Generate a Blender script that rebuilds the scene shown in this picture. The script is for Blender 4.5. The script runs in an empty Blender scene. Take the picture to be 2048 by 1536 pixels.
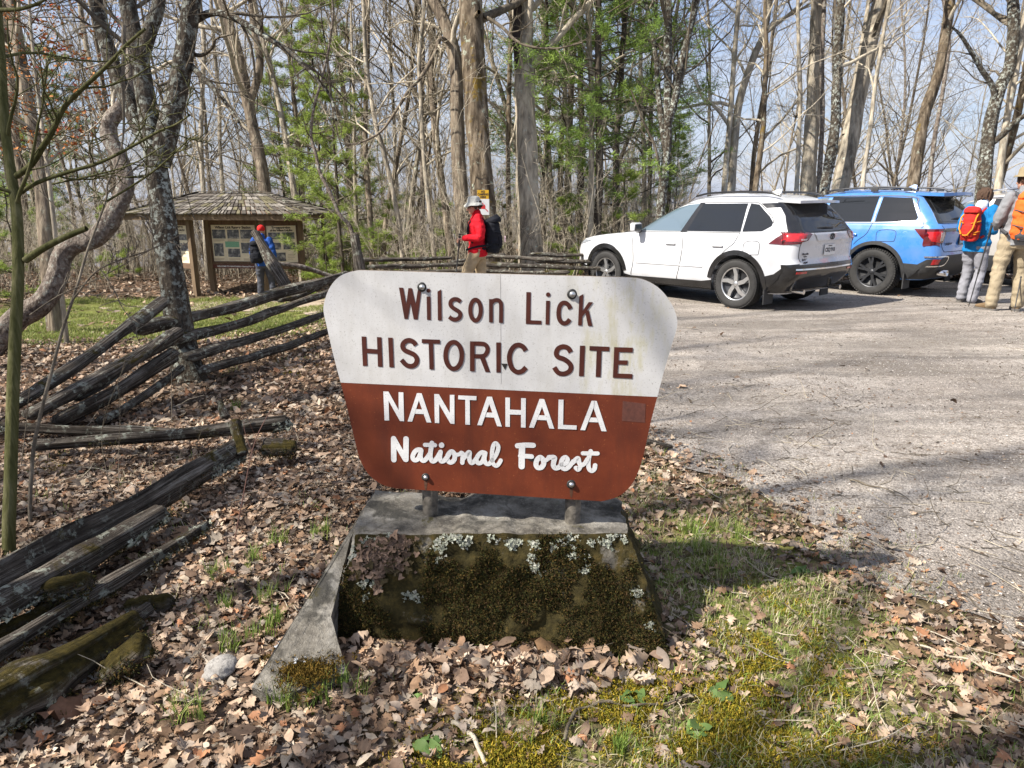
import bpy, bmesh, math, random
import numpy as np
from mathutils import Vector, Matrix

SC = bpy.context.scene
COL = SC.collection
R = math.radians
# ------------------------------------------------------------------ camera
CAM_H = 1.55
PITCH = R(14.9)
FPX = 1420.0                       # focal length in pixels of a 2048 wide frame
cam_data = bpy.data.cameras.new('camera')
cam_data.sensor_width = 36.0
cam_data.lens = FPX / 2048 * 36.0
cam_data.clip_start = 0.05
cam_data.clip_end = 6000
cam = bpy.data.objects.new('camera', cam_data)
COL.objects.link(cam)
cam.location = (0, 0, CAM_H)
cam.rotation_euler = (R(90) - PITCH, 0, 0)
SC.camera = cam
# ------------------------------------------------------------------ world, sun, exposure
SUN_AZ = np.array([-0.93, -0.36])    # horizontal direction towards the sun
SUN_AZ /= np.linalg.norm(SUN_AZ)
SUN_EL = R(44)
world = bpy.data.worlds.new('World')
SC.world = world
world.use_nodes = True
wn = world.node_tree
wn.nodes.clear()
w_out = wn.nodes.new('ShaderNodeOutputWorld')
w_bg = wn.nodes.new('ShaderNodeBackground')
w_sky = wn.nodes.new('ShaderNodeTexSky')
w_sky.sky_type = 'NISHITA'
w_sky.sun_disc = False
w_sky.sun_elevation = SUN_EL
w_sky.sun_rotation = math.atan2(SUN_AZ[0], SUN_AZ[1])
w_sky.air_density = 1.0
w_sky.dust_density = 1.5
w_bg.inputs['Strength'].default_value = 0.125
# thin broken cloud over the blue
w_tc = wn.nodes.new('ShaderNodeTexCoord')
w_map = wn.nodes.new('ShaderNodeMapping')
w_map.inputs['Scale'].default_value = (1.6, 1.6, 6.0)
w_n = wn.nodes.new('ShaderNodeTexNoise')
w_n.inputs['Scale'].default_value = 2.2
w_n.inputs['Detail'].default_value = 7
w_n.inputs['Roughness'].default_value = 0.62
w_r = wn.nodes.new('ShaderNodeValToRGB')
w_r.color_ramp.elements[0].position = 0.40
w_r.color_ramp.elements[0].color = (0.12, 0.12, 0.12, 1)
w_r.color_ramp.elements[1].position = 0.72
w_r.color_ramp.elements[1].color = (0.95, 0.95, 0.95, 1)
w_mix = wn.nodes.new('ShaderNodeMixRGB')
w_mix.inputs['Color2'].default_value = (3.3, 3.45, 3.8, 1)
wn.links.new(w_tc.outputs['Generated'], w_map.inputs['Vector'])
wn.links.new(w_map.outputs['Vector'], w_n.inputs['Vector'])
wn.links.new(w_n.outputs['Fac'], w_r.inputs['Fac'])
wn.links.new(w_r.outputs['Color'], w_mix.inputs['Fac'])
w_grey = wn.nodes.new('ShaderNodeMixRGB')      # blue-grey cloud base over the clear sky
w_grey.inputs['Fac'].default_value = 0.65
w_grey.inputs['Color2'].default_value = (1.25, 1.6, 2.7, 1)
wn.links.new(w_sky.outputs['Color'], w_grey.inputs['Color1'])
wn.links.new(w_grey.outputs['Color'], w_mix.inputs['Color1'])
wn.links.new(w_mix.outputs['Color'], w_bg.inputs['Color'])
wn.links.new(w_bg.outputs['Background'], w_out.inputs['Surface'])

sun_d = bpy.data.lights.new('sun', 'SUN')
sun_d.energy = 5.0
sun_d.angle = R(0.8)
sun_d.color = (1.0, 0.945, 0.86)
sun = bpy.data.objects.new('sun', sun_d)
COL.objects.link(sun)
_sd = Vector((SUN_AZ[0] * math.cos(SUN_EL), SUN_AZ[1] * math.cos(SUN_EL), math.sin(SUN_EL)))
sun.rotation_euler = _sd.to_track_quat('Z', 'Y').to_euler()
SC.view_settings.view_transform = 'Standard'
SC.view_settings.look = 'None'
SC.view_settings.exposure = 1.05
SC.view_settings.gamma = 1.0
SC.view_settings.use_curve_mapping = False
SC.cycles.max_bounces = 6
SC.cycles.transparent_max_bounces = 8

# ------------------------------------------------------------------ projection helpers
CP, SP = math.cos(PITCH), math.sin(PITCH)
CAMP = np.array([0.0, 0.0, CAM_H])


def ray(px, py):
    u, v = (px - 1024) / FPX, (py - 768) / FPX
    return np.array([u, CP - v * SP, -SP - v * CP])


def at(px, py, z):
    """world point seen at photo pixel (px,py) at depth z along the view axis"""
    return CAMP + z * ray(px, py)


def smooth(a, b, x):
    t = np.clip((x - a) / (b - a), 0, 1)
    return t * t * (3 - 2 * t)


_rs = np.random.RandomState(7)
_lat = _rs.rand(256, 256)


def vn(x, y, s=1.0, o=0):
    """2-D value noise 0..1 (vectorised)"""
    x = np.asarray(x, float) * s + 31.7 * o + 1000
    y = np.asarray(y, float) * s + 17.3 * o + 1000
    xi, yi = np.floor(x).astype(int), np.floor(y).astype(int)
    fx, fy = x - xi, y - yi
    fx, fy = fx * fx * (3 - 2 * fx), fy * fy * (3 - 2 * fy)
    a = _lat[xi % 256, yi % 256]
    b = _lat[(xi + 1) % 256, yi % 256]
    c = _lat[xi % 256, (yi + 1) % 256]
    d = _lat[(xi + 1) % 256, (yi + 1) % 256]
    return (a * (1 - fx) + b * fx) * (1 - fy) + (c * (1 - fx) + d * fx) * fy


def g(x, y):
    """height of the ground"""
    x = np.asarray(x, float)
    y = np.asarray(y, float)
    h = -0.014 * np.clip(y - 2, 0, 14) + 0.12 * np.exp(-((x - 6.6) ** 2 / 3 + (y - 9.6) ** 2 / 2.2))
    h = h - 0.80 * smooth(1.0, -6.0, x) * smooth(4.0, 17.0, y)
    h = h - 0.22 * np.clip(y - 23, 0, 60) * smooth(23, 30, y)
    h = h - 0.10 * np.clip(y - 15.5, 0, 60) * smooth(2, 6, x)
    h = h + 0.05 * (vn(x, y, 0.7, 1) - 0.5) * smooth(0.8, -0.6, x)
    return h


def ground(px, py, lift=0.0):
    d = ray(px, py)
    t = 2.0
    for _ in range(40):
        p = CAMP + t * d
        t = t + (float(g(p[0], p[1])) + lift - p[2]) / d[2] * 0.8
        t = min(max(t, 0.3), 80)
    return CAMP + t * d


# ------------------------------------------------------------------ object helpers
def put(o, label=None, cat=None, group=None, kind=None, parent=None):
    if o.name not in COL.objects:
        COL.objects.link(o)
    if parent is not None:
        o.parent = parent
    for k, v in (('label', label), ('category', cat), ('group', group), ('kind', kind)):
        if v:
            o[k] = v
    return o


def thing(name, label, cat, loc=(0, 0, 0), rot=(0, 0, 0), group=None):
    o = bpy.data.objects.new(name, None)
    o.empty_display_size = 0.1
    o.location = loc
    o.rotation_euler = rot
    return put(o, label, cat, group)


def mesh_np(name, V, polys, smooth_shade=True, mats=(), midx=None, attr=None, sharp_angle=None):
    """polys: list of int arrays (k, n) for each polygon size n"""
    me = bpy.data.meshes.new(name)
    V = np.asarray(V, np.float32)
    polys = [np.asarray(p, np.int32) for p in polys if len(p)]
    nl = sum(p.size for p in polys)
    nf = sum(len(p) for p in polys)
    me.vertices.add(len(V))
    me.vertices.foreach_set('co', V.ravel())
    me.loops.add(nl)
    me.loops.foreach_set('vertex_index', np.concatenate([p.ravel() for p in polys]))
    me.polygons.add(nf)
    tot = np.concatenate([np.full(len(p), p.shape[1], np.int32) for p in polys])
    st = np.concatenate([[0], np.cumsum(tot)[:-1]]).astype(np.int32)
    me.polygons.foreach_set('loop_start', st)
    me.polygons.foreach_set('loop_total', tot)
    me.polygons.foreach_set('use_smooth', np.full(nf, smooth_shade, bool))
    for m in mats:
        me.materials.append(m)
    if midx is not None:
        me.polygons.foreach_set('material_index', np.asarray(midx, np.int32))
    if attr is not None:
        a = me.color_attributes.new('tint', 'FLOAT_COLOR', 'POINT')
        c = np.ones((len(V), 4), np.float32)
        c[:, :3] = attr
        a.data.foreach_set('color', c.ravel())
    me.update(calc_edges=True)
    me.validate()
    return me


def obj(name, me, parent=None, **kw):
    return put(bpy.data.objects.new(name, me), parent=parent, **kw)


def unit(v):
    v = np.asarray(v, float)
    return v / (np.linalg.norm(v, axis=-1, keepdims=True) + 1e-12)


class Tubes:
    """many tapered tubes in one mesh, built group by group with numpy"""

    def __init__(self):
        self.g = {}

    def add(self, pts, rad, sides=6, m=0):
        pts = np.asarray(pts, float)
        rad = np.broadcast_to(np.asarray(rad, float), (len(pts),))
        self.g.setdefault((len(pts), sides, m), []).append((pts, rad))

    def arrays(self, caps=False):
        V, Q, M, T = [], [], [], []
        base = 0
        for (n, s, m), L in self.g.items():
            P = np.stack([a for a, _ in L])
            Rr = np.stack([b for _, b in L])
            k = len(L)
            t = np.empty_like(P)
            t[:, 1:-1] = P[:, 2:] - P[:, :-2]
            t[:, 0] = P[:, 1] - P[:, 0]
            t[:, -1] = P[:, -1] - P[:, -2]
            t = unit(t)
            mean = unit(P[:, -1] - P[:, 0])
            ref = np.where(np.abs(mean[:, 2:3]) > 0.8, np.array([[1.0, 0.13, 0]]), np.array([[0, 0.11, 1.0]]))
            a = unit(np.cross(t, ref[:, None, :]))
            b = np.cross(t, a)
            ang = np.arange(s) / s * 2 * np.pi
            ring = (a[:, :, None, :] * np.cos(ang)[None, None, :, None] + b[:, :, None, :] * np.sin(ang)[None, None, :, None])
            v = P[:, :, None, :] + ring * Rr[:, :, None, None]
            V.append(v.reshape(-1, 3))
            i = np.arange(n - 1)[:, None] * s + np.arange(s)[None, :]
            j = np.arange(n - 1)[:, None] * s + (np.arange(s)[None, :] + 1) % s
            q = np.stack([i, j, j + s, i + s], -1).reshape(-1, 4)
            q = (q[None] + (np.arange(k) * n * s)[:, None, None] + base).reshape(-1, 4)
            Q.append(q)
            M.append(np.full(len(q), m))
            base += k * n * s
        return np.concatenate(V), np.concatenate(Q), np.concatenate(M)

    def mesh(self, name, mats, jitter=None):
        V, Q, M = self.arrays()
        if jitter is not None:
            V = jitter(V)
        return mesh_np(name, V, [Q], True, mats, M)


class MB:
    """python-side mesh builder with boxes, lathes, polygons and sweeps; faces carry a material index"""

    def __init__(self):
        self.v, self.f, self.m, self.s = [], [], [], []

    def add(self, V, F, m=0, sm=False):
        b = len(self.v)
        self.v += [tuple(map(float, p)) for p in V]
        for f in F:
            self.f.append([b + i for i in f])
            self.m.append(m)
            self.s.append(sm)

    def box(self, c, size, rot=None, m=0, bevel=0.0, sm=False):
        bm = bmesh.new()
        bmesh.ops.create_cube(bm, size=1.0)
        for v in bm.verts:
            v.co = Vector((v.co.x * size[0], v.co.y * size[1], v.co.z * size[2]))
        if bevel > 0:
            bmesh.ops.bevel(bm, geom=list(bm.edges), offset=bevel, segments=2, affect='EDGES', profile=0.6)
        M = (Matrix.Rotation(rot, 3, 'Z') if isinstance(rot, (int, float)) else rot) if rot is not None else Matrix.Identity(3)
        bm.verts.index_update()
        self.add([M @ v.co + Vector(c) for v in bm.verts], [[v.index for v in f.verts] for f in bm.faces], m, sm)
        bm.free()

    def beam(self, a, b, w, h, m=0, up=(0, 0, 1), bevel=0.0):
        a, b = Vector(a), Vector(b)
        d = (b - a)
        y = d.normalized()
        x = y.cross(Vector(up)).normalized()
        z = x.cross(y)
        M = Matrix((x, y, z)).transposed()
        self.box((a + b) / 2, (w, d.length, h), M, m, bevel)

    def poly(self, pts, thick, nrm, m=0):
        """flat polygon pts (3-D), extruded by thick against nrm"""
        pts = [Vector(p) for p in pts]
        n = Vector(nrm)
        k = len(pts)
        V = pts + [p - n * thick for p in pts]
        F = [list(range(k)), list(range(2 * k - 1, k - 1, -1))]
        F += [[i, i + k, (i + 1) % k + k, (i + 1) % k] for i in range(k)]
        self.add(V, F, m)

    def tube(self, pts, rad, sides=8, m=0, caps=True, sm=True):
        t = Tubes()
        t.add(pts, rad, sides)
        V, Q, _ = t.arrays()
        F = [list(q) for q in Q]
        self.add(V, F, m, sm)
        if caps:
            n = len(V)
            self.add(V, [list(range(sides))[::-1], list(range(n - sides, n))], m)

    def lathe(self, prof, sides=24, c=(0, 0, 0), axis='Z', m=0, sm=True):
        """prof: list of (r, h)"""
        V, F = [], []
        n = len(prof)
        for i in range(sides):
            a = 2 * math.pi * i / sides
            for r, h in prof:
                p = (r * math.cos(a), r * math.sin(a), h)
                if axis == 'Y':
                    p = (p[0], p[2], p[1])
                elif axis == 'X':
                    p = (p[2], p[0], p[1])
                V.append((p[0] + c[0], p[1] + c[1], p[2] + c[2]))
        for i in range(sides):
            j = (i + 1) % sides
            for k in range(n - 1):
                F.append([i * n + k, j * n + k, j * n + k + 1, i * n + k + 1])
        self.add(V, F, m, sm)

    def mesh(self, name, mats, fix=True):
        me = bpy.data.meshes.new(name)
        me.from_pydata(self.v, [], self.f)
        for mm in (mats if isinstance(mats, (list, tuple)) else [mats]):
            me.materials.append(mm)
        me.polygons.foreach_set('material_index', self.m)
        me.polygons.foreach_set('use_smooth', self.s)
        me.update()
        if fix:
            bm = bmesh.new()
            bm.from_mesh(me)
            bmesh.ops.recalc_face_normals(bm, faces=bm.faces)
            bm.to_mesh(me)
            bm.free()
        return me

    def build(self, name, mats, parent=None, **kw):
        return obj(name, self.mesh(name, mats), parent, **kw)


def baked(me, mods, mats=()):
    """run modifiers on a mesh through the depsgraph and return the result as a new mesh"""
    o = bpy.data.objects.new('tmp', me)
    COL.objects.link(o)
    for typ, kw in mods:
        md = o.modifiers.new(typ, typ)
        for k, v in kw.items():
            setattr(md, k, v)
    dg = bpy.context.evaluated_depsgraph_get()
    dg.update()
    out = bpy.data.meshes.new_from_object(o.evaluated_get(dg))
    bpy.data.objects.remove(o)
    out.materials.clear()
    for m in mats:
        out.materials.append(m)
    return out


def text_mesh(s, size, mat, extrude=0.0004, align='CENTER', bold=0.0, sx=1.0):
    cu = bpy.data.curves.new('text', 'FONT')
    cu.body = s
    cu.size = size
    cu.align_x = align
    cu.align_y = 'CENTER'
    cu.extrude = extrude
    cu.offset = bold
    o = bpy.data.objects.new('tmp', cu)
    COL.objects.link(o)
    dg = bpy.context.evaluated_depsgraph_get()
    dg.update()
    me = bpy.data.meshes.new_from_object(o.evaluated_get(dg))
    bpy.data.objects.remove(o)
    me.materials.clear()
    me.materials.append(mat)
    if sx != 1.0:
        me.transform(Matrix.Diagonal((sx, 1, 1, 1)))
    return me


# ------------------------------------------------------------------ materials
def node_mat(name):
    m = bpy.data.materials.new(name)
    m.use_nodes = True
    nt = m.node_tree
    b = nt.nodes['Principled BSDF']
    return m, nt, b


def L(nt, a, b):
    nt.links.new(a, b)


def tex_noise(nt, vec, scale, detail=6, rough=0.6, dist=0.0):
    n = nt.nodes.new('ShaderNodeTexNoise')
    n.inputs['Scale'].default_value = scale
    n.inputs['Detail'].default_value = detail
    n.inputs['Roughness'].default_value = rough
    n.inputs['Distortion'].default_value = dist
    if vec is not None:
        L(nt, vec, n.inputs['Vector'])
    return n.outputs['Fac']


def ramp(nt, fac, stops):
    r = nt.nodes.new('ShaderNodeValToRGB')
    while len(r.color_ramp.elements) < len(stops):
        r.color_ramp.elements.new(0.5)
    for e, (p, c) in zip(r.color_ramp.elements, stops):
        e.position = p
        e.color = (c, c, c, 1) if isinstance(c, (int, float)) else (*c, 1)
    L(nt, fac, r.inputs['Fac'])
    return r.outputs['Color']


def mixc(nt, fac, a, b, mode='MIX'):
    n = nt.nodes.new('ShaderNodeMixRGB')
    n.blend_type = mode
    for k, v in (('Fac', fac), ('Color1', a), ('Color2', b)):
        if isinstance(v, (int, float)):
            n.inputs[k].default_value = v if k == 'Fac' else (v, v, v, 1)
        elif isinstance(v, tuple):
            n.inputs[k].default_value = (*v, 1)
        else:
            L(nt, v, n.inputs[k])
    return n.outputs['Color']


def coords(nt, scale=(1, 1, 1), kind='Object'):
    tc = nt.nodes.new('ShaderNodeTexCoord')
    mp = nt.nodes.new('ShaderNodeMapping')
    mp.inputs['Scale'].default_value = scale
    L(nt, tc.outputs[kind], mp.inputs['Vector'])
    return mp.outputs['Vector']


def bump(nt, b, h, strength=0.5, dist=0.02):
    n = nt.nodes.new('ShaderNodeBump')
    n.inputs['Strength'].default_value = strength
    n.inputs['Distance'].default_value = dist
    L(nt, h, n.inputs['Height'])
    L(nt, n.outputs['Normal'], b.inputs['Normal'])
    return n


def upness(nt, lo, hi):
    ge = nt.nodes.new('ShaderNodeNewGeometry')
    sx = nt.nodes.new('ShaderNodeSeparateXYZ')
    L(nt, ge.outputs['Normal'], sx.inputs['Vector'])
    return ramp(nt, sx.outputs['Z'], [(lo * 0.5 + 0.5 if False else max(0, lo), 0.0), (hi, 1.0)])


def plain(name, col, rough=0.6, metal=0.0, var=0.12, scale=8.0, bmp=0.0, bscale=60.0, spec=0.5, coat=0.0):
    """a colour with slow noise variation and optional fine bump"""
    m, nt, b = node_mat(name)
    v = coords(nt)
    f = tex_noise(nt, v, scale, 5)
    lo = tuple(max(0, c * (1 - var)) for c in col)
    hi = tuple(min(1, c * (1 + var)) for c in col)
    L(nt, ramp(nt, f, [(0.3, lo), (0.7, hi)]), b.inputs['Base Color'])
    b.inputs['Roughness'].default_value = rough
    b.inputs['Metallic'].default_value = metal
    b.inputs['Specular IOR Level'].default_value = spec
    b.inputs['Coat Weight'].default_value = coat
    if bmp:
        bump(nt, b, tex_noise(nt, v, bscale, 3), bmp, 0.01)
    return m


def bark_mat(name, cols, stretch=0.16, scale=9, lichen=None, lich_amt=0.55, bmp=0.8, moss=None, moss_lo=0.62, lich_scale=9):
    m, nt, b = node_mat(name)
    v = coords(nt, (1, 1, stretch))
    vo = coords(nt)
    f0 = tex_noise(nt, v, scale, 8, 0.7, 0.6)
    f2 = tex_noise(nt, coords(nt, (1, 1, stretch * 0.8)), scale * 2.6, 4, 0.6, 0.3)
    f1 = mixc(nt, 0.5, f0, f2)
    big = tex_noise(nt, vo, 1.7, 4, 0.6)
    c = ramp(nt, f1, [(0.40, cols[0]), (0.50, cols[1]), (0.60, cols[2])])
    c = mixc(nt, ramp(nt, big, [(0.35, 0.0), (0.65, 0.4)]), c, cols[3] if len(cols) > 3 else cols[1])
    if lichen:
        lf = tex_noise(nt, vo, lich_scale, 9, 0.72)
        lf2 = tex_noise(nt, vo, 2.2, 3)
        lm = mixc(nt, 1.0, ramp(nt, lf, [(lich_amt - 0.02, 0.0), (lich_amt + 0.05, 1.0)]), ramp(nt, lf2, [(0.35, 0.15), (0.6, 1.0)]), 'MULTIPLY')
        c = mixc(nt, lm, c, lichen)
    if moss:
        mf = tex_noise(nt, vo, 3.1, 8, 0.7)
        c = mixc(nt, ramp(nt, mf, [(moss_lo - 0.03, 0.0), (moss_lo + 0.05, 1.0)]), c, moss)
    L(nt, c, b.inputs['Base Color'])
    b.inputs['Roughness'].default_value = 0.92
    b.inputs['Specular IOR Level'].default_value = 0.15
    bump(nt, b, f1, bmp, 0.06)
    return m


def tint_mat(name, rough=0.8, trans=0.0, var=0.25, scale=40.0, spec=0.3):
    """colour comes from the mesh's own per-leaf tint"""
    m, nt, b = node_mat(name)
    a = nt.nodes.new('ShaderNodeAttribute')
    a.attribute_name = 'tint'
    f = tex_noise(nt, coords(nt), scale, 4)
    c = mixc(nt, 1.0, a.outputs['Color'], ramp(nt, f, [(0.3, 1 - var), (0.7, 1 + var)]), 'MULTIPLY')
    L(nt, c, b.inputs['Base Color'])
    b.inputs['Roughness'].default_value = rough
    b.inputs['Specular IOR Level'].default_value = spec
    if trans:
        tr = nt.nodes.new('ShaderNodeBsdfTranslucent')
        L(nt, c, tr.inputs['Color'])
        mx = nt.nodes.new('ShaderNodeMixShader')
        mx.inputs['Fac'].default_value = trans
        L(nt, b.outputs['BSDF'], mx.inputs[1])
        L(nt, tr.outputs['BSDF'], mx.inputs[2])
        L(nt, mx.outputs['Shader'], nt.nodes['Material Output'].inputs['Surface'])
    return m


M_leaf = tint_mat('dry_leaf', 0.75, 0.12, 0.22, 60)
M_grass = tint_mat('grass_blade', 0.6, 0.3, 0.15, 5)
M_needle = tint_mat('pine_needle', 0.5, 0.4, 0.2, 3)
M_moss_tuft = tint_mat('moss_tuft', 0.95, 0.1, 0.3, 30, 0.1)

GREY_LICHEN = (0.36, 0.40, 0.34)
M_bark_pale = bark_mat('bark_pale_grey', [(0.08, 0.066, 0.05), (0.28, 0.24, 0.18), (0.47, 0.405, 0.31), (0.32, 0.285, 0.23)], 0.12, 4.6, GREY_LICHEN, 0.6, 1.0)
M_bark_brown = bark_mat('bark_brown', [(0.05, 0.038, 0.028), (0.155, 0.122, 0.09), (0.29, 0.24, 0.175), (0.19, 0.155, 0.115)], 0.12, 5, (0.30, 0.31, 0.25), 0.6, 1.0)
M_bark_oak = bark_mat('bark_mossy_oak', [(0.025, 0.018, 0.012), (0.115, 0.088, 0.06), (0.26, 0.21, 0.15), (0.09, 0.068, 0.045)], 0.16, 5, (0.33, 0.36, 0.28), 0.6, 1.0, (0.14, 0.092, 0.018), 0.60)
M_bark_lichen = bark_mat('bark_lichen_covered', [(0.022, 0.017, 0.013), (0.06, 0.048, 0.036), (0.12, 0.098, 0.072), (0.045, 0.036, 0.026)], 0.3, 16, (0.36, 0.38, 0.33), 0.525, 1.0, None, 0.62, 17)
M_bark_flaky = bark_mat('bark_flaking', [(0.05, 0.036, 0.028), (0.15, 0.12, 0.098), (0.31, 0.27, 0.225), (0.17, 0.14, 0.115)], 0.8, 11, (0.36, 0.37, 0.32), 0.57, 1.0, None, 0.62, 15)
M_bark_green = bark_mat('bark_striped_green', [(0.042, 0.044, 0.014), (0.075, 0.074, 0.028), (0.125, 0.118, 0.058), (0.06, 0.062, 0.022)], 0.05, 22, (0.30, 0.32, 0.25), 0.71, 0.25)
M_bark_pine = bark_mat('bark_pine', [(0.03, 0.024, 0.02), (0.085, 0.068, 0.052), (0.16, 0.13, 0.10), (0.07, 0.06, 0.048)], 0.2, 9, (0.28, 0.3, 0.24), 0.64, 0.9)
M_twig = bark_mat('twig_bark', [(0.22, 0.185, 0.135), (0.40, 0.345, 0.26), (0.54, 0.48, 0.375), (0.42, 0.37, 0.285)], 0.5, 6)
M_twig_mid = bark_mat('twig_bark_mid', [(0.07, 0.06, 0.045), (0.155, 0.13, 0.10), (0.25, 0.215, 0.165), (0.17, 0.145, 0.11)], 0.5, 9)
M_twig_dark = bark_mat('twig_bark_dark', [(0.05, 0.04, 0.03), (0.11, 0.09, 0.065), (0.19, 0.16, 0.12), (0.13, 0.11, 0.08)], 0.5, 6)


def litter_mat():
    m, nt, b = node_mat('forest_floor')
    v = coords(nt)
    vo = nt.nodes.new('ShaderNodeTexVoronoi')
    vo.inputs['Scale'].default_value = 16
    vo.inputs['Randomness'].default_value = 1
    wob = mixc(nt, 0.06, v, nt.nodes.new('ShaderNodeTexNoise').outputs['Color'])
    L(nt, wob, vo.inputs['Vector'])
    sx = nt.nodes.new('ShaderNodeSeparateXYZ')
    L(nt, vo.outputs['Color'], sx.inputs['Vector'])
    leaf = ramp(nt, sx.outputs['X'], [(0.0, (0.05, 0.032, 0.022)), (0.3, (0.12, 0.078, 0.048)), (0.6, (0.2, 0.135, 0.085)), (1.0, (0.31, 0.225, 0.15))])
    dark = ramp(nt, vo.outputs['Distance'], [(0.25, 1.0), (0.62, 0.35)])
    c = mixc(nt, 1.0, leaf, dark, 'MULTIPLY')
    soil = tex_noise(nt, v, 2.0, 8)
    c = mixc(nt, ramp(nt, soil, [(0.42, 0.0), (0.62, 0.75)]), c, (0.075, 0.05, 0.034))
    at_ = nt.nodes.new('ShaderNodeAttribute')
    at_.attribute_name = 'tint'
    s2 = nt.nodes.new('ShaderNodeSeparateXYZ')
    L(nt, at_.outputs['Vector'], s2.inputs['Vector'])
    gn = tex_noise(nt, v, 6, 9, 0.7)
    gcol = ramp(nt, tex_noise(nt, v, 25, 5), [(0.3, (0.09, 0.12, 0.018)), (0.7, (0.20, 0.21, 0.05))])
    gm = nt.nodes.new('ShaderNodeMath')
    gm.operation = 'MULTIPLY'
    L(nt, s2.outputs['Y'], gm.inputs[0])
    L(nt, ramp(nt, gn, [(0.38, 0.0), (0.55, 1.0)]), gm.inputs[1])
    c = mixc(nt, gm.outputs[0], c, gcol)
    L(nt, c, b.inputs['Base Color'])
    b.inputs['Roughness'].default_value = 0.95
    b.inputs['Specular IOR Level'].default_value = 0.15
    h = mixc(nt, 0.5, sx.outputs['Y'], tex_noise(nt, v, 50, 4))
    bump(nt, b, h, 0.9, 0.03)
    return m


def gravel_mat():
    m, nt, b = node_mat('fine_gravel')
    v = coords(nt)
    big = tex_noise(nt, v, 0.6, 5, 0.6)
    c = ramp(nt, big, [(0.3, (0.26, 0.228, 0.198)), (0.55, (0.37, 0.33, 0.288)), (0.75, (0.46, 0.41, 0.35))])
    trk = tex_noise(nt, coords(nt, (0.16, 0.95, 1)), 2.0, 5, 0.6, 0.4)
    c = mixc(nt, 1.0, c, ramp(nt, trk, [(0.38, 0.66), (0.5, 1.0), (0.60, 1.2)]), 'MULTIPLY')
    vo = nt.nodes.new('ShaderNodeTexVoronoi')
    vo.inputs['Scale'].default_value = 115
    L(nt, v, vo.inputs['Vector'])
    sx = nt.nodes.new('ShaderNodeSeparateXYZ')
    L(nt, vo.outputs['Color'], sx.inputs['Vector'])
    c = mixc(nt, 1.0, c, ramp(nt, sx.outputs['X'], [(0.0, 0.55), (0.5, 1.0), (1.0, 1.35)]), 'MULTIPLY')
    c = mixc(nt, 1.0, c, ramp(nt, vo.outputs['Distance'], [(0.3, 1.0), (0.75, 0.72)]), 'MULTIPLY')
    fine = tex_noise(nt, v, 9, 9, 0.75)
    c = mixc(nt, ramp(nt, fine, [(0.50, 0.0), (0.64, 0.62)]), c, (0.155, 0.13, 0.105))
    deb = tex_noise(nt, coords(nt, (1.0, 1.6, 1)), 20, 9, 0.78)
    deb2 = tex_noise(nt, v, 1.1, 4)
    dm = mixc(nt, 1.0, ramp(nt, deb, [(0.53, 0.0), (0.60, 0.9)]), ramp(nt, deb2, [(0.38, 0.15), (0.62, 1.0)]), 'MULTIPLY')
    c = mixc(nt, dm, c, (0.10, 0.068, 0.042))
    L(nt, c, b.inputs['Base Color'])
    b.inputs['Roughness'].default_value = 0.93
    b.inputs['Specular IOR Level'].default_value = 0.2
    h = mixc(nt, 0.5, ramp(nt, vo.outputs['Distance'], [(0.0, 1.0), (0.8, 0.0)]), fine)
    bump(nt, b, h, 0.9, 0.012)
    return m


M_floor = litter_mat()
M_gravel = gravel_mat()


def dirt_mat():
    m, nt, b = node_mat('trodden_dirt')
    v = coords(nt)
    f = tex_noise(nt, v, 3, 9, 0.7)
    c = ramp(nt, f, [(0.3, (0.22, 0.165, 0.115)), (0.6, (0.36, 0.29, 0.215)), (0.75, (0.18, 0.125, 0.08))])
    L(nt, c, b.inputs['Base Color'])
    b.inputs['Roughness'].default_value = 0.95
    bump(nt, b, tex_noise(nt, v, 30, 5), 0.6, 0.02)
    return m


M_dirt = dirt_mat()

# ================================================================== GROUND
def nonuni(lo, hi, step0, growth, c=0.0):
    a, s = [c], step0
    while a[-1] < hi:
        a.append(a[-1] + s)
        s *= growth
    b, s = [c], step0
    while b[-1] > lo:
        b.append(b[-1] - s)
        s *= growth
    return np.array(sorted(set(b[1:] + a)))


def lot_edge(y):
    """x of the left edge of the gravel lot at distance y"""
    ys = [-20, 0.5, 1.3, 2.13, 2.42, 3.28, 4.26, 5.2, 6.5, 7.6, 9.0, 11.9, 30]
    xs = [6.0, 2.7, 2.15, 1.80, 1.62, 1.36, 0.92, 0.45, -0.1, -0.8, -1.5, -2.6, -2.6]
    return np.interp(y, ys, xs)


def lot_back(x):
    return np.interp(x, [-6, 1.2, 2.6, 30], [11.9, 11.9, 14.6, 16.5])


def in_lot(x, y):
    return (x > lot_edge(y) + 0.5 * (vn(x, y, 1.3, 5) - 0.5) + 0.25 * (vn(x, y, 5, 6) - 0.5)) & (y < lot_back(x))


def lawn(x, y):
    return smooth(8.8, 10.5, y) * smooth(18.6, 17.6, y) * smooth(-2.0, -3.2, x) * smooth(-13, -11, x)


def lawn2(x, y):
    """patchy grass right of the pedestal and at the foot of the picture"""
    a = np.exp(-(((x - 0.98 + 0.06 * (y - 2.4)) / 0.44) ** 2 + ((y - 2.55) / 0.95) ** 2))
    b = np.exp(-(((x - 0.66) / 0.70) ** 2 + ((y - 1.60) / 0.34) ** 2))
    return np.clip(1.45 * np.maximum(a, b), 0, 1)


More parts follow.
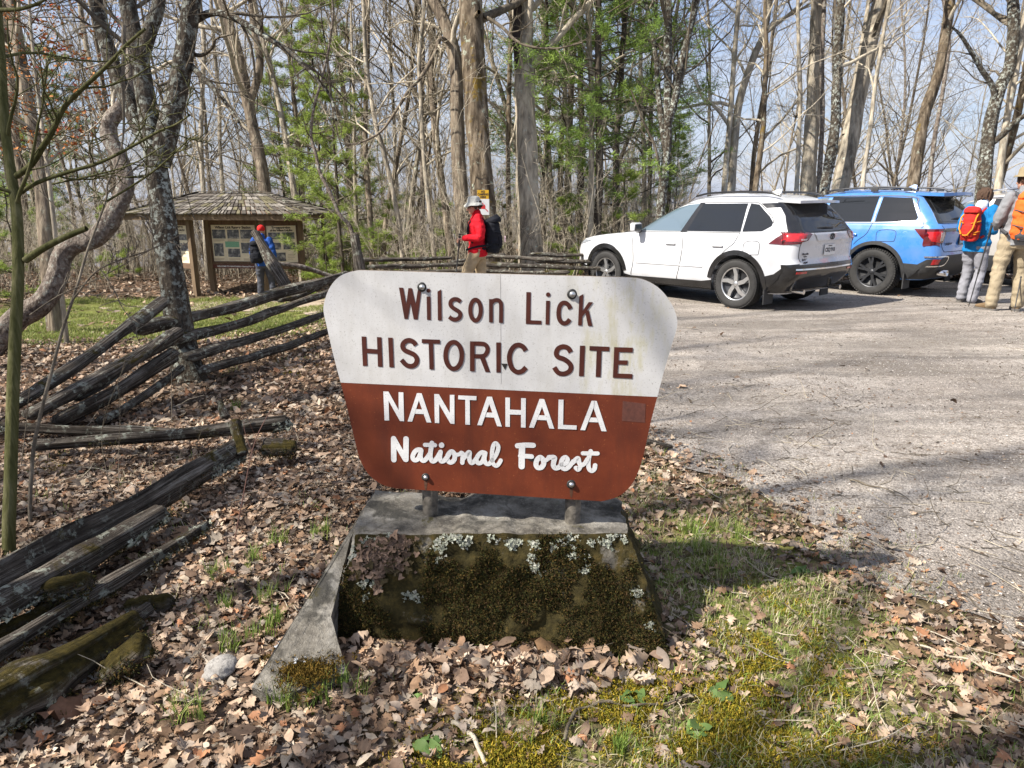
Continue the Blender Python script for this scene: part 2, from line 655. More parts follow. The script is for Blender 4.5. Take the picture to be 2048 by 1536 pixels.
xs = nonuni(-110, 120, 0.10, 1.035, 0.0)
ys = nonuni(-20, 160, 0.10, 1.03, 2.0)
X, Y = np.meshgrid(xs, ys)
Z = g(X, Y)
near = np.exp(-((X / 6) ** 2 + ((Y - 3) / 6) ** 2))
Z = Z + near * 0.035 * (vn(X, Y, 4, 2) - 0.5) * (1 - in_lot(X, Y))
ZG = Z
nx, ny = len(xs), len(ys)
i = (np.arange(ny - 1)[:, None] * nx + np.arange(nx - 1)[None, :]).ravel()
Q = np.stack([i, i + 1, i + 1 + nx, i + nx], -1)
tint = np.zeros((nx * ny, 3))
tint[:, 1] = np.clip(lawn(X, Y) + 0.8 * lawn2(X, Y), 0, 1).ravel()
me = mesh_np('forest_floor', np.stack([X, Y, Z], -1).reshape(-1, 3), [Q], True, [M_floor], attr=tint)
obj('forest_floor', me, kind='structure', label='brown forest floor of soil and fallen leaves')

# the gravel lot: one sheet a few mm above, ragged left edge
ty = np.concatenate([np.arange(-6, 6, 0.06), np.arange(6, 16.6, 0.15)])
sx_ = np.concatenate([np.arange(0, 1.2, 0.04), np.arange(1.2, 6, 0.15), np.arange(6, 34, 0.8)])
S_, T_ = np.meshgrid(sx_, ty)
ragg = 0.30 * (vn(T_, T_ * 0, 2.1, 3) - 0.5) + 0.16 * (vn(T_, T_ * 0, 9.0, 4) - 0.5)
GX = lot_edge(T_) + ragg * np.exp(-S_) + S_
GY = np.minimum(T_, lot_back(GX) + 0.4 * (vn(GX, GX * 0, 2, 9) - 0.5))
GZ = g(GX, GY) + 0.006 + 0.012 * (vn(GX, GY, 2.5, 8) - 0.5) * np.clip(S_ * 3, 0, 1)
n1, n2 = len(ty), len(sx_)
i = (np.arange(n1 - 1)[:, None] * n2 + np.arange(n2 - 1)[None, :]).ravel()
me = mesh_np('parking_lot', np.stack([GX, GY, GZ], -1).reshape(-1, 3), [np.stack([i, i + 1, i + 1 + n2, i + n2], -1)], True, [M_gravel])
obj('parking_lot', me, kind='structure', label='pale fine gravel parking lot with dark leaf debris')

# trodden dirt in front of the kiosk
pts = [(-9.6, 16.6), (-8.2, 17.4), (-6.4, 17.7), (-4.6, 17.4), (-3.4, 16.2), (-2.4, 13.2), (-1.7, 11.2), (-3.0, 11.0), (-3.6, 13.0), (-4.4, 14.9), (-6.0, 15.8), (-8.0, 15.9)]
bm = bmesh.new()
pv = []
for k in range(len(pts)):
    a, b = np.array(pts[k]), np.array(pts[(k + 1) % len(pts)])
    for t in np.arange(0, 1, 0.1):
        p = a * (1 - t) + b * t
        p = p + 0.5 * (np.array([vn(p[0], p[1], 1.5, 3), vn(p[0], p[1], 1.5, 4)]) - 0.5)
        pv.append(bm.verts.new((p[0], p[1], 0)))
bm.faces.new(pv)
bmesh.ops.triangulate(bm, faces=bm.faces[:])
for k in range(-40, 10):
    for co, no in (((k * 0.3, 0, 0), (1, 0, 0)), ((0, 14 + k * 0.3, 0), (0, 1, 0))):
        bmesh.ops.bisect_plane(bm, geom=bm.verts[:] + bm.edges[:] + bm.faces[:], plane_co=co, plane_no=no)
for v in bm.verts:
    v.co.z = float(g(v.co.x, v.co.y)) + 0.012
me = bpy.data.meshes.new('dirt_path')
bm.to_mesh(me)
bm.free()
me.materials.append(M_dirt)
obj('dirt_path', me, kind='structure', label='pale trodden dirt path leading to the kiosk')

# far ridge seen low between the trunks
mh, nth, bh = node_mat('far_forest_ridge')
bh.inputs['Roughness'].default_value = 1.0
L(nth, ramp(nth, tex_noise(nth, coords(nth), 0.02, 9, 0.7), [(0.3, (0.10, 0.10, 0.115)), (0.7, (0.17, 0.165, 0.175))]), bh.inputs['Base Color'])  # grey-brown woods shifted to grey-purple: distance haze put into the colour
hx = np.linspace(-1600, 1600, 120)
V, Qh = [], []
for k, (yy, zz, dz) in enumerate([(650, -160, 0), (900, -50, 14), (1150, -8, 26), (1300, -60, 20)]):
    for x in hx:
        V.append((x, yy + 60 * math.sin(x * 0.004), zz + dz * (2 * vn(x, yy, 0.004, k) - 1)))
n = len(hx)
for k in range(3):
    for j in range(n - 1):
        Qh.append((k * n + j, k * n + j + 1, (k + 1) * n + j + 1, (k + 1) * n + j))
obj('hills', mesh_np('hills', V, [np.array(Qh)], True, [mh]), kind='structure', label='distant bare wooded ridge seen between the trunks')

# ================================================================== THE SIGN
SN = np.array([-0.128, -0.99, 0.0])
SN /= np.linalg.norm(SN)
SRIGHT = np.array([-SN[1], SN[0], 0.0])
SP0 = np.array([-0.04, 2.45, 0.8])


def SP_(px, py, off=0.0):
    d = ray(px, py)
    t = np.dot(SP0 - CAMP, SN) / np.dot(d, SN)
    return CAMP + t * d + SN * off


def catmull(P, n=8, closed=False):
    P = [np.asarray(p, float) for p in P]
    out = []
    k = len(P)
    rng = range(k if closed else k - 1)
    for i in rng:
        p0 = P[(i - 1) % k] if closed or i > 0 else 2 * P[0] - P[1]
        p1, p2 = P[i], P[(i + 1) % k]
        p3 = P[(i + 2) % k] if closed or i + 2 < k else 2 * P[-1] - P[-2]
        for j in range(n):
            t = j / n
            out.append(0.5 * ((2 * p1) + (-p0 + p2) * t + (2 * p0 - 5 * p1 + 4 * p2 - p3) * t * t + (-p0 + 3 * p1 - 3 * p2 + p3) * t ** 3))
    if not closed:
        out.append(P[-1])
    return out


def sign_paint(name, base, kind):
    m, nt, b = node_mat(name)
    v = coords(nt)
    vs = coords(nt, (1, 1, 0.25))
    if kind == 'white':
        c = ramp(nt, tex_noise(nt, v, 5, 6), [(0.3, (0.47, 0.465, 0.455)), (0.7, (0.58, 0.575, 0.565))])
        sp = tex_noise(nt, v, 190, 3, 0.6)
        c = mixc(nt, ramp(nt, sp, [(0.60, 0.0), (0.72, 0.8)]), c, (0.22, 0.21, 0.19))
        # greenish-yellow algae running down the upper right
        al = tex_noise(nt, vs, 14, 8, 0.7)
        tc = nt.nodes.new('ShaderNodeTexCoord')
        sx = nt.nodes.new('ShaderNodeSeparateXYZ')
        L(nt, tc.outputs['Object'], sx.inputs['Vector'])
        reg = ramp(nt, sx.outputs['X'], [(0.18, 0.0), (0.33, 1.0), (0.46, 0.9), (0.56, 0.2)])
        am = mixc(nt, 1.0, ramp(nt, al, [(0.48, 0.0), (0.66, 0.75)]), reg, 'MULTIPLY')
        c = mixc(nt, am, c, (0.42, 0.38, 0.14))
        gr = tex_noise(nt, vs, 7, 8, 0.7)
        c = mixc(nt, ramp(nt, gr, [(0.46, 0.0), (0.68, 0.5)]), c, (0.36, 0.34, 0.30))
        b.inputs['Roughness'].default_value = 0.45
    elif kind == 'brown':
        c = ramp(nt, tex_noise(nt, v, 6, 6), [(0.3, (0.095, 0.020, 0.010)), (0.7, (0.165, 0.037, 0.015))])
        sp = tex_noise(nt, v, 170, 3, 0.6)
        c = mixc(nt, ramp(nt, sp, [(0.66, 0.0), (0.74, 0.6)]), c, (0.42, 0.16, 0.06))
        st = tex_noise(nt, vs, 7, 7, 0.65)
        c = mixc(nt, ramp(nt, st, [(0.52, 0.0), (0.72, 0.7)]), c, (0.06, 0.017, 0.011))
        b.inputs['Roughness'].default_value = 0.42
    elif kind == 'letter_brown':
        c = ramp(nt, tex_noise(nt, v, 12, 6), [(0.3, (0.042, 0.010, 0.007)), (0.7, (0.075, 0.017, 0.009))])
        b.inputs['Roughness'].default_value = 0.5
    else:
        c = ramp(nt, tex_noise(nt, v, 12, 6), [(0.3, (0.55, 0.55, 0.55)), (0.7, (0.70, 0.70, 0.69))])
        sp = tex_noise(nt, v, 210, 3, 0.6)
        c = mixc(nt, ramp(nt, sp, [(0.58, 0.0), (0.70, 0.6)]), c, (0.25, 0.24, 0.22))
        b.inputs['Roughness'].default_value = 0.5
    L(nt, c, b.inputs['Base Color'])
    b.inputs['Specular IOR Level'].default_value = 0.35
    bump(nt, b, tex_noise(nt, v, 260, 2), 0.12, 0.002)
    return m


M_sw = sign_paint('sign_white', None, 'white')
M_sb = sign_paint('sign_brown', None, 'brown')
M_lb = sign_paint('letter_brown', None, 'letter_brown')
M_lw = sign_paint('letter_white', None, 'letter_white')
M_ply = plain('plywood_edge', (0.15, 0.11, 0.07), 0.9, var=0.5, scale=40)
M_galv = plain('galvanised_steel', (0.30, 0.31, 0.31), 0.42, 0.75, 0.35, 25, 0.15)
M_bolt = plain('bolt_steel', (0.52, 0.53, 0.53), 0.32, 0.9, 0.2, 40, 0.2)
M_washer = plain('dark_washer', (0.035, 0.035, 0.033), 0.55, 0.3)
M_chip = plain('chipped_hole', (0.012, 0.010, 0.009), 0.9)
M_sticker = plain('old_sticker', (0.095, 0.032, 0.022), 0.6, var=0.3, scale=60)

sign = thing('forest_sign', 'white over brown trapezoid board lettered Wilson Lick Historic Site on two pipes', 'sign')
cx = lambda p: (640 + p[0] * 0.359375, 520 + p[1] * 0.359375)
white_out = [(115, 682), (95, 610), (62, 480), (38, 370), (20, 290), (23, 238), (48, 165), (92, 105), (148, 72), (215, 57)]
white_out2 = [(1690, 96), (1790, 106), (1878, 150), (1943, 222), (1982, 305), (1987, 370), (1960, 465), (1920, 600), (1877, 762)]
brown_out = [(1877, 763), (1846, 880), (1826, 970), (1798, 1095), (1762, 1200), (1718, 1270), (1655, 1318), (1570, 1343)]
brown_out2 = [(420, 1271), (340, 1247), (268, 1190), (225, 1115), (205, 1050), (160, 860), (115, 683)]
wl = [tuple(p) for p in catmull(white_out[:], 4)] + [tuple(p) for p in catmull(white_out2, 4)]
bl = [tuple(p) for p in catmull(brown_out, 4)] + [tuple(p) for p in catmull(brown_out2, 4)]


def flat_part(pts_px, name, mat, off, thick, parent, tf=lambda p: p, side_mat=None):
    P = [SP_(*tf(p), off) for p in pts_px]
    mb = MB()
    mb.poly(P, thick, SN)
    me = mb.mesh(name, [mat] + ([side_mat] if side_mat else []))
    if side_mat:
        for f in me.polygons[1:]:
            f.material_index = 1
    return obj(name, me, parent)


flat_part(wl, 'white_panel', M_sw, 0.0, 0.016, sign, cx, M_ply)
flat_part(bl, 'brown_panel', M_sb, 0.0, 0.016, sign, cx, M_ply)
flat_part([(1685, 785), (1812, 800), (1808, 905), (1680, 895)], 'faded_sticker', M_sticker, 0.0008, 0.0007, sign, cx)
flat_part([(1002, 74), (1005, 74), (1009, 690), (1006, 690)], 'board_joint', plain('joint_line', (0.37, 0.36, 0.34), 0.7), 0.0006, 0.0005, sign, cx)
_ctr = [0]


def glyphs(name, mat, tf, sc, items):
    """items: ('p', pts) polygon | ('s', pts, width[, closed]) round/butt stroke | ('d', c, r) dot, in crop pixels"""
    V, F = [], []
    mpp = 0.00180 * sc

    def addpoly(P3):
        b = len(V)
        V.extend(P3)
        F.append(list(range(b, b + len(P3))))
    for n_, it in enumerate(items):
        off = 0.0012 + 0.00013 * (n_ % 9)
        if it[0] == 'p':
            addpoly([SP_(*tf(p), off) for p in it[1]])
        elif it[0] == 'd':
            addpoly([SP_(*tf((it[1][0] + it[2] * math.cos(a), it[1][1] + it[2] * math.sin(a))), off) for a in np.linspace(0, 2 * math.pi, 21)[:-1]])
        else:
            closed = len(it) > 3 and it[3] == 'c'
            roundcap = len(it) > 3 and it[3] == 'r'
            C = catmull(it[1], 7, closed)
            P = np.array([SP_(*tf(p), off) for p in C])
            if closed:
                P = np.vstack([P, P[:1]])
            t = np.gradient(P, axis=0)
            if closed:
                t[0] = t[-1] = P[1] - P[-2]
            nrm = unit(np.cross(SN, unit(t)))
            w = it[2] * mpp / 2
            A, B = P + nrm * w, P - nrm * w
            b = len(V)
            for q, r in zip(A, B):
                V.extend([q, r])
            for k in range(len(A) - 1):
                F.append([b + 2 * k, b + 2 * k + 1, b + 2 * k + 3, b + 2 * k + 2])
            if roundcap:
                for c, tt, e in ((P[0], -unit(t[0]), 0), (P[-1], unit(t[-1]), -1)):
                    addpoly([c + w * (math.cos(a) * nrm[e] + math.sin(a) * tt) for a in np.linspace(0, math.pi, 11)])
    # give the paint film a little body: shift a copy back and join the rims is not needed at 1 mm
    me = bpy.data.meshes.new(name)
    me.from_pydata([tuple(v) for v in V], [], F)
    me.materials.append(mat)
    me.update()
    bm = bmesh.new()
    bm.from_mesh(me)
    for f in bm.faces:
        f.normal_update()
        if f.normal.dot(Vector(SN)) < 0:
            f.normal_flip()
    r = bmesh.ops.extrude_face_region(bm, geom=bm.faces[:])
    for v in [e for e in r['geom'] if isinstance(e, bmesh.types.BMVert)]:
        v.co += Vector(SN) * 0.0003
    bm.to_mesh(me)
    bm.free()
    return obj(name, me, sign)


t1 = lambda p: (780 + p[0] * 0.20508, 560 + p[1] * 0.20508)
glyphs('site_name_lettering', M_lb, t1, 0.20508, [
    ('p', [(88, 73), (130, 75), (160, 232), (180, 78), (215, 80), (250, 232), (274, 82), (309, 84), (270, 385), (232, 383), (202, 228), (176, 380), (142, 379)]),
    ('p', [(358, 160), (396, 160), (399, 389), (362, 388)]), ('d', (376, 103), 20),
    ('p', [(464, 112), (500, 90), (506, 394), (468, 393)]),
    ('s', [(690, 212), (660, 190), (625, 187), (598, 205), (591, 235), (605, 262), (640, 287), (672, 308), (686, 335), (675, 368), (640, 385), (605, 378), (578, 358)], 40),
    ('s', [(835 + 51 * math.cos(a), 293 + 101 * math.sin(a)) for a in np.linspace(0, 2 * math.pi, 17)[:-1]], 40, 'c'),
    ('p', [(967, 185), (1004, 186), (1004, 412), (967, 412)]),
    ('s', [(992, 222), (1012, 202), (1045, 194), (1071, 207), (1083, 240), (1084, 330), (1083, 417)], 38),
])
glyphs('site_name_lettering', M_lb, t1, 0.20508, [
    ('p', [(1330, 117), (1374, 118), (1370, 392), (1478, 396), (1477, 433), (1325, 428)]),
    ('p', [(1522, 201), (1560, 202), (1554, 434), (1517, 433)]), ('d', (1543, 142), 22),
    ('s', [(1760, 282), (1745, 250), (1715, 224), (1680, 226), (1655, 258), (1645, 310), (1648, 365), (1668, 407), (1700, 422), (1730, 411), (1754, 382)], 41),
    ('p', [(1846, 157), (1886, 135), (1872, 444), (1834, 442)]),
    ('p', [(1866, 318), (1938, 214), (1980, 216), (1866, 372)]), ('p', [(1903, 310), (1937, 290), (1973, 448), (1931, 446)]),
])
t2 = lambda p: (700 + p[0] * 0.2832, 660 + p[1] * 0.2832)
S2 = [(466, 107), (448, 83), (415, 72), (385, 85), (372, 112), (385, 140), (420, 157), (455, 175), (473, 205), (465, 238), (435, 255), (397, 245), (364, 210)]
glyphs('historic_site_lettering', M_lb, t2, 0.2832, [
    ('p', [(82, 45), (115, 46), (124, 253), (92, 253)]), ('p', [(191, 49), (223, 51), (231, 260), (198, 258)]), ('p', [(115, 130), (197, 136), (198, 168), (116, 162)]),
    ('p', [(270, 53), (302, 54), (311, 263), (279, 262)]), ('s', S2, 34),
    ('p', [(508, 63), (637, 68), (636, 97), (508, 92)]), ('p', [(556, 90), (588, 92), (593, 278), (562, 277)]),
    ('s', [(733 + 57 * math.cos(a), 179 + 94 * math.sin(a)) for a in np.linspace(0, 2 * math.pi, 17)[:-1]], 33, 'c'),
    ('p', [(848, 79), (881, 80), (881, 291), (848, 290)]), ('s', [(862, 95), (935, 97), (962, 110), (972, 138), (960, 170), (935, 184), (862, 185)], 31),
    ('p', [(918, 196), (952, 190), (990, 297), (957, 296)]),
    ('p', [(1033, 87), (1066, 88), (1065, 300), (1034, 299)]),
    ('s', [(1242, 146), (1222, 118), (1190, 105), (1155, 120), (1130, 165), (1127, 215), (1145, 270), (1180, 296), (1215, 290), (1244, 263)], 34),
])
glyphs('historic_site_lettering', M_lb, t2, 0.2832, [
    ('s', [(1560, 157), (1540, 128), (1505, 117), (1470, 132), (1457, 165), (1470, 190), (1510, 205), (1545, 230), (1561, 260), (1548, 292), (1510, 309), (1470, 300), (1442, 263)], 34),
    ('p', [(1624, 110), (1660, 110), (1651, 326), (1617, 325)]),
    ('p', [(1692, 112), (1833, 118), (1830, 150), (1691, 144)]), ('p', [(1742, 142), (1777, 144), (1770, 331), (1735, 330)]),
    ('p', [(1866, 120), (1998, 124), (1996, 158), (1900, 155), (1897, 213), (1961, 214), (1959, 245), (1895, 243), (1890, 306), (1995, 310), (1993, 343), (1856, 336)]),
])


def A_(a, b, c, d, e, f, apex, bar):
    return [('p', [a, b, apex, ((c[0] + d[0]) / 2 + 2, c[1]), c]), ('p', [((c[0] + d[0]) / 2 - 2, c[1]), d, f, e, apex]), ('p', bar)]


t3 = lambda p: (740 + p[0] * 0.24414, 770 + p[1] * 0.24414)
glyphs('forest_name_lettering', M_lw, t3, 0.24414, [
    ('p', [(110, 52), (152, 53), (236, 205), (235, 58), (274, 60), (280, 296), (246, 294), (153, 128), (158, 290), (120, 289)])]
    + A_((309, 297), (346, 299), (385, 66), (424, 67), (465, 305), (504, 306), (401, 125), [(380, 197), (428, 199), (440, 237), (369, 234)])
    + [('p', [(527, 72), (565, 74), (655, 228), (655, 79), (692, 80), (693, 318), (660, 315), (567, 155), (568, 312), (532, 309)]),
       ('p', [(724, 84), (873, 90), (872, 124), (723, 116)]), ('p', [(781, 116), (818, 118), (820, 325), (782, 322)])]
    + A_((879, 327), (917, 329), (960, 94), (1000, 95), (1042, 335), (1081, 339), (978, 155), [(957, 224), (1004, 226), (1017, 266), (942, 262)])
    + [('p', [(1109, 102), (1147, 103), (1146, 342), (1110, 340)]), ('p', [(1238, 106), (1277, 108), (1275, 348), (1237, 346)]), ('p', [(1145, 200), (1239, 205), (1238, 243), (1145, 240)])]
    + A_((1303, 347), (1343, 349), (1389, 113), (1428, 115), (1470, 355), (1510, 357), (1410, 178), [(1386, 246), (1434, 248), (1447, 288), (1370, 284)])
    + [('p', [(1545, 118), (1586, 119), (1582, 325), (1694, 330), (1692, 364), (1540, 358)])]
    + A_((1723, 367), (1762, 369), (1815, 128), (1857, 130), (1896, 377), (1938, 379), (1831, 187), [(1808, 265), (1856, 267), (1870, 305), (1792, 302)]))
t4 = lambda p: (770 + p[0] * 0.11719, 860 + p[1] * 0.11719)
t5 = lambda p: (1010 + p[0] * 0.10254, 860 + p[1] * 0.10254)
glyphs('script_lettering', M_lw, t4, 0.11719, [
    ('s', [(152, 506), (150, 330), (150, 146)], 100, 'r'), ('s', [(150, 150), (250, 325), (352, 498)], 100, 'r'), ('s', [(362, 150), (360, 330), (358, 500)], 100, 'r'),
    ('s', [(615, 335), (560, 333), (505, 375), (474, 450), (488, 500), (528, 512), (572, 480), (602, 415), (620, 345)], 82, 'r'),
    ('s', [(620, 345), (607, 440), (625, 500), (660, 522), (705, 490), (770, 400)], 82, 'r'),
    ('s', [(803, 218), (785, 330), (775, 440), (795, 515), (830, 530), (880, 490), (950, 375)], 84, 'r'), ('s', [(685, 250), (770, 252), (855, 255)], 76, 'r'),
    ('s', [(950, 368), (938, 450), (948, 515), (978, 532), (1030, 500), (1100, 400)], 82, 'r'), ('d', (968, 256), 47),
    ('s', [(1130, 367), (1085, 410), (1062, 480), (1085, 535), (1130, 550), (1180, 510), (1192, 430), (1165, 378)], 84, 'c'),
    ('s', [(1195, 410), (1245, 418), (1305, 388)], 70, 'r'), ('s', [(1305, 388), (1330, 410), (1326, 480), (1320, 555)], 80, 'r'),
    ('s', [(1335, 490), (1410, 395), (1445, 380), (1440, 450), (1448, 520), (1480, 560), (1530, 525), (1590, 440)], 80, 'r'),
    ('s', [(1700, 385), (1650, 380), (1592, 430), (1562, 500), (1580, 555), (1622, 562), (1670, 520), (1708, 395)], 78, 'r'),
    ('s', [(1712, 390), (1696, 480), (1712, 550), (1755, 578), (1800, 555), (1850, 480)], 80, 'r'),
    ('s', [(1828, 520), (1900, 415), (1936, 290), (1892, 222), (1850, 265), (1828, 380), (1828, 500), (1850, 575), (1900, 608), (1945, 570), (1975, 515)], 74, 'r')])
glyphs('script_lettering', M_lw, t5, 0.10254, [
    ('s', [(245, 305), (400, 292), (552, 296)], 106, 'r'), ('s', [(335, 310), (328, 500), (325, 706)], 126, 'r'), ('s', [(300, 505), (420, 508), (520, 515)], 96, 'r'),
    ('s', [(680, 530), (622, 590), (606, 675), (645, 732), (715, 722), (757, 645), (735, 565)], 102, 'c'),
    ('s', [(757, 590), (810, 580), (870, 530)], 84, 'r'), ('s', [(860, 530), (965, 535), (950, 620), (945, 690), (985, 738), (1055, 720), (1110, 650)], 100, 'r'),
    ('s', [(1105, 672), (1185, 645), (1222, 575), (1180, 527), (1120, 565), (1094, 650), (1112, 725), (1175, 757), (1245, 715), (1330, 610)], 90, 'r'),
    ('s', [(1310, 640), (1420, 545), (1442, 620), (1470, 690), (1430, 765), (1385, 735)], 92, 'r'), ('s', [(1465, 700), (1545, 655), (1610, 560)], 84, 'r'),
    ('s', [(1672, 412), (1640, 520), (1625, 640), (1638, 750), (1690, 795), (1742, 760), (1758, 685)], 88, 'r'), ('s', [(1520, 452), (1670, 455), (1805, 455)], 84, 'r')])
glyphs('chipped_hole', M_chip, t5, 0.10254, [('p', [(448, 545), (470, 500), (520, 480), (560, 520), (585, 570), (560, 610), (500, 605), (460, 585)])])
glyphs('chipped_hole', M_chip, t2, 0.2832, [('p', [(1068, 236), (1112, 238), (1096, 282)])])
for (bx, by, br) in ((568, 150, 25), (1403, 190, 27), (588, 1207, 23), (1398, 1247, 26)):
    c = SP_(*cx((bx, by)), 0.0)
    r = br * 0.359 * 0.0018
    rotm = Matrix.Rotation(math.atan2(SN[0], -SN[1]) * -1, 3, 'Z')
    mb = MB()
    mb.lathe([(0.0, 0.0), (r, 0.0), (r * 1.04, -0.002), (r * 0.9, -0.0045), (r * 0.62, -0.005)], 26, (0, 0, 0), 'Y')
    mw = mb.mesh('washer', M_washer)
    mb = MB()
    rb = r * 0.62
    mb.lathe([(rb, -0.003), (rb, -0.0075), (rb * 0.9, -0.0105), (rb * 0.66, -0.0132), (rb * 0.36, -0.0148), (0.0, -0.0153)], 20, (0, 0, 0), 'Y')
    mbolt = mb.mesh('bolt', M_bolt)
    for m_ in (mw, mbolt):
        m_.transform(rotm.to_4x4())
    ob_ = obj('bolt', mbolt, sign)
    ob_.location = Vector(c)
    ow = obj('washer', mw, ob_)
M_rust = plain('rust_run', (0.075, 0.03, 0.014), 0.7, var=0.5, scale=60)
for bx_, by_ in ((588, 1232), (1398, 1274)):
    flat_part([(bx_ - 9, by_), (bx_ + 10, by_), (bx_ + 7, by_ + 34), (bx_ + 2, by_ + 52), (bx_ - 6, by_ + 36)], 'rust_run', M_rust, 0.0007, 0.0006, sign, cx)
PT = 0.36                                   # top of the pedestal
for (pcx, top, bot) in ((862, 1000, 1024), (1145, 1010, 1044)):
    d = ray(pcx, bot)
    tt = (PT - CAM_H) / d[2]
    base = CAMP + tt * d
    # the pipe stands right behind the board
    k = np.dot(SP0 - base, SN)
    base = base + SN * (k - 0.016 - 0.0305)
    mb = MB()
    mb.lathe([(0.030, -0.03), (0.030, 0.80), (0.024, 0.80), (0.024, 0.74)], 28, (base[0], base[1], PT))
    mpost = plain('rusty_pipe', (0.13, 0.115, 0.095), 0.6, 0.35, 0.75, 26, 0.3)
    mb.build('pipe_post', mpost, sign)

# ================================================================== STONE PEDESTAL
def stone_mat(name, moss_amt, lichen=0.62):
    m, nt, b = node_mat(name)
    v = coords(nt)
    f = tex_noise(nt, v, 7, 9, 0.7)
    c = ramp(nt, f, [(0.36, (0.065, 0.058, 0.048)), (0.5, (0.16, 0.145, 0.12)), (0.64, (0.27, 0.25, 0.215))])
    sp = tex_noise(nt, v, 120, 3)
    c = mixc(nt, ramp(nt, sp, [(0.58, 0.0), (0.7, 0.5)]), c, (0.30, 0.28, 0.25))
    dk = tex_noise(nt, v, 4.2, 8, 0.7)
    c = mixc(nt, ramp(nt, dk, [(0.52, 0.0), (0.6, 0.85)]), c, (0.035, 0.033, 0.028))
    lf = tex_noise(nt, v, 11, 9, 0.75)
    c = mixc(nt, ramp(nt, lf, [(lichen, 0.0), (lichen + 0.03, 1.0)]), c, (0.34, 0.37, 0.33))
    jt = nt.nodes.new('ShaderNodeTexVoronoi')
    jt.feature = 'DISTANCE_TO_EDGE'
    jt.inputs['Scale'].default_value = 2.6
    L(nt, mixc(nt, 0.08, v, nt.nodes.new('ShaderNodeTexNoise').outputs['Color']), jt.inputs['Vector'])
    c = mixc(nt, ramp(nt, jt.outputs['Distance'], [(0.008, 0.5), (0.022, 0.0)]), c, (0.06, 0.055, 0.045))
    ms = tex_noise(nt, v, 8, 8, 0.7)
    c = mixc(nt, ramp(nt, ms, [(0.60, 0.0), (0.66, 0.8)]), c, (0.06, 0.052, 0.018))
    if moss_amt:
        mf = tex_noise(nt, v, 5, 9, 0.75)
        mcol = ramp(nt, tex_noise(nt, v, 30, 6, 0.7), [(0.3, (0.014, 0.012, 0.005)), (0.55, (0.042, 0.033, 0.011)), (0.72, (0.085, 0.058, 0.018))])
        c = mixc(nt, ramp(nt, mf, [(moss_amt - 0.05, 0.0), (moss_amt + 0.03, 1.0)]), c, mcol)
    L(nt, c, b.inputs['Base Color'])
    b.inputs['Roughness'].default_value = 0.95
    b.inputs['Specular IOR Level'].default_value = 0.15
    h = mixc(nt, 0.5, f, tex_noise(nt, v, 45, 5, 0.7))
    bump(nt, b, h, 0.9, 0.02)
    return m


M_stone = stone_mat('weathered_concrete', 0.0, 0.64)
M_mossface = stone_mat('mossy_stone', 0.40, 0.62)
M_slab = stone_mat('concrete_slab', 0.0, 0.68)


def zplane(px, py, z):
    d = ray(px, py)
    return CAMP + (z - CAM_H) / d[2] * d


TFL, TFR, TBR, TBL = zplane(703, 1068, PT), zplane(1258, 1066, PT), zplane(1246, 992, PT), zplane(752, 980, PT)
BFL, BFR = zplane(640, 1312, -0.05), zplane(1340, 1345, -0.05)
BBR = TBR + np.array([0.14, 0.12, -PT - 0.08])
BBL = TBL + np.array([-0.16, 0.10, -PT - 0.08])


PCEN = (TFL + TFR + BFL + BFR) / 4 + np.array([0.0, 0.30, 0.0])


def vn3(P, s_, o):
    return (vn(P[..., 0], P[..., 2] + 0.37 * P[..., 1], s_, o) + vn(P[..., 1] + 0.5 * P[..., 0], P[..., 2] - 0.3 * P[..., 0], s_, o + 3)) / 2


def quad_grid(a, b, c, d, n, m, amp, seed, nz=8.0):
    """bilinear patch a-b (bottom), d-c (top), pushed outwards by a noise of position so shared edges stay closed"""
    u, v = np.meshgrid(np.linspace(0, 1, n), np.linspace(0, 1, m))
    P = (a * (1 - u[..., None]) + b * u[..., None]) * (1 - v[..., None]) + (d * (1 - u[..., None]) + c * u[..., None]) * v[..., None]
    nrm = unit(np.cross(b - a, d - a))
    h = (vn3(P, 7, 1) - 0.5) * 0.075 + (vn3(P, 19, 2) - 0.5) * 0.04 + (vn3(P, 47, 5) - 0.5) * 0.016
    P = P + unit(P - PCEN) * h[..., None]
    i = (np.arange(m - 1)[:, None] * n + np.arange(n - 1)[None, :]).ravel()
    return P.reshape(-1, 3), np.stack([i, i + 1, i + 1 + n, i + n], -1), nrm


pedestal = thing('stone_pedestal', 'squat sloping stone pedestal under the sign with dark moss over its face', 'pedestal')
faces = [('front_face', BFL, BFR, TFR, TFL, 120, 70, 0.03, M_mossface), ('stone_top', TFL, TFR, TBR, TBL, 120, 44, 0.018, M_stone),
         ('side_face', BFR, BBR, TBR, TFR, 50, 70, 0.02, M_mossface), ('side_face', BBL, BFL, TFL, TBL, 44, 60, 0.012, M_slab), ('back_face', BBR, BBL, TBL, TBR, 20, 12, 0.01, M_stone)]
FRONT = None
for nm, a, b, c, d, n, m, amp, mt in faces:
    P, Qd, nr = quad_grid(a, b, c, d, n, m, amp, len(nm), 7)
    if nm == 'front_face':
        FRONT = (P.reshape(m, n, 3), nr)
    obj(nm, mesh_np(nm, P, [Qd], True, [mt]), pedestal)
# the sloping concrete buttress at its left
sl = [(748, 984, 0.355), (700, 1078, 0.34), (662, 1235, 0.14), (694, 1345, 0.055), (560, 1396, 0.05), (503, 1374, 0.06)]
_a, _b, _c = zplane(748, 984, 0.355), zplane(503, 1374, 0.06), zplane(694, 1345, 0.055)
_n = unit(np.cross(_b - _a, _c - _a))


def slab_pt(px, py):
    d = ray(px, py)
    return CAMP + d * (np.dot(_a - CAMP, _n) / np.dot(d, _n))


tp = [slab_pt(x, y) for x, y, z in sl]

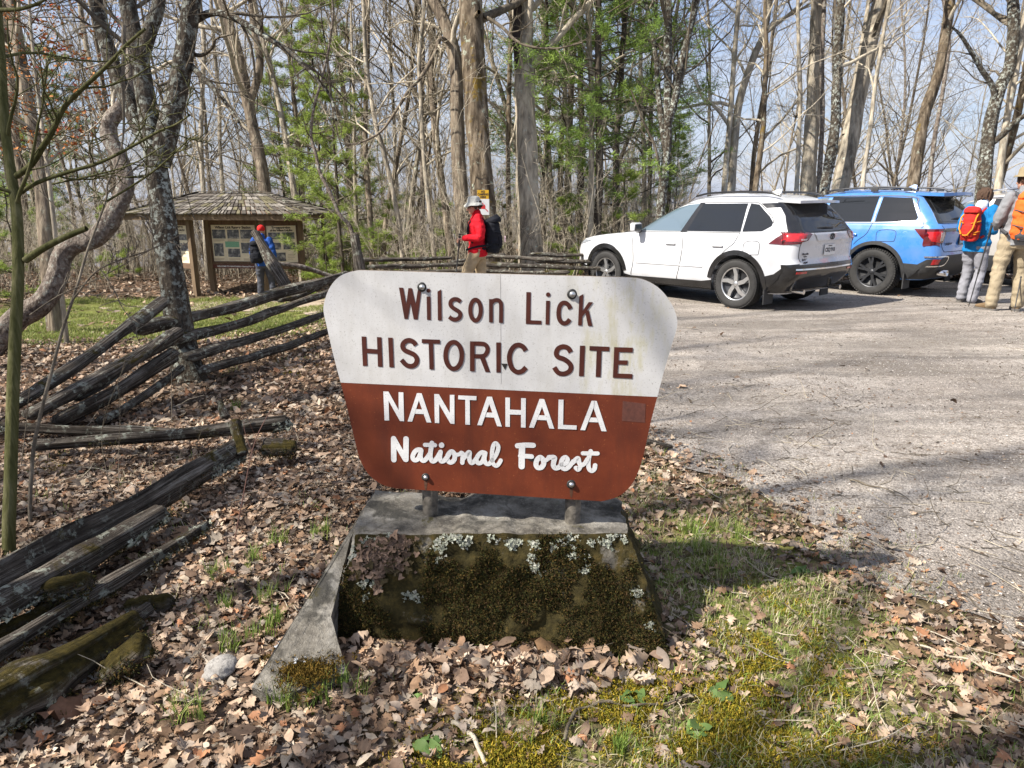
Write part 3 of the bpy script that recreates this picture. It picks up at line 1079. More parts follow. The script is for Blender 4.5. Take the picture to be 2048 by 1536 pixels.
mb = MB()
k = len(tp)
low = [p + np.array([0, 0.03, -0.16]) if i_ > 2 else p - np.array([0, 0, 0.3]) for i_, p in enumerate(tp)]
mb.add(tp + low, [list(range(k))] + [[i_, i_ + k, (i_ + 1) % k + k, (i_ + 1) % k] for i_ in range(k)])
me = mb.mesh('buttress', M_slab)
bm = bmesh.new()
bm.from_mesh(me)
bmesh.ops.triangulate(bm, faces=bm.faces[:])
bmesh.ops.subdivide_edges(bm, edges=bm.edges[:], cuts=5, use_grid_fill=True)
for v in bm.verts:
    v.co.z += 0.010 * (float(vn(v.co.x, v.co.y, 14, 3)) - 0.5)
bm.to_mesh(me)
bm.free()
obj('buttress', me, pedestal, label='bare grey concrete buttress sloping to the left')

rs = np.random.RandomState(11)


def tufts(name, P, N, per, length, width, cols, seed, parent=None, spread=0.6, mat=None, droop=0.0, **kw):
    """clumps of tiny pointed blades at points P with normals N"""
    r = np.random.RandomState(seed)
    P = np.repeat(P, per, 0)
    N = np.repeat(N, per, 0)
    n = len(P)
    P = P + r.normal(0, length * 0.45, (n, 3))
    D = unit(N + r.normal(0, spread, (n, 3)))
    D[:, 2] -= droop
    ln = length * r.uniform(0.5, 1.25, n)[:, None]
    S_ = unit(np.cross(D, r.normal(0, 1, (n, 3)))) * width * r.uniform(0.6, 1.3, n)[:, None]
    tipd = unit(D + r.normal(0, 0.35, (n, 3)))
    mid = P + D * ln * 0.55
    tip = mid + tipd * ln * 0.5
    V = np.stack([P - S_, P + S_, mid + S_ * 0.8, mid - S_ * 0.8, tip], 1).reshape(-1, 3)
    b = np.arange(n)[:, None] * 5
    col = np.asarray(cols)[r.randint(0, len(cols), n)] * r.uniform(0.7, 1.3, n)[:, None]
    me = mesh_np(name, V, [b + np.array([[0, 1, 2, 3]]), b + np.array([[3, 2, 4]])], False, [mat or M_moss_tuft], attr=np.repeat(col, 5, 0))
    return obj(name, me, parent, **kw)


MOSS_COLS = [(0.026, 0.030, 0.010), (0.040, 0.040, 0.012), (0.062, 0.052, 0.015), (0.015, 0.018, 0.008), (0.10, 0.065, 0.02), (0.07, 0.042, 0.02)]
MOSS_GOLD = [(0.20, 0.165, 0.018), (0.28, 0.22, 0.024), (0.16, 0.15, 0.018), (0.33, 0.23, 0.035), (0.11, 0.105, 0.014)]
# moss over the front face, thinning towards the top edge
G, nr = FRONT
uu, vv = rs.rand(24000), rs.rand(24000)
px_ = (uu * (G.shape[1] - 1)).astype(int)
py_ = (vv * (G.shape[0] - 1)).astype(int)
Pm = G[py_, px_] + rs.normal(0, 0.004, (24000, 3))
cov = vn(Pm[:, 0], Pm[:, 2], 9, 4) * 0.6 + vn(Pm[:, 0], Pm[:, 2], 25, 5) * 0.4
bare = (np.abs(uu - 0.24) < 0.045) & (vv > 0.45) | (np.abs(uu - 0.15) < 0.02) & (vv < 0.3)
keep = (cov > 0.35 + 0.30 * smooth(0.65, 0.98, vv)) & ~bare
Pm = Pm[keep]
tufts('moss', Pm, np.tile(nr * 0.8 + np.array([0, 0, 0.3]), (len(Pm), 1)), 6, 0.011, 0.0014, MOSS_COLS, 5, pedestal, 0.8, kind='stuff', label='dark green and rusty moss covering the front stone')


def lichen_flakes(name, P, N, size, cols, seed, parent=None, **kw):
    r = np.random.RandomState(seed)
    n = len(P)
    k = 9
    a = np.arange(k) / k * 2 * np.pi
    N = unit(N + r.normal(0, 0.35, (n, 3)))
    U = unit(np.cross(N, r.normal(0, 1, (n, 3))))
    W = np.cross(N, U)
    rad = size * r.uniform(0.4, 1.2, n)[:, None] * (1 + 0.45 * np.sin(a[None] * 3 + r.uniform(0, 6, n)[:, None]) + r.uniform(-0.25, 0.25, (n, k)))
    ring = P[:, None] + U[:, None] * (rad * np.cos(a))[..., None] + W[:, None] * (rad * np.sin(a))[..., None] + N[:, None] * (size * r.uniform(0.05, 0.45, (n, k)))[..., None]
    V = np.concatenate([(P + N * size * 0.1)[:, None], ring], 1).reshape(-1, 3)
    b = np.arange(n)[:, None, None] * (k + 1)
    F = (b + np.stack([np.zeros(k, int), 1 + np.arange(k), 1 + (np.arange(k) + 1) % k], -1)[None]).reshape(-1, 3)
    col = np.asarray(cols)[r.randint(0, len(cols), n)] * r.uniform(0.75, 1.2, n)[:, None]
    return obj(name, mesh_np(name, V, [F], False, [M_moss_tuft], attr=np.repeat(col, k + 1, 0)), parent, **kw)


LCOL = [(0.30, 0.315, 0.25), (0.37, 0.38, 0.31), (0.23, 0.245, 0.19), (0.40, 0.40, 0.34)]
LP = []
ros = []
for (u0, v0, su, sv, n_) in ((0.12, 0.60, 0.03, 0.05, 12), (0.03, 0.92, 0.012, 0.05, 6), (0.08, 1.0, 0.05, 0.02, 7), (0.40, 0.95, 0.06, 0.03, 13), (0.36, 0.88, 0.02, 0.04, 5), (0.60, 0.88, 0.05, 0.05, 13), (0.66, 0.80, 0.02, 0.05, 8),
                             (0.76, 0.90, 0.03, 0.03, 8), (0.83, 0.78, 0.015, 0.03, 3), (0.88, 0.96, 0.05, 0.025, 9), (0.25, 0.52, 0.02, 0.015, 3), (0.96, 0.6, 0.008, 0.04, 3), (0.975, 0.35, 0.006, 0.03, 3), (0.95, 0.97, 0.03, 0.02, 5), (0.55, 0.97, 0.2, 0.02, 8)):
    for _ in range((n_ + 1) // 2):
        ros.append((rs.normal(u0, su), rs.normal(v0, sv), rs.uniform(0.003, 0.011), rs.uniform(0.006, 0.022), rs.randint(8, 30)))
for (u0, v0, su, sv, n_) in ros:
    u_, v_ = rs.normal(u0, su, n_), rs.normal(v0, sv, n_)
    ok = (u_ > 0) & (u_ < 1) & (v_ > 0) & (v_ < 1)
    LP.append(G[(v_[ok] * (G.shape[0] - 1)).astype(int), (u_[ok] * (G.shape[1] - 1)).astype(int)] + rs.normal(0, 0.004, (ok.sum(), 3)) + nr * 0.012)
LP = np.concatenate(LP) - nr * 0.007
lichen_flakes('lichen', LP, np.tile(nr, (len(LP), 1)), 0.0055, LCOL, 6, pedestal, kind='stuff', label='pale blue green lichen along the upper edge')
# brown leafy lichen at the top left
u_, v_ = rs.normal(0.135, 0.042, 520), rs.normal(0.83, 0.085, 520)
ok = (u_ > 0.02) & (u_ < 0.29) & (v_ > 0.55) & (v_ < 1)
LP = G[(v_[ok] * (G.shape[0] - 1)).astype(int), (u_[ok] * (G.shape[1] - 1)).astype(int)] + rs.normal(0, 0.004, (ok.sum(), 3)) + nr * 0.014
lichen_flakes('leafy_lichen', LP, np.tile(nr, (len(LP), 1)), 0.013, [(0.17, 0.115, 0.085), (0.24, 0.165, 0.12), (0.10, 0.07, 0.05), (0.07, 0.055, 0.03)], 8, pedestal, kind='stuff', label='brown leafy lichen at the upper left of the stone')
# lichen and rusty moss on the buttress foot
pm = np.stack([zplane(x, y, 0.075) for x, y in zip(rs.normal(610, 32, 500), rs.normal(1330, 20, 500))])
tufts('moss', pm, np.tile([[0, 0, 1.0]], (len(pm), 1)), 14, 0.013, 0.0016, [(0.10, 0.06, 0.012), (0.15, 0.095, 0.02), (0.06, 0.045, 0.01)], 9, pedestal, 0.8, kind='stuff', label='rusty moss on the foot of the buttress')
pm = np.stack([zplane(x, y, 0.088) for x, y in zip(rs.normal(592, 16, 240), rs.normal(1298, 9, 240))])
lichen_flakes('lichen', pm, np.tile([[0, 0, 1.0]], (len(pm), 1)), 0.006, [(0.45, 0.47, 0.5), (0.36, 0.38, 0.4)], 10, pedestal, kind='stuff')

# ================================================================== RAILS
def rail_mat(name, moss=0.55):
    m, nt, b = node_mat(name)
    v = coords(nt)
    gr = nt.nodes.new('ShaderNodeAttribute')
    gr.attribute_name = 'tint'
    st = tex_noise(nt, gr.outputs['Vector'], 1.0, 8, 0.7)
    c = ramp(nt, st, [(0.38, (0.022, 0.018, 0.014)), (0.5, (0.10, 0.083, 0.067)), (0.64, (0.27, 0.24, 0.205))])
    big = tex_noise(nt, v, 3, 6, 0.65)
    c = mixc(nt, ramp(nt, big, [(0.48, 0.0), (0.64, 0.75)]), c, (0.035, 0.028, 0.022))
    lf = tex_noise(nt, v, 15, 9, 0.74)
    lreg = tex_noise(nt, v, 2.2, 3)
    lm = mixc(nt, 1.0, ramp(nt, lf, [(0.54, 0.0), (0.58, 1.0)]), ramp(nt, lreg, [(0.40, 0.04), (0.60, 1.0)]), 'MULTIPLY')
    c = mixc(nt, lm, c, (0.36, 0.375, 0.31))
    mf = tex_noise(nt, v, 4.5, 8, 0.7)
    mm = mixc(nt, 1.0, ramp(nt, mf, [(moss, 0.0), (moss + 0.06, 1.0)]), upness(nt, 0.0, 0.6), 'MULTIPLY')
    mcol = ramp(nt, tex_noise(nt, v, 40, 5), [(0.3, (0.022, 0.019, 0.006)), (0.7, (0.085, 0.064, 0.016))])
    c = mixc(nt, mm, c, mcol)
    L(nt, c, b.inputs['Base Color'])
    b.inputs['Roughness'].default_value = 0.95
    b.inputs['Specular IOR Level'].default_value = 0.12
    bump(nt, b, st, 1.0, 0.035)
    return m


M_rail = rail_mat('weathered_rail', 0.57)
M_rail_mossy = rail_mat('mossy_rail', 0.42)
_railseed = [100]


def rail_mesh(name, a, b, r0, r1, mat, sag=0.02, rings=48, sides=15, flat=0.75, wob=0.30):
    _railseed[0] += 1
    r = np.random.RandomState(_railseed[0])
    a, b = np.asarray(a, float), np.asarray(b, float)
    ln = np.linalg.norm(b - a)
    ax = unit(b - a)
    r0, r1 = r0 * 0.82, r1 * 0.82
    s = unit(np.cross(ax, [0, 0, 1]))
    up = np.cross(s, ax)
    t = np.linspace(0, 1, rings)
    off_s = 0.011 * ln * (vn(t * 3, t * 0, 1, r.randint(50)) - 0.5)
    off_u = -sag * np.sin(np.pi * t) + 0.010 * ln * (vn(t * 4, t * 0, 1, r.randint(50)) - 0.5)
    rad = (r0 + (r1 - r0) * t) * (1 + 0.28 * (vn(t * 6, t * 0, 1, r.randint(50)) - 0.5))
    ang = np.arange(sides) / sides * 2 * np.pi
    prof = 1 + wob * 0.8 * (vn(ang * 1.1, ang * 0, 1, r.randint(40)) - 0.5) * 2 + wob * 0.45 * (r.rand(sides) - 0.5) * 2
    tw = r.uniform(0, 6)
    V, At = [], []
    for k in range(rings):
        rr = rad[k] * prof * (1 + 0.16 * (vn(ang * 1.7, ang * 0 + t[k] * ln * 2.5, 1, 9) - 0.5) * 2 + 0.20 * (vn(ang * 5, ang * 0 + t[k] * ln * 1.3, 1, 19) - 0.5) * 2)
        end = 1.0
        if k == 0 or k == rings - 1:
            end = 0.55
        c = a + ax * (ln * t[k] + 0) + s * off_s[k] + up * off_u[k]
        A = ang + tw + 0.3 * t[k]
        V.append(c + s * (rr * end * np.cos(A))[:, None] + up * (rr * end * flat * np.sin(A))[:, None])
        At.append(np.stack([np.full(sides, t[k] * ln * 3.0) + _railseed[0], np.cos(ang) * 5, np.sin(ang) * 5], -1))
    V = np.concatenate(V)
    i = np.arange(rings - 1)[:, None] * sides + np.arange(sides)[None]
    j = np.arange(rings - 1)[:, None] * sides + (np.arange(sides)[None] + 1) % sides
    Qr = np.stack([i, j, j + sides, i + sides], -1).reshape(-1, 4)
    n = len(V)
    caps = np.array([list(range(sides))[::-1], list(range(n - sides, n))])
    return mesh_np(name, V, [Qr, caps], True, [mat], attr=np.concatenate(At))


def P2(p):
    return at(*p)


fence = thing('split_rail_fence', 'old zigzag fence of stacked split rails running from the forked tree to behind the sign', 'fence')
railsR = [((273, 662, 6.0), (700, 548, 9.6), 0.085, 0.075), ((330, 690, 6.15), (672, 580, 9.4), 0.075, 0.07), ((372, 716, 6.1), (668, 620, 9.2), 0.08, 0.07), ((400, 745, 6.05), (668, 658, 9.0), 0.065, 0.06)]
railsL = [((20, 815, 4.7), (330, 600, 6.1), 0.062, 0.068), ((55, 832, 4.65), (360, 662, 6.0), 0.085, 0.085), ((110, 842, 4.75), (352, 705, 5.9), 0.07, 0.07), ((200, 845, 5.0), (365, 735, 5.95), 0.05, 0.05)]
for a, b, r0, r1 in railsR + railsL:
    me = rail_mesh('rail', P2(a), P2(b), r0, r1, M_rail)
    obj('rail', me, fence)
# short stub rails crossing under the corner
for a, b, r0 in (((150, 800, 5.1), (345, 665, 5.7), 0.055), ((560, 602, 8.6), (640, 575, 9.6), 0.05)):
    obj('rail', rail_mesh('rail', P2(a), P2(b), r0, r0, M_rail), fence)
leanpost = obj('leaning_fence_post', rail_mesh('leaning_fence_post', P2((509, 462, 9.6)), P2((590, 600, 9.3)), 0.085, 0.10, M_rail, 0.0))
put(leanpost, 'thick leaning wooden post with a mossy top in front of the kiosk visitor', 'post')
obj('bleached_limb', rail_mesh('bleached_limb', P2((535, 526, 9.9)), P2((668, 556, 10.3)), 0.05, 0.06, M_bark_flaky, -0.05),
    label='pale bleached limb lying behind the leaning post', cat='limb')
stump = obj('fence_post', rail_mesh('fence_post', P2((709, 468, 11.2)), P2((724, 556, 11.2)), 0.11, 0.12, M_rail, 0))
put(stump, 'thick weathered upright post at the near end of the far rail fence', 'post')

far_fence = thing('split_rail_fence', 'low far fence of lichen grey rails behind the hiker and the white car', 'fence')
for a, b, r0 in (((722, 520, 11.6), (905, 516, 12.2), 0.06), ((735, 533, 11.6), (930, 528, 12.2), 0.06), ((735, 545, 11.4), (960, 541, 12.0), 0.06), ((985, 511, 12.6), (1130, 519, 12.2), 0.055), ((960, 527, 12.3), (1150, 535, 12.0), 0.065),
                 ((960, 541, 12.2), (1140, 545, 11.8), 0.055), ((1060, 508, 12.9), (1175, 510, 13.2), 0.06), ((1070, 521, 12.7), (1200, 523, 13.1), 0.06), ((1085, 534, 12.6), (1215, 536, 12.9), 0.06), ((900, 524, 12.3), (1010, 508, 12.7), 0.055), ((930, 550, 12.2), (1015, 538, 12.6), 0.05)):
    obj('rail', rail_mesh('rail', P2(a), P2(b), r0, r0 * 0.9, M_rail, 0.01, 24, 9), far_fence)

GR = 'broken rails lying on the leaves at left'
fallen = [
    ('grey split rail lying level with its dark cut end to the right', (66, 884, 4.35), (578, 838, 4.45), 0.05, 0.055, M_rail),
    ('long pale rail lying level behind the one with the cut end', (-30, 845, 4.7), (400, 862, 4.7), 0.05, 0.045, M_rail),
    ('lichen crusted foremost long rail slanting down to the left edge', (475, 893, 4.1), (-60, 1178, 2.5), 0.065, 0.085, M_rail),
    ('dark rail lying just below the lichen crusted long rail', (325, 1018, 3.3), (-60, 1225, 2.35), 0.06, 0.075, M_rail),
    ('splintered grey rail slanting low between the mossy chunks', (412, 1040, 3.3), (-60, 1318, 2.2), 0.04, 0.06, M_rail),
    ('thick moss coated rail at the lower left corner', (275, 1228, 2.58), (-70, 1425, 1.98), 0.05, 0.10, M_rail_mossy),
    ('thin grey rail end by the white torn leaf', (300, 1205, 2.65), (90, 1325, 2.3), 0.03, 0.035, M_rail),
    ('dark low rail at the left edge in front of the sapling foot', (-60, 1290, 2.35), (190, 1165, 2.75), 0.05, 0.045, M_rail_mossy),
]
for lab, a, b, r0, r1, mt in fallen:
    obj('fallen_rail', rail_mesh('fallen_rail', P2(a) - np.array([0, 0, 0.015]), P2(b) - np.array([0, 0, 0.02]), r0, r1, mt, 0.012, 80, 18, 0.85, 0.42), label=lab, cat='fence rail', group=GR)
obj('wood_stub', rail_mesh('wood_stub', P2((470, 842, 4.12)), P2((487, 908, 4.0)), 0.045, 0.04, M_rail_mossy), label='mossy upright wood stub at the joint of the fallen rails', cat='stub')
obj('wood_stub', rail_mesh('wood_stub', P2((440, 800, 4.3)), P2((452, 835, 4.25)), 0.02, 0.03, M_rail), label='small curled dark snag above the level grey rail', cat='stub')
chunks = [('square moss covered chunk near the grey buttress foot', (262, 1215), (345, 1205), 0.075, 2.72), ('dark moss covered chunk with pale lichen on the rails', (70, 1192), (180, 1162), 0.075, 2.62),
          ('tilted mossy wood chunk beside the round grey stone', (215, 1345), (292, 1285), 0.055, 2.33), ('rounded mossy lump near the cut rail end', (526, 893), (592, 896), 0.075, 4.2)]
CH = []
for lab, a, b, r0, z in chunks:
    A, B = at(*a, z), at(*b, z)
    o = obj('mossy_chunk', rail_mesh('mossy_chunk', A, B, r0, r0 * 0.9, M_rail_mossy, 0, 18, 14, 0.8), label=lab, cat='wood chunk', group='mossy wood chunks among the rails')
    CH.append(o)
    r = np.random.RandomState(len(lab))
    me = o.data
    co = np.array([v.co for v in me.vertices])
    no = np.array([v.normal for v in me.vertices])
    ok = no[:, 2] > -0.2
    idx = r.choice(np.where(ok)[0], 420)
    tufts('moss', co[idx] + r.normal(0, 0.012, (420, 3)), no[idx], 6, 0.013, 0.0017, MOSS_COLS, 21, o, 0.6, kind='stuff')
# moss and lichen growing on the fallen rails
for o in [o for o in SC.objects if o.name.startswith('fallen_rail')]:
    me = o.data
    r = np.random.RandomState(len(o['label']))
    co = np.array([v.co for v in me.vertices])
    no = np.array([v.normal for v in me.vertices])
    up = np.where(no[:, 2] > 0.15)[0]
    heavy = 'moss' in o['label']
    w = vn(co[up, 0], co[up, 1], 5, len(o['label']))
    sel = up[w > (0.3 if heavy else 0.62)]
    if len(sel):
        idx = r.choice(sel, 900 if heavy else 260)
        tufts('moss', co[idx] + r.normal(0, 0.015, (len(idx), 3)) * [1, 1, 0.3], no[idx], 6, 0.012, 0.0016, MOSS_COLS, 22, o, 0.6, kind='stuff')
    w2 = vn(co[up, 0], co[up, 1], 4, 40 + len(o['label']))
    sel = up[w2 > (0.36 if 'lichen' in o['label'] else 0.62)]
    if len(sel):
        idx = r.choice(sel, 2200 if 'lichen' in o['label'] else 320)
        lichen_flakes('lichen', co[idx] + r.normal(0, 0.012, (len(idx), 3)) * [1, 1, 0.3], no[idx], 0.0095, LCOL, 23, o, kind='stuff')
# the round grey stone
bm = bmesh.new()
bmesh.ops.create_icosphere(bm, subdivisions=4, radius=1)
for v in bm.verts:
    d = v.co.normalized()
    k = 1 + 0.35 * (float(vn(d.x + d.z, d.y - d.z, 1.3, 2)) - 0.5) + 0.06 * (float(vn(d.x * 4, d.y * 4 + d.z * 3, 1.5, 3)) - 0.5)
    v.co = Vector((d.x * 0.056 * k, d.y * 0.045 * k, d.z * 0.036 * k))
me = bpy.data.meshes.new('stone')
bm.to_mesh(me)
bm.free()
me.polygons.foreach_set('use_smooth', [True] * len(me.polygons))
m_, nt_, b_ = node_mat('granite')
v_ = coords(nt_)
L(nt_, mixc(nt_, ramp(nt_, tex_noise(nt_, v_, 90, 4), [(0.5, 0.0), (0.62, 0.7)]), ramp(nt_, tex_noise(nt_, v_, 14, 6), [(0.3, (0.20, 0.185, 0.165)), (0.7, (0.36, 0.34, 0.31))]), (0.12, 0.11, 0.1)), b_.inputs['Base Color'])
b_.inputs['Roughness'].default_value = 0.85
bump(nt_, b_, tex_noise(nt_, v_, 60, 5), 0.5, 0.01)
me.materials.append(m_)
st = obj('stone', me, label='small rounded grey stone on the leaves beside the buttress', cat='stone')
st.location = Vector(ground(439, 1345)) + Vector((0, 0, 0.012))
st.rotation_euler = (0.15, -0.25, 0.5)

# ================================================================== TREES
def wander(r, p, d, length, n, jit, up=0.0):
    pts = [np.asarray(p, float)]
    d = unit(d)
    st = length / n
    for _ in range(n):
        d = unit(d + r.normal(0, jit, 3) + np.array([0, 0, up]))
        pts.append(pts[-1] + d * st)
    return np.array(pts)


def perp(r, d):
    v = np.cross(d, r.normal(0, 1, 3))
    return unit(v)


def sprout(T, r, pts, rad, level, maxlev, n_child, t0, len_f, ang, up, m=0, minr=0.0022, jit=0.16):
    """recursive side branches along a polyline"""
    k = len(pts)
    total = np.linalg.norm(np.diff(pts, axis=0), axis=1).sum()
    for c in range(n_child):
        t = t0 + (1 - t0) * (c + r.rand()) / n_child
        f = t * (k - 1)
        i = min(int(f), k - 2)
        p = pts[i] + (pts[i + 1] - pts[i]) * (f - i)
        d = unit(pts[i + 1] - pts[i])
        a = ang * r.uniform(0.6, 1.35)
        nd = d * math.cos(a) + perp(r, d) * math.sin(a)
        ln = total * len_f * r.uniform(0.5, 1.3) * (1.05 - 0.55 * (t - t0) / (1 - t0 + 1e-6))
        rb = max(minr, min(np.interp(f, np.arange(k), rad) * r.uniform(0.35, 0.6), ln * 0.02 + 0.001))
        nn = (9, 6, 4, 3)[min(level, 3)]
        q = wander(r, p, nd, ln, nn, jit, up)
        rq = np.linspace(rb, max(minr * 0.6, rb * 0.18), nn + 1)
        T.add(q, rq, (6, 4, 3, 3)[min(level, 3)], m)
        if level < maxlev:
            sprout(T, r, q, rq, level + 1, maxlev, (0, 7, 6, 3)[min(level + 1, 3)], 0.2, 0.45, 0.75, up * 0.6, m, minr, jit * 1.15)


def ridged(T_pts, T_rad, sides, seed, amp=0.10, flare=1.35):
    """a trunk tube with an uneven, ridged surface"""
    pts = np.array(catmull(T_pts, 6))
    r0 = np.interp(np.linspace(0, 1, len(pts)), np.linspace(0, 1, len(T_rad)), T_rad)
    t = Tubes()
    t.add(pts, r0, sides)
    V, Q, M = t.arrays()
    n = len(pts)
    V = V.reshape(n, sides, 3)
    ln = np.concatenate([[0], np.cumsum(np.linalg.norm(np.diff(pts, axis=0), axis=1))])
    ang = np.arange(sides)
    rr = r0[:, None]
    k = 1 + amp * 2 * (vn(ang[None] * 0.9 + 0 * rr, ln[:, None] * 1.5 / (rr + 0.05) * 0.2, 1, seed) - 0.5) + amp * 1.2 * (vn(ang[None] * 0.45, ln[:, None] * 2.2, 1, seed + 3) - 0.5)
    fl = 1 + (flare - 1) * np.exp(-ln / (r0[0] * 2.2))[:, None] * (0.7 + 0.6 * vn(ang[None] * 0.7, 0 * rr, 1, seed + 7))
    V = pts[:, None] + (V - pts[:, None]) * (k * fl)[..., None]
    return V.reshape(-1, 3), Q


def join_np(parts):
    V, Q, b = [], [], 0
    for v, q in parts:
        V.append(v)
        Q.append(q + b)
        b += len(v)
    return np.concatenate(V), np.concatenate(Q)


def to_ground(p, d):
    """extend a trunk foot downwards into the soil"""
    p = np.array(p, float)
    for _ in range(200):
        if p[2] < float(g(p[0], p[1])) - 0.12:
            break
        p = p - d * 0.08
    return p


def traced_tree(name, label, z, px, w0, w1, mat, seed, extra=5.0, n_br=16, t0=0.35, len_f=0.3, twigs=2, group=None, cat='tree', sides=12, zs=None, limbs=(), tw_mat=None, jit=0.16, up=0.05, ang=0.95, foot=True, amp=0.10, minr=0.0025, flare=1.35):
    """a tree standing where the photograph shows it: trunk polyline with real depth and thickness, limbs, twigs"""
    r = np.random.RandomState(seed)
    zz = zs if zs is not None else [z] * len(px)
    P = [at(a, b, c) for (a, b), c in zip(px, zz)]
    if foot:
        d0 = unit(P[1] - P[0])
        d0 = unit(d0 + np.array([0, 0, 1.0]))
        f = to_ground(P[0], d0)
        if np.linalg.norm(f - P[0]) > 0.05:
            P = [f] + P
    d1 = unit(P[-1] - P[-2])
    base_n = len(P)
    if extra > 0:
        d1 = unit(d1 + np.array([0, 0, 0.6]))
        tail = wander(r, P[-1], d1, extra, 5, 0.06, 0.12)
        P += list(tail[1:])
    ws = list(np.linspace(w0, w1, base_n) * z / FPX / 2 * 0.86)
    if extra > 0:
        ws += list(np.linspace(ws[-1], 0.012, 6)[1:])
    P = np.array(P)
    base = P[0].copy()
    root = thing(name, label, cat, tuple(base), group=group)
    parts = [ridged(P - base, ws, sides, seed % 40, amp, flare)]
    T = Tubes()
    tt = (np.array(P) - base)
    sprout(T, r, tt, np.array(ws), 0, twigs, n_br, t0, len_f, ang, up, 0, minr, jit)
    for lim in limbs:
        pts_l, wa, wb, nb = lim[:4]
        zl = lim[4] if len(lim) > 4 else z
        q = np.array([at(a, b, c) for (a, b), c in zip(pts_l, np.linspace(z, zl, len(pts_l)))]) - base
        wl_ = np.linspace(wa, wb, len(q)) * z / FPX / 2
        if wa > 9:
            parts.append(ridged(q, wl_, 10, seed % 30 + 2, amp, 1.0))
        else:
            qc = np.array(catmull(q, 4))
            T.add(qc, np.interp(np.linspace(0, 1, len(qc)), np.linspace(0, 1, len(wl_)), wl_), 7)
        qc = np.array(catmull(q, 3))
        sprout(T, r, qc, np.interp(np.linspace(0, 1, len(qc)), np.linspace(0, 1, len(wl_)), wl_), 0, max(1, twigs - 1), nb, 0.2, 0.4, 0.8, up, 0, minr, jit)
    V, Q = join_np(parts)
    obj('trunk', mesh_np('trunk', V, [Q], True, [mat]), root)
    if T.g:
        obj('branches', T.mesh('branches', [tw_mat or M_twig]), root)
    return root


# ---- the near trees at left
traced_tree('forked_tree', 'lichen covered dark tree forking into several stems behind the rail fence corner', 6.5,
            [(388, 778), (368, 705), (350, 600), (335, 500), (322, 400), (312, 330), (303, 262), (288, 180), (279, 110), (262, 40), (250, -40)], 66, 34, M_bark_lichen, 3, 3.0, 10, 0.55, 0.22, 2, sides=18,
            limbs=[([(318, 330), (336, 258), (359, 153), (372, 80), (382, 10), (392, -80)], 44, 30, 6, 6.3),
                   ([(310, 300), (283, 262), (250, 190), (226, 133), (208, 70), (194, 10), (184, -70)], 36, 24, 5, 6.7),
                   ([(284, 110), (300, 60), (314, 20), (322, -50)], 30, 22, 4, 6.5),
                   ([(384, 45), (415, 28), (444, 28), (485, 45), (525, 69), (570, 98), (606, 129), (640, 165), (662, 195), (672, 240)], 15, 4, 14, 5.6),
                   ([(376, 125), (395, 145), (430, 180), (455, 210), (478, 245)], 14, 5, 10, 6.0), ([(356, 150), (335, 165), (315, 172)], 9, 5, 3, 6.4),
                   ([(382, 108), (405, 110), (425, 95), (432, 78), (465, 68)], 9, 3, 6, 6.2)], amp=0.09, flare=1.5, tw_mat=M_twig_dark)
traced_tree('crooked_tree', 'crooked flaky barked trunk bending up from the left edge behind the green sapling', 8.3,
            [(-40, 720), (5, 668), (40, 632), (85, 605), (113, 560), (125, 512), (150, 488), (185, 480), (213, 452), (228, 425), (245, 392), (252, 365), (245, 330), (232, 300), (217, 268), (222, 240), (245, 210), (262, 170), (264, 110), (258, 50), (262, -30)], 54, 26, M_bark_flaky, 4, 2.5, 10, 0.6, 0.16, 2, sides=22, jit=0.22, amp=0.12)
traced_tree('green_sapling', 'slender smooth green barked sapling at the left edge with upswept limbs', 3.15,
            [(18, 1085), (21, 960), (25, 820), (30, 680), (36, 560), (35, 450), (29, 390), (20, 330), (9, 240), (2, 120), (-6, 0), (-12, -100)], 29, 18, M_bark_green, 5, 1.2, 5, 0.3, 0.25, 1, sides=14, amp=0.03, tw_mat=M_bark_green,
            limbs=[([(34, 352), (62, 330), (85, 295), (105, 262), (128, 215), (160, 182), (200, 145), (228, 117), (255, 88), (290, 58)], 13, 5, 6, 2.8),
                   ([(38, 388), (75, 365), (140, 343), (200, 325), (260, 295), (319, 262), (350, 250), (380, 230)], 9, 3, 6, 2.9),
                   ([(50, 521), (90, 495), (125, 477), (150, 466), (173, 457)], 14, 10, 0, 3.1),
                   ([(36, 388), (10, 380), (-40, 365)], 9, 6, 2, 3.1), ([(-4, 20), (40, 18), (80, 5), (120, -20)], 9, 4, 3, 3.0),
                   ([(215, 402), (290, 355), (340, 315), (382, 274)], 4.5, 2.5, 3, 2.9), ([(105, 368), (180, 352), (260, 330), (330, 290)], 4, 2, 4, 2.9)], flare=1.15)
traced_tree('thin_sapling', 'thin bent grey sapling right of the green one, rising from the fallen rails', 3.5,
            [(60, 1020), (64, 930), (70, 880), (88, 800), (104, 740), (125, 660), (145, 600), (158, 560), (172, 510), (190, 460), (212, 400), (215, 370), (228, 340), (240, 310)], 10, 4, M_twig_mid, 6, 0.6, 6, 0.5, 0.3, 1, sides=8, amp=0.05, flare=1.1, tw_mat=M_twig_mid,
            limbs=[([(145, 600), (190, 545), (240, 520), (300, 500), (360, 470)], 4, 2, 4, 3.3), ([(214, 390), (195, 350), (185, 320)], 4, 2, 2, 3.5), ([(60, 630), (120, 590), (200, 555), (300, 500)], 3, 1.5, 4, 3.4)])

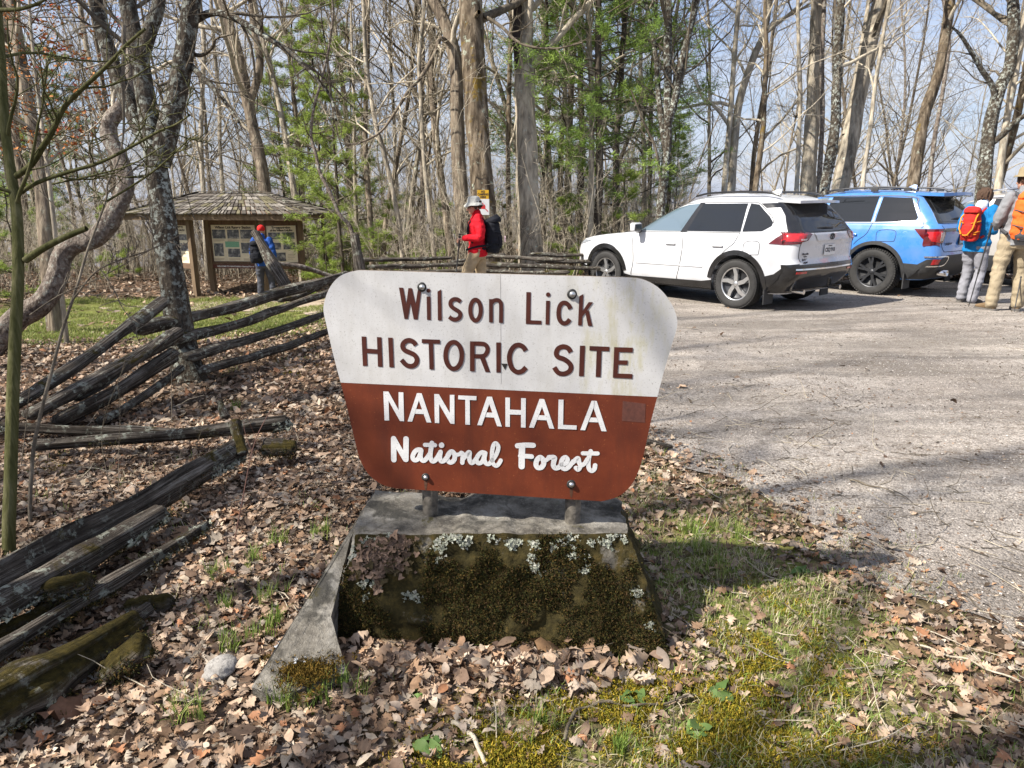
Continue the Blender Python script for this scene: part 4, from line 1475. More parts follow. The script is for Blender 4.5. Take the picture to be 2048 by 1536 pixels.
TR = []
G1 = 'bare trees between the kiosk and the hiker'
G2 = 'bare trees above the parked cars'
mapped = [
    # label, z, pts, w0, w1, mat, extra, n_br, t0, len_f
    ('big mossy brown oak carrying the yellow no camping sign', 13.0, [(972, 520), (968, 437), (962, 340), (955, 255), (950, 180), (946, 109), (941, 0), (938, -60)], 54, 54, M_bark_oak, 6, 12, 0.45, 0.3, 2),
    ('big pale ridged trunk with a dark hollow seam right of the no camping oak', 13.8, [(1066, 560), (1060, 474), (1055, 360), (1052, 255), (1049, 150), (1046, 60), (1043, -40)], 54, 42, M_bark_pale, 6, 12, 0.4, 0.3, 2),
    ('brown trunk leaning left just behind the no camping oak', 15.0, [(930, 530), (925, 430), (917, 320), (914, 220), (912, 130), (898, 70), (880, 25), (850, -40)], 34, 28, M_bark_brown, 5, 9, 0.4, 0.25, 2),
    ('slim pale straight trunk between the hollow trunk and the white car', 14.6, [(1175, 560), (1181, 456), (1183, 320), (1183, 182), (1178, 80), (1176, 0), (1174, -60)], 15, 12, M_bark_pale, 4, 22, 0.3, 0.22, 2),
    ('mossy grey trunk splitting into upright stems behind the hood of the white car', 13.5, [(1316, 480), (1322, 401), (1332, 320), (1336, 255), (1335, 150), (1336, 60), (1335, -40)], 21, 17, M_bark_lichen, 4, 14, 0.35, 0.28, 2),
    ('slender pale leaning trunk behind the roof of the white car', 15, [(1447, 400), (1452, 330), (1461, 225), (1468, 120), (1475, 35), (1478, -40)], 13, 11, M_bark_pale, 4, 16, 0.25, 0.25, 2),
    ('grey trunk rising and leaning right beside the slender pale one', 16, [(1462, 400), (1468, 300), (1478, 207), (1505, 120), (1527, 69), (1540, 0), (1552, -50)], 20, 14, M_bark_pale, 4, 14, 0.2, 0.3, 2),
    ('bumpy brown trunk above the rear of the white car roof', 14, [(1506, 420), (1516, 340), (1526, 260), (1529, 200), (1531, 140), (1533, 90), (1530, 30)], 15, 8, M_bark_oak, 2, 14, 0.2, 0.28, 2),
    ('thin mossy straight trunk at the left end of the blue car roof', 15, [(1592, 420), (1594, 366), (1599, 250), (1601, 173), (1597, 80), (1596, -40)], 11, 8, M_bark_pale, 3, 12, 0.3, 0.2, 2),
    ('thick grey trunk between two thin stems above the blue car', 15.5, [(1615, 420), (1617, 356), (1624, 250), (1627, 173), (1632, 80), (1637, -40)], 34, 28, M_bark_pale, 5, 10, 0.4, 0.3, 2),
    ('thin tan stem hugging the thick grey trunk above the blue car', 15, [(1636, 420), (1640, 330), (1645, 230), (1644, 120), (1649, 0), (1651, -40)], 12, 9, M_bark_flaky, 3, 8, 0.4, 0.2, 2),
    ('dark lichened trunk curving up from the blue car roof', 14.5, [(1640, 430), (1655, 346), (1668, 280), (1672, 207), (1675, 120), (1682, 0), (1686, -50)], 23, 18, M_bark_lichen, 4, 10, 0.4, 0.25, 2),
    ('thickest grey trunk leaning right above the middle of the blue car', 15, [(1672, 430), (1686, 353), (1703, 270), (1717, 190), (1738, 95), (1762, 0), (1774, -50)], 40, 30, M_bark_pale, 5, 10, 0.4, 0.3, 2),
    ('thin pale stem crossing in front of the thickest grey trunk', 14, [(1722, 420), (1728, 346), (1740, 260), (1752, 160), (1768, 60), (1785, -40)], 11, 8, M_bark_pale, 3, 12, 0.3, 0.22, 2),
    ('sunlit mossy brown trunk leaning right above the blue car spoiler', 13.5, [(1816, 430), (1828, 353), (1838, 290), (1851, 225), (1866, 180), (1879, 138), (1892, 60), (1900, 0), (1908, -60)], 26, 21, M_bark_oak, 4, 8, 0.5, 0.28, 2),
    ('smooth pinkish thin trunk right of the sunlit mossy one', 14, [(1855, 420), (1860, 356), (1870, 270), (1882, 207), (1894, 120), (1898, 86), (1890, 20), (1884, -40)], 11, 8, M_bark_flaky, 2, 8, 0.4, 0.2, 2),
    ('pale green lichened trunk with a forked top at the right edge', 13, [(1962, 430), (1969, 356), (1975, 290), (1986, 225), (2003, 170), (2018, 138), (2028, 69), (2026, 0), (2024, -60)], 31, 22, M_bark_lichen, 3, 10, 0.4, 0.28, 2),
    ('leaning grey trunk behind the lichened one at the right edge', 14.5, [(1990, 430), (2000, 340), (2012, 250), (2030, 150), (2050, 40)], 18, 14, M_bark_pale, 4, 10, 0.3, 0.25, 2),
    ('thick dark trunk leaning left right behind the kiosk roof', 21, [(540, 500), (529, 371), (514, 290), (497, 210), (485, 150), (472, 93), (452, 40), (436, -20)], 28, 23, M_bark_brown, 5, 16, 0.25, 0.3, 2),
    ('grey trunk rising past the right half of the kiosk roof', 21, [(600, 500), (589, 392), (576, 310), (565, 242), (545, 150), (525, 81), (508, 0), (500, -40)], 15, 11, M_bark_pale, 4, 16, 0.25, 0.28, 2),
    ('twisting thin trunk just right of the kiosk roof', 14, [(718, 545), (710, 490), (698, 450), (680, 430), (660, 385), (640, 345), (632, 310), (622, 270), (628, 215), (640, 170), (655, 110)], 11, 6, M_bark_flaky, 2, 14, 0.35, 0.25, 2),
    ('thin leaning grey trunk between kiosk and hiker, bowed to the left', 15, [(806, 530), (798, 450), (782, 365), (766, 300), (753, 255), (740, 180), (731, 109), (728, 20), (720, -40)], 12, 9, M_bark_pale, 3, 20, 0.25, 0.25, 2),
    ('slim pale trunk left of the leaning brown one by the hiker', 15, [(870, 530), (860, 430), (848, 320), (844, 260), (842, 200), (838, 120), (846, 40), (850, -40)], 12, 9, M_bark_pale, 3, 20, 0.25, 0.25, 2),
    ('dark brown trunk leaning away to the left behind the hiker pole', 16.5, [(905, 530), (899, 480), (888, 400), (876, 310), (868, 230), (862, 146), (864, 60), (850, -40)], 19, 14, M_bark_brown, 4, 16, 0.25, 0.28, 2),
    ('slender dark trunk standing left of the bowed thin trunk', 17, [(745, 530), (741, 440), (735, 365), (730, 260), (734, 140), (735, 0), (733, -40)], 14, 11, M_bark_brown, 4, 18, 0.25, 0.26, 2),
    ('narrow trunk with sharp sunlit side left of the hollow trunk', 15.5, [(1022, 540), (1018, 440), (1016, 340), (1017, 220), (1020, 110), (1024, 0)], 13, 10, M_bark_oak, 4, 14, 0.25, 0.25, 2),
    ('straight pole trunk far behind the pale slim trunk', 19, [(1110, 520), (1106, 430), (1100, 330), (1092, 200), (1088, 90), (1082, 0)], 12, 9, M_bark_pale, 4, 18, 0.25, 0.25, 2),
    ('mossy leaning trunk at the far left among the orange leaves', 11.5, [(100, 560), (92, 470), (85, 380), (72, 300), (55, 200), (38, 100), (20, -20)], 34, 24, M_bark_brown, 4, 12, 0.3, 0.28, 2),
    ('straight grey trunk left of the crooked flaky trunk', 24, [(60, 560), (52, 460), (40, 350), (28, 240), (18, 120), (6, 0)], 20, 16, M_bark_brown, 4, 16, 0.25, 0.28, 2),
    ('grey trunk rising between crooked trunk and forked tree', 24, [(268, 560), (262, 470), (246, 380), (225, 300), (196, 190), (170, 80), (155, -30)], 15, 11, M_bark_pale, 4, 18, 0.25, 0.28, 2),
    ('grey trunk right of the forked tree, hidden below by the kiosk roof', 22, [(412, 500), (408, 400), (402, 300), (404, 200), (408, 100), (400, 0)], 12, 9, M_bark_pale, 4, 18, 0.2, 0.25, 2),
    ('paired thin grey trunk above the kiosk ridge', 23, [(448, 500), (446, 390), (440, 300), (438, 200), (428, 90), (420, -20)], 10, 8, M_bark_pale, 4, 18, 0.2, 0.25, 2),
]
for n_, (lab, z, pts_, w0, w1, mt, ex, nb, t0, lf, tw) in enumerate(mapped):
    limbs = ()
    if 'no camping oak' in lab and lab.startswith('brown'):
        limbs = [([(910, 110), (895, 85), (880, 78), (868, 110), (845, 150), (815, 185), (790, 225), (760, 265), (720, 285), (690, 290)], 10, 3, 16, 13.5)]
    if lab.startswith('big mossy'):
        limbs = [([(965, 30), (990, 45), (1010, 60), (1030, 80), (1060, 93), (1100, 97), (1125, 95), (1165, 85)], 8, 3, 10, 12.0), ([(935, 70), (952, 32), (958, 24)], 10, 8, 0, 12.6)]
    if lab.startswith('slim pale straight'):
        limbs = [([(1183, 130), (1150, 128), (1110, 132), (1080, 140), (1045, 142)], 6, 2, 8, 14.2), ([(1183, 150), (1230, 120), (1300, 85), (1350, 60)], 6, 2, 8, 14.2)]
    if lab.startswith('mossy grey trunk splitting'):
        limbs = [([(1334, 250), (1350, 200), (1362, 130), (1380, 60), (1400, -20)], 16, 10, 8, 13.2), ([(1330, 300), (1318, 200), (1312, 120), (1300, 40), (1280, -30)], 12, 7, 8, 13.8), ([(1325, 390), (1312, 300), (1290, 250), (1262, 180)], 7, 3, 6, 13.2)]
    if lab.startswith('grey trunk rising and leaning'):
        limbs = [([(1464, 260), (1440, 225), (1420, 205), (1405, 195), (1385, 150)], 8, 4, 8, 15), ([(1530, 60), (1560, 40), (1600, 20), (1630, 0)], 7, 4, 6, 15)]
    if lab.startswith('pale green lichened'):
        limbs = [([(1990, 215), (1985, 175), (1962, 138), (1940, 100), (1920, 69), (1905, 55)], 12, 4, 8, 12.5), ([(1980, 290), (2010, 265), (2035, 240), (2070, 220)], 11, 8, 5, 12.5)]
    if lab.startswith('thickest grey'):
        limbs = [([(1690, 270), (1705, 200), (1722, 100), (1735, 20), (1740, -40)], 12, 8, 6, 15.3)]
    if lab.startswith('thick dark trunk'):
        limbs = [([(497, 215), (520, 130), (508, 60), (500, -20)], 16, 12, 8, 21), ([(470, 100), (440, 60), (420, 20)], 9, 6, 6, 21)]
    traced_tree('bare_tree', lab, z, pts_, w0, w1, mt, 50 + n_, ex, nb, t0, lf, tw, limbs=limbs, sides=26 if w0 > 20 else 11, minr=0.0032, amp=0.13 if w0 > 20 else 0.09,
                group='bare trees standing in the wood', tw_mat=M_twig if n_ % 4 else M_twig_dark)
# dark hollow seam on the big pale trunk
q = np.array([at(x, y, 13.52) for x, y in ((1036, -10), (1035, 40), (1032, 75), (1034, 110), (1031, 140))])
mbh = MB()
mbh.tube(q, [0.075, 0.085, 0.075, 0.06, 0.02], 8)
hollow = [o for o in SC.objects if o.type == 'EMPTY' and 'dark hollow seam' in str(o.get('label', ''))][0]
oh = mbh.build('hollow_seam', plain('rotten_wood', (0.02, 0.012, 0.008), 0.95), None)
oh.parent = hollow
oh.location = -hollow.location

# ---- generic bare trees, copied through the wood
def proto_tree(seed, h, r0, lean, mat, n_br, t0=0.22, twigs=2, tw=None):
    r = np.random.RandomState(seed)
    n = 9
    p = np.zeros((n, 3))
    d = np.array([lean * r.uniform(-1, 1), lean * r.uniform(-1, 1), 1.0])
    for k in range(1, n):
        d = unit(d + r.normal(0, 0.07, 3) * [1, 1, 0] + [0, 0, 0.05])
        p[k] = p[k - 1] + d * h / (n - 1)
    p[0, 2] -= 0.3
    rad = np.linspace(r0, 0.012, n)
    V, Q = ridged(p, rad, 9, seed % 30, 0.08, 1.3)
    T = Tubes()
    sprout(T, r, p, rad, 0, twigs, n_br, t0, 0.27, 0.85, 0.06, 0, 0.0042, 0.17)
    return mesh_np('trunk', V, [Q], True, [mat]), T.mesh('branches', [tw or M_twig])


PROTOS = [proto_tree(300 + k, 11 + k * 0.9, 0.055 + 0.012 * (k % 4), 0.12, [M_bark_pale, M_bark_brown, M_bark_pale, M_bark_oak, M_bark_brown, M_bark_pale, M_bark_flaky, M_bark_brown][k], 17 + 2 * k, 0.16, 2, [M_twig, M_twig, M_twig_dark, M_twig][k % 4]) for k in range(8)]


def copy_tree(k, x, y, s, rz, label, group):
    root = thing('bare_tree', label, 'tree', (x, y, float(g(x, y))), (0, 0, rz), group)
    root.scale = (s, s, s * 1.0)
    for nm, me in zip(('trunk', 'branches'), PROTOS[k]):
        obj(nm, me, root)
    return root


r = np.random.RandomState(77)
zones = [
    # x/y at depth: angle range (px), depth range, count, label, group
    (-40, 260, 23, 42, 13, 'slender bare tree in the thick wood left of the forked tree', 'slender bare trees left of the forked tree'),
    (380, 690, 24, 46, 20, 'slender bare tree in the wood seen above the kiosk roof', 'slender bare trees behind the kiosk'),
    (690, 930, 17, 46, 22, 'slender bare tree in the wood left of the no camping oak', 'slender bare trees left of the no camping oak'),
    (1085, 1320, 17, 46, 15, 'slender bare tree in the wood behind the pines by the white car', 'slender bare trees behind the pines'),
    (1330, 2080, 18, 44, 26, 'slender bare tree against the sky behind the parked cars', 'slender bare trees behind the parked cars'),
    (250, 400, 22, 44, 8, 'slender bare tree seen past the stems of the forked tree', 'slender bare trees seen past the forked tree'),
]
for x0, x1, z0, z1, n_, lab, grp in zones:
    for k in range(n_):
        px = x0 + (x1 - x0) * (k + r.rand()) / n_
        z = z0 + (z1 - z0) * r.rand() ** 1.3
        x = (px - 1024) / FPX * z
        y = z * 1.0
        copy_tree(r.randint(8), x, y, r.uniform(0.75, 1.15), r.uniform(0, 6.28), lab, grp)

# trees outside the left of the picture whose shadows fall over the scene
CAST = [proto_tree(400 + k, 13 + k, 0.13 + 0.03 * k, 0.10, [M_bark_brown, M_bark_pale, M_bark_oak][k], 13, 0.30, 2, M_twig) for k in range(3)]
for k, (x, y, s) in enumerate([(-4.9, 1.0, 0.8), (-7.6, 2.9, 1.0), (-6.7, -0.25, 0.95), (-9.6, 0.6, 1.0), (-10.5, 5.2, 1.1), (-11.5, 1.6, 1.1), (-13, 7.0, 1.0), (-15, 3.8, 1.1), (-13, -1.5, 1.1), (-17, 0.5, 1.2)]):
    root = thing('bare_tree', 'bare tree standing left of the view, its shadow falling across the lot', 'tree', (x, y, float(g(x, y))), (0, 0, k * 1.3), 'bare trees left of the view')
    root.scale = (s, s, s)
    for nm, me in zip(('trunk', 'branches'), CAST[k % 3]):
        obj(nm, me, root)

# ---- pines
def proto_pine(seed, h, r0, first, spread, dens=1.0, cols=None):
    r = np.random.RandomState(seed)
    p = np.stack([np.cumsum(r.normal(0, 0.03, 12)), np.cumsum(r.normal(0, 0.03, 12)), np.linspace(-0.3, h, 12)], -1)
    rad = np.linspace(r0, 0.015, 12)
    V, Q = ridged(p, rad, 9, seed % 30, 0.06, 1.2)
    T = Tubes()
    tips = []
    zc = first
    while zc < h - 0.3:
        for _ in range(r.randint(3, 6)):
            a = r.uniform(0, 6.28)
            ln = spread * (1 - 0.75 * (zc - first) / (h - first)) * r.uniform(0.5, 1.15)
            c = np.array([np.interp(zc, p[:, 2], p[:, 0]), np.interp(zc, p[:, 2], p[:, 1]), zc + r.normal(0, 0.08)])
            q = wander(r, c, [math.cos(a), math.sin(a), 0.18], ln, 6, 0.1, 0.02)
            T.add(q, np.linspace(0.016, 0.004, 7), 4)
            for t in range(int(10 * dens)):
                f = r.uniform(0.3, 1) * 6
                i_ = min(int(f), 5)
                b = q[i_] + (q[i_ + 1] - q[i_]) * (f - i_)
                sd = wander(r, b, unit(q[-1] - q[0]) + r.normal(0, 0.55, 3) * [1, 1, 0.35], ln * 0.28, 2, 0.15, 0.04)
                T.add(sd, [0.005, 0.004, 0.003], 3)
                tips += [sd[1], sd[2], (sd[1] + sd[2]) / 2]
        zc += r.uniform(0.35, 0.65)
    tips = np.array(tips)
    per = 15
    P = np.repeat(tips, per, 0) + r.normal(0, 0.035, (len(tips) * per, 3))
    n = len(P)
    D = unit(r.normal(0, 1, (n, 3)) * [1, 1, 0.6] + [0, 0, 0.35])
    ln = r.uniform(0.07, 0.14, n)[:, None]
    W = unit(np.cross(D, r.normal(0, 1, (n, 3)))) * 0.0075
    Vn = np.stack([P - W, P + W, P + D * ln], 1).reshape(-1, 3)
    cols = cols or [(0.19, 0.29, 0.055), (0.25, 0.36, 0.07), (0.32, 0.43, 0.10), (0.14, 0.22, 0.045)]
    col = np.asarray(cols)[np.repeat(r.randint(0, len(cols), len(tips)), per)] * r.uniform(0.75, 1.25, n)[:, None]
    Fn = np.arange(n * 3).reshape(-1, 3)
    return (mesh_np('trunk', V, [Q], True, [M_bark_pine]), T.mesh('branches', [M_twig_dark]), mesh_np('needles', Vn, [Fn], False, [M_needle], attr=np.repeat(col, 3, 0)))


YG = [(0.22, 0.29, 0.05), (0.28, 0.36, 0.07), (0.34, 0.42, 0.09), (0.17, 0.24, 0.045)]
PINES = [proto_pine(500, 11, 0.09, 1.6, 2.0), proto_pine(501, 12, 0.10, 2.6, 2.3), proto_pine(502, 8, 0.06, 0.6, 1.6, 0.8, YG), proto_pine(503, 3.4, 0.03, 0.3, 1.1, 0.7, YG)]


def pine(k, px, z, s, rz, label, name='pine_tree', group='pines in the wood'):
    x = (px - 1024) / FPX * z
    root = thing(name, label, 'pine', (x, z, float(g(x, z))), (0, 0, rz), group)
    root.scale = (s, s, s)
    for nm, me in zip(('trunk', 'branches', 'crown'), PINES[k]):
        obj(nm, me, root)


pine(1, 1156, 17.5, 1.0, 0.3, 'dark green pine left of the slim pale trunk, soft boughs over its upper half')
pine(0, 1224, 16.5, 1.0, 2.3, 'dark green pine right of the slim pale trunk behind the white hood')
pine(1, 1118, 22, 1.05, 4.0, 'pine standing farther back between the hollow trunk and the slim pale trunk')
pine(0, 1290, 23, 1.0, 5.0, 'pine farther back above the windscreen of the white car')
pine(2, 612, 25, 1.15, 1.0, 'yellow green young pine above the right end of the kiosk roof')
pine(2, 655, 20, 0.95, 2.6, 'yellow green young pine right of the kiosk')
pine(2, 585, 30, 1.3, 5.2, 'yellow green pine far behind the middle of the kiosk roof')
pine(2, 720, 27, 1.1, 0.2, 'yellow green pine behind the bowed thin trunk')
pine(0, 120, 28, 1.1, 0.9, 'dark pine at the far left behind the crooked trunk')
pine(2, 190, 27, 1.0, 3.4, 'young green pine left of the crooked trunk')
pine(1, 20, 30, 1.1, 2.0, 'tall pine at the left edge of the wood')
pine(1, 1190, 15.2, 0.95, 1.1, 'nearest pine just right of the slim pale trunk, boughs reaching over the white hood')
pine(0, 1082, 19, 1.0, 0.7, 'pine half hidden by the hollow trunk')
pine(2, 690, 17.5, 0.85, 4.4, 'loose yellow green pine between the kiosk and the bowed thin trunk')
pine(2, 50, 26, 1.1, 1.4, 'young yellow green pine behind the green sapling')
pine(2, 1340, 19, 0.5, 2.0, 'small bright pine behind the mirror of the white car')
rr = np.random.RandomState(5)
for k in range(16):
    px = [30, 110, 240, 660, 760, 800, 830, 900, 1000, 1100, 1130, 1200, 1250, 1330, 700, 1160][k]
    pine(3, px, rr.uniform(15, 24), rr.uniform(0.45, 0.9), rr.uniform(0, 6), 'knee high to head high young pine in the undergrowth', 'pine_sapling', 'young pines in the undergrowth')

# ---- undergrowth: countless thin stems, and a far wood that reads as one mass
T = Tubes()
r = np.random.RandomState(91)
for k in range(3000):
    px = r.uniform(-150, 1340)
    z = r.uniform(13.5, 30) if px < 1150 else r.uniform(15, 30)
    if 230 < px < 700:
        z = r.uniform(21.5, 32)
    x = (px - 1024) / FPX * z
    if bool(in_lot(x, z)) or (lawn(x, z) > 0.2) or z < 12.5:
        continue
    h = r.uniform(0.5, 2.8) * (1 if r.rand() < 0.8 else 1.8)
    q = wander(r, [x, z, float(g(x, z)) - 0.05], [r.normal(0, 0.25), r.normal(0, 0.25), 1], h, 5, 0.14, 0.05)
    rad = np.linspace(r.uniform(0.005, 0.013), 0.003, 6)
    T.add(q, rad, 4, r.randint(2))
    sprout(T, r, q, rad, 1, 1 if h < 1.2 else 2, 5, 0.25, 0.45, 0.7, 0.05, 0, 0.003, 0.2)
obj('undergrowth', T.mesh('undergrowth', [M_twig, M_twig_dark]), kind='stuff', label='tangle of thin bare stems and twigs under the trees')
T = Tubes()
for k in range(420):
    px = r.uniform(-300, 2300)
    z = r.uniform(45, 95)
    x = (px - 1024) / FPX * z
    h = r.uniform(3, 10) * (0.7 if px > 1300 else 1.0)
    q = wander(r, [x, z, float(g(x, z)) - 0.3], [r.normal(0, 0.08), r.normal(0, 0.08), 1], h, 6, 0.06, 0.03)
    rad = np.linspace(r.uniform(0.05, 0.14), 0.02, 7)
    T.add(q, rad, 5, r.randint(2))
    sprout(T, r, q, rad, 1, 2, 12, 0.25, 0.28, 0.7, 0.05, 0, 0.010, 0.2)
obj('far_wood', T.mesh('far_wood', [M_twig, M_twig_dark]), kind='stuff', label='far bare wood reading as a brownish mass of trunks and twigs')

# ---- russet leaves still on the twigs at the upper left
r = np.random.RandomState(31)
T = Tubes()
pts_ = []
bp = at(112, 560, 9.5)
bp[2] = float(g(bp[0], bp[1])) - 0.1
trunk = [bp, at(105, 420, 9.5), at(90, 300, 9.5), at(75, 180, 9.5), at(62, 60, 9.5), at(55, -60, 9.5)]
beech = thing('young_beech', 'young tree still holding rusty orange leaves at the upper left', 'tree', tuple(bp))
tq = np.array(trunk) - bp
V, Q = ridged(tq, [0.035, 0.03, 0.028, 0.024, 0.02, 0.012], 8, 3, 0.04, 1.1)
obj('trunk', mesh_np('trunk', V, [Q], True, [M_bark_pale]), beech)
for k in range(80):
    f = r.uniform(0.35, 1.0)
    c = tq[0] * 0 + np.array([np.interp(f, np.linspace(0, 1, 6), tq[:, i_]) for i_ in range(3)])
    q = wander(r, c, [r.normal(0.25, 0.8), r.normal(0, 0.8), 0.25], r.uniform(0.5, 1.7), 6, 0.16, 0.03)
    T.add(q, np.linspace(0.008, 0.0025, 7), 4)
    for j in range(r.randint(8, 26)):
        a = q[r.randint(2, 7)]
        pts_.append(a + r.normal(0, 0.05, 3))
obj('branches', T.mesh('branches', [M_twig_dark]), beech)
LEAFPTS = np.array(pts_)

# ================================================================== LEAVES, GRASS, TWIGS
def leaf_template(kind, seed):
    """3 x n grid: left edge, midrib, right edge along the length; returns verts (unit length), quads"""
    r = np.random.RandomState(seed)
    n = {'oak': 10, 'plain': 6, 'tiny': 3}[kind]
    s = np.linspace(0, 1, n)
    if kind == 'oak':
        w = 0.36 * np.sin(np.pi * np.clip(s * 0.93 + 0.03, 0, 1)) ** 0.7
        w = w * np.where(np.arange(n) % 2 == 0, 0.50, 1.15) * r.uniform(0.85, 1.15, n)
    else:
        w = 0.27 * np.sin(np.pi * np.clip(s * 0.94 + 0.03, 0, 1)) ** 0.8
    curl = r.uniform(-0.8, 1.6)
    fold = r.uniform(-0.2, 1.1)
    z = curl * (s - 0.5) ** 2 - curl * 0.1
    tw = r.uniform(-0.5, 0.5)
    rows = []
    for k in range(n):
        jl, jr = r.normal(0, 0.06, 2)
        rows += [(s[k] - 0.5 + 0.02 * r.normal(), w[k], z[k] + fold * w[k] + jl + tw * (s[k] - 0.5) * w[k]), (s[k] - 0.5, 0.0, z[k]), (s[k] - 0.5, -w[k], z[k] + fold * w[k] * r.uniform(0.4, 1.2) + jr - tw * (s[k] - 0.5) * w[k])]
    Qt = []
    for k in range(n - 1):
        a = 3 * k
        Qt += [(a, a + 1, a + 4, a + 3), (a + 1, a + 2, a + 5, a + 4)]
    return np.array(rows), np.array(Qt)


LEAF_COLS = np.array([(0.39, 0.285, 0.20), (0.34, 0.24, 0.165), (0.25, 0.155, 0.092), (0.17, 0.105, 0.065), (0.34, 0.28, 0.215), (0.46, 0.365, 0.265), (0.26, 0.205, 0.16), (0.10, 0.065, 0.045), (0.34, 0.16, 0.08), (0.23, 0.155, 0.105)])
LEAF_P = np.array([0.13, 0.15, 0.15, 0.13, 0.10, 0.04, 0.12, 0.09, 0.02, 0.07])


def scatter_leaves(name, P, size, kinds, seed, tilt=0.35, cols=LEAF_COLS, probs=LEAF_P, parent=None, mat=None, free=False, **kw):
    r = np.random.RandomState(seed)
    Vs, Qs, Cs, base = [], [], [], 0
    nt = len(kinds)
    which = r.randint(0, nt, len(P))
    for t in range(nt):
        p = P[which == t]
        k = len(p)
        if not k:
            continue
        tv, tq = kinds[t]
        a = r.uniform(0, 2 * np.pi, k)
        nrm = unit(np.stack([r.normal(0, tilt, k), r.normal(0, tilt, k), np.ones(k)], -1)) if not free else unit(r.normal(0, 1, (k, 3)))
        flip = np.where(r.rand(k) < 0.35, -1.0, 1.0)
        u = np.stack([np.cos(a), np.sin(a), np.zeros(k)], -1)
        u = unit(u - nrm * (u * nrm).sum(-1, keepdims=True))
        v = np.cross(nrm, u)
        s = (size * r.uniform(0.55, 1.25, k))[:, None, None]
        tvv = tv[None] * s
        V = p[:, None] + u[:, None] * tvv[..., 0:1] + v[:, None] * (tvv[..., 1:2] * r.uniform(0.75, 1.2, k)[:, None, None]) + nrm[:, None] * (tvv[..., 2:3] * (flip * r.uniform(0.3, 1.3, k))[:, None, None])
        m = len(tv)
        Vs.append(V.reshape(-1, 3))
        Qs.append((tq[None] + base + (np.arange(k) * m)[:, None, None]).reshape(-1, 4))
        c = cols[r.choice(len(cols), k, p=probs)] * r.uniform(0.55, 1.3, k)[:, None]
        if 'litter' in name:      # damp and dry drifts
            c = c * (0.62 + 0.72 * vn(p[:, 0], p[:, 1], 1.3, 27) + 0.12 * (vn(p[:, 0], p[:, 1], 6, 28) - 0.5))[:, None]
        Cs.append(np.repeat(c, m, 0))
        base += k * m
    me = mesh_np(name, np.concatenate(Vs), [np.concatenate(Qs)], True, [mat or M_leaf], attr=np.concatenate(Cs))
    return obj(name, me, parent, **kw)


OAK = [leaf_template('oak', 10 + k) for k in range(9)] + [leaf_template('plain', 40 + k) for k in range(5)]
PLN = [leaf_template('plain', 60 + k) for k in range(7)]
TIN = [leaf_template('tiny', 80 + k) for k in range(5)]

from mathutils.geometry import intersect_point_tri_2d
ped_poly = [BFL, BFR, BBR, TBL, tp[5], tp[4], tp[3]]


def in_poly(x, y, poly):
    c = np.zeros(len(x), bool)
    k = len(poly)
    for i_ in range(k):
        x1, y1 = poly[i_][0], poly[i_][1]
        x2, y2 = poly[(i_ + 1) % k][0], poly[(i_ + 1) % k][1]
        c ^= ((y1 > y) != (y2 > y)) & (x < (x2 - x1) * (y - y1) / (y2 - y1 + 1e-12) + x1)
    return c


ped_foot = [BFL, BFR, BBR, BBL, tp[5], tp[4], tp[3]]


def ground_pts(n, x0, x1, y0, y1, seed, dens):
    r = np.random.RandomState(seed)
    x, y = r.uniform(x0, x1, n), r.uniform(y0, y1, n)
    d = dens(x, y)
    k = (r.rand(n) < d) & ~in_poly(x, y, ped_foot)
    vis = np.abs(x) < 0.95 * (y + 0.8)
    k &= vis
    x, y = x[k], y[k]
    return np.stack([x, y, g(x, y) + 0.035 * (vn(x, y, 4, 2) - 0.5) * np.exp(-((x / 6) ** 2 + ((y - 3) / 6) ** 2)) * (1 - in_lot(x, y))], -1)


def d_litter(x, y):
    e = x - lot_edge(y)
    out = np.where(e < -0.05, 1.0, np.where(e < 0.35, 0.55 * np.clip(1 - (e + 0.05) / 0.4, 0, 1) + 0.008, 0.004))
    out = np.where(y > lot_back(x), 1.0, out)
    out = out * (1 - 0.93 * lawn(x, y)) * (1 - 0.84 * lawn2(x, y))
    return np.clip(out * (0.5 + 0.75 * vn(x, y, 1.6, 14)), 0, 1)


P = ground_pts(60000, -4.2, 2.6, 1.2, 5.0, 1, d_litter)
P[:, 2] += np.random.RandomState(2).rand(len(P)) ** 2 * 0.022 + 0.003
scatter_leaves('leaf_litter', P, 0.048, OAK, 3, 0.30, kind='stuff', label='thick litter of curled tan and brown oak leaves round the rails and pedestal')
P = ground_pts(46000, -9, 3.5, 4.8, 11.5, 4, d_litter)
P[:, 2] += np.random.RandomState(5).rand(len(P)) ** 2 * 0.04 + 0.004
scatter_leaves('leaf_litter', P, 0.072, PLN, 6, 0.5, kind='stuff', label='brown leaf litter among the standing rails')
P = ground_pts(42000, -20, 14, 11.5, 32, 7, d_litter)
P[:, 2] += np.random.RandomState(8).rand(len(P)) ** 2 * 0.06 + 0.01
scatter_leaves('leaf_litter', P, 0.14, TIN, 9, 0.45, kind='stuff', label='brown leaf litter under the far trees')
P = ground_pts(600, -4.2, 2.4, 1.2, 5.5, 71, d_litter)
P[:, 2] += 0.022
scatter_leaves('leaf_litter', P, 0.082, OAK, 72, 0.35, kind='stuff', label='larger oak leaves lying on top of the litter')
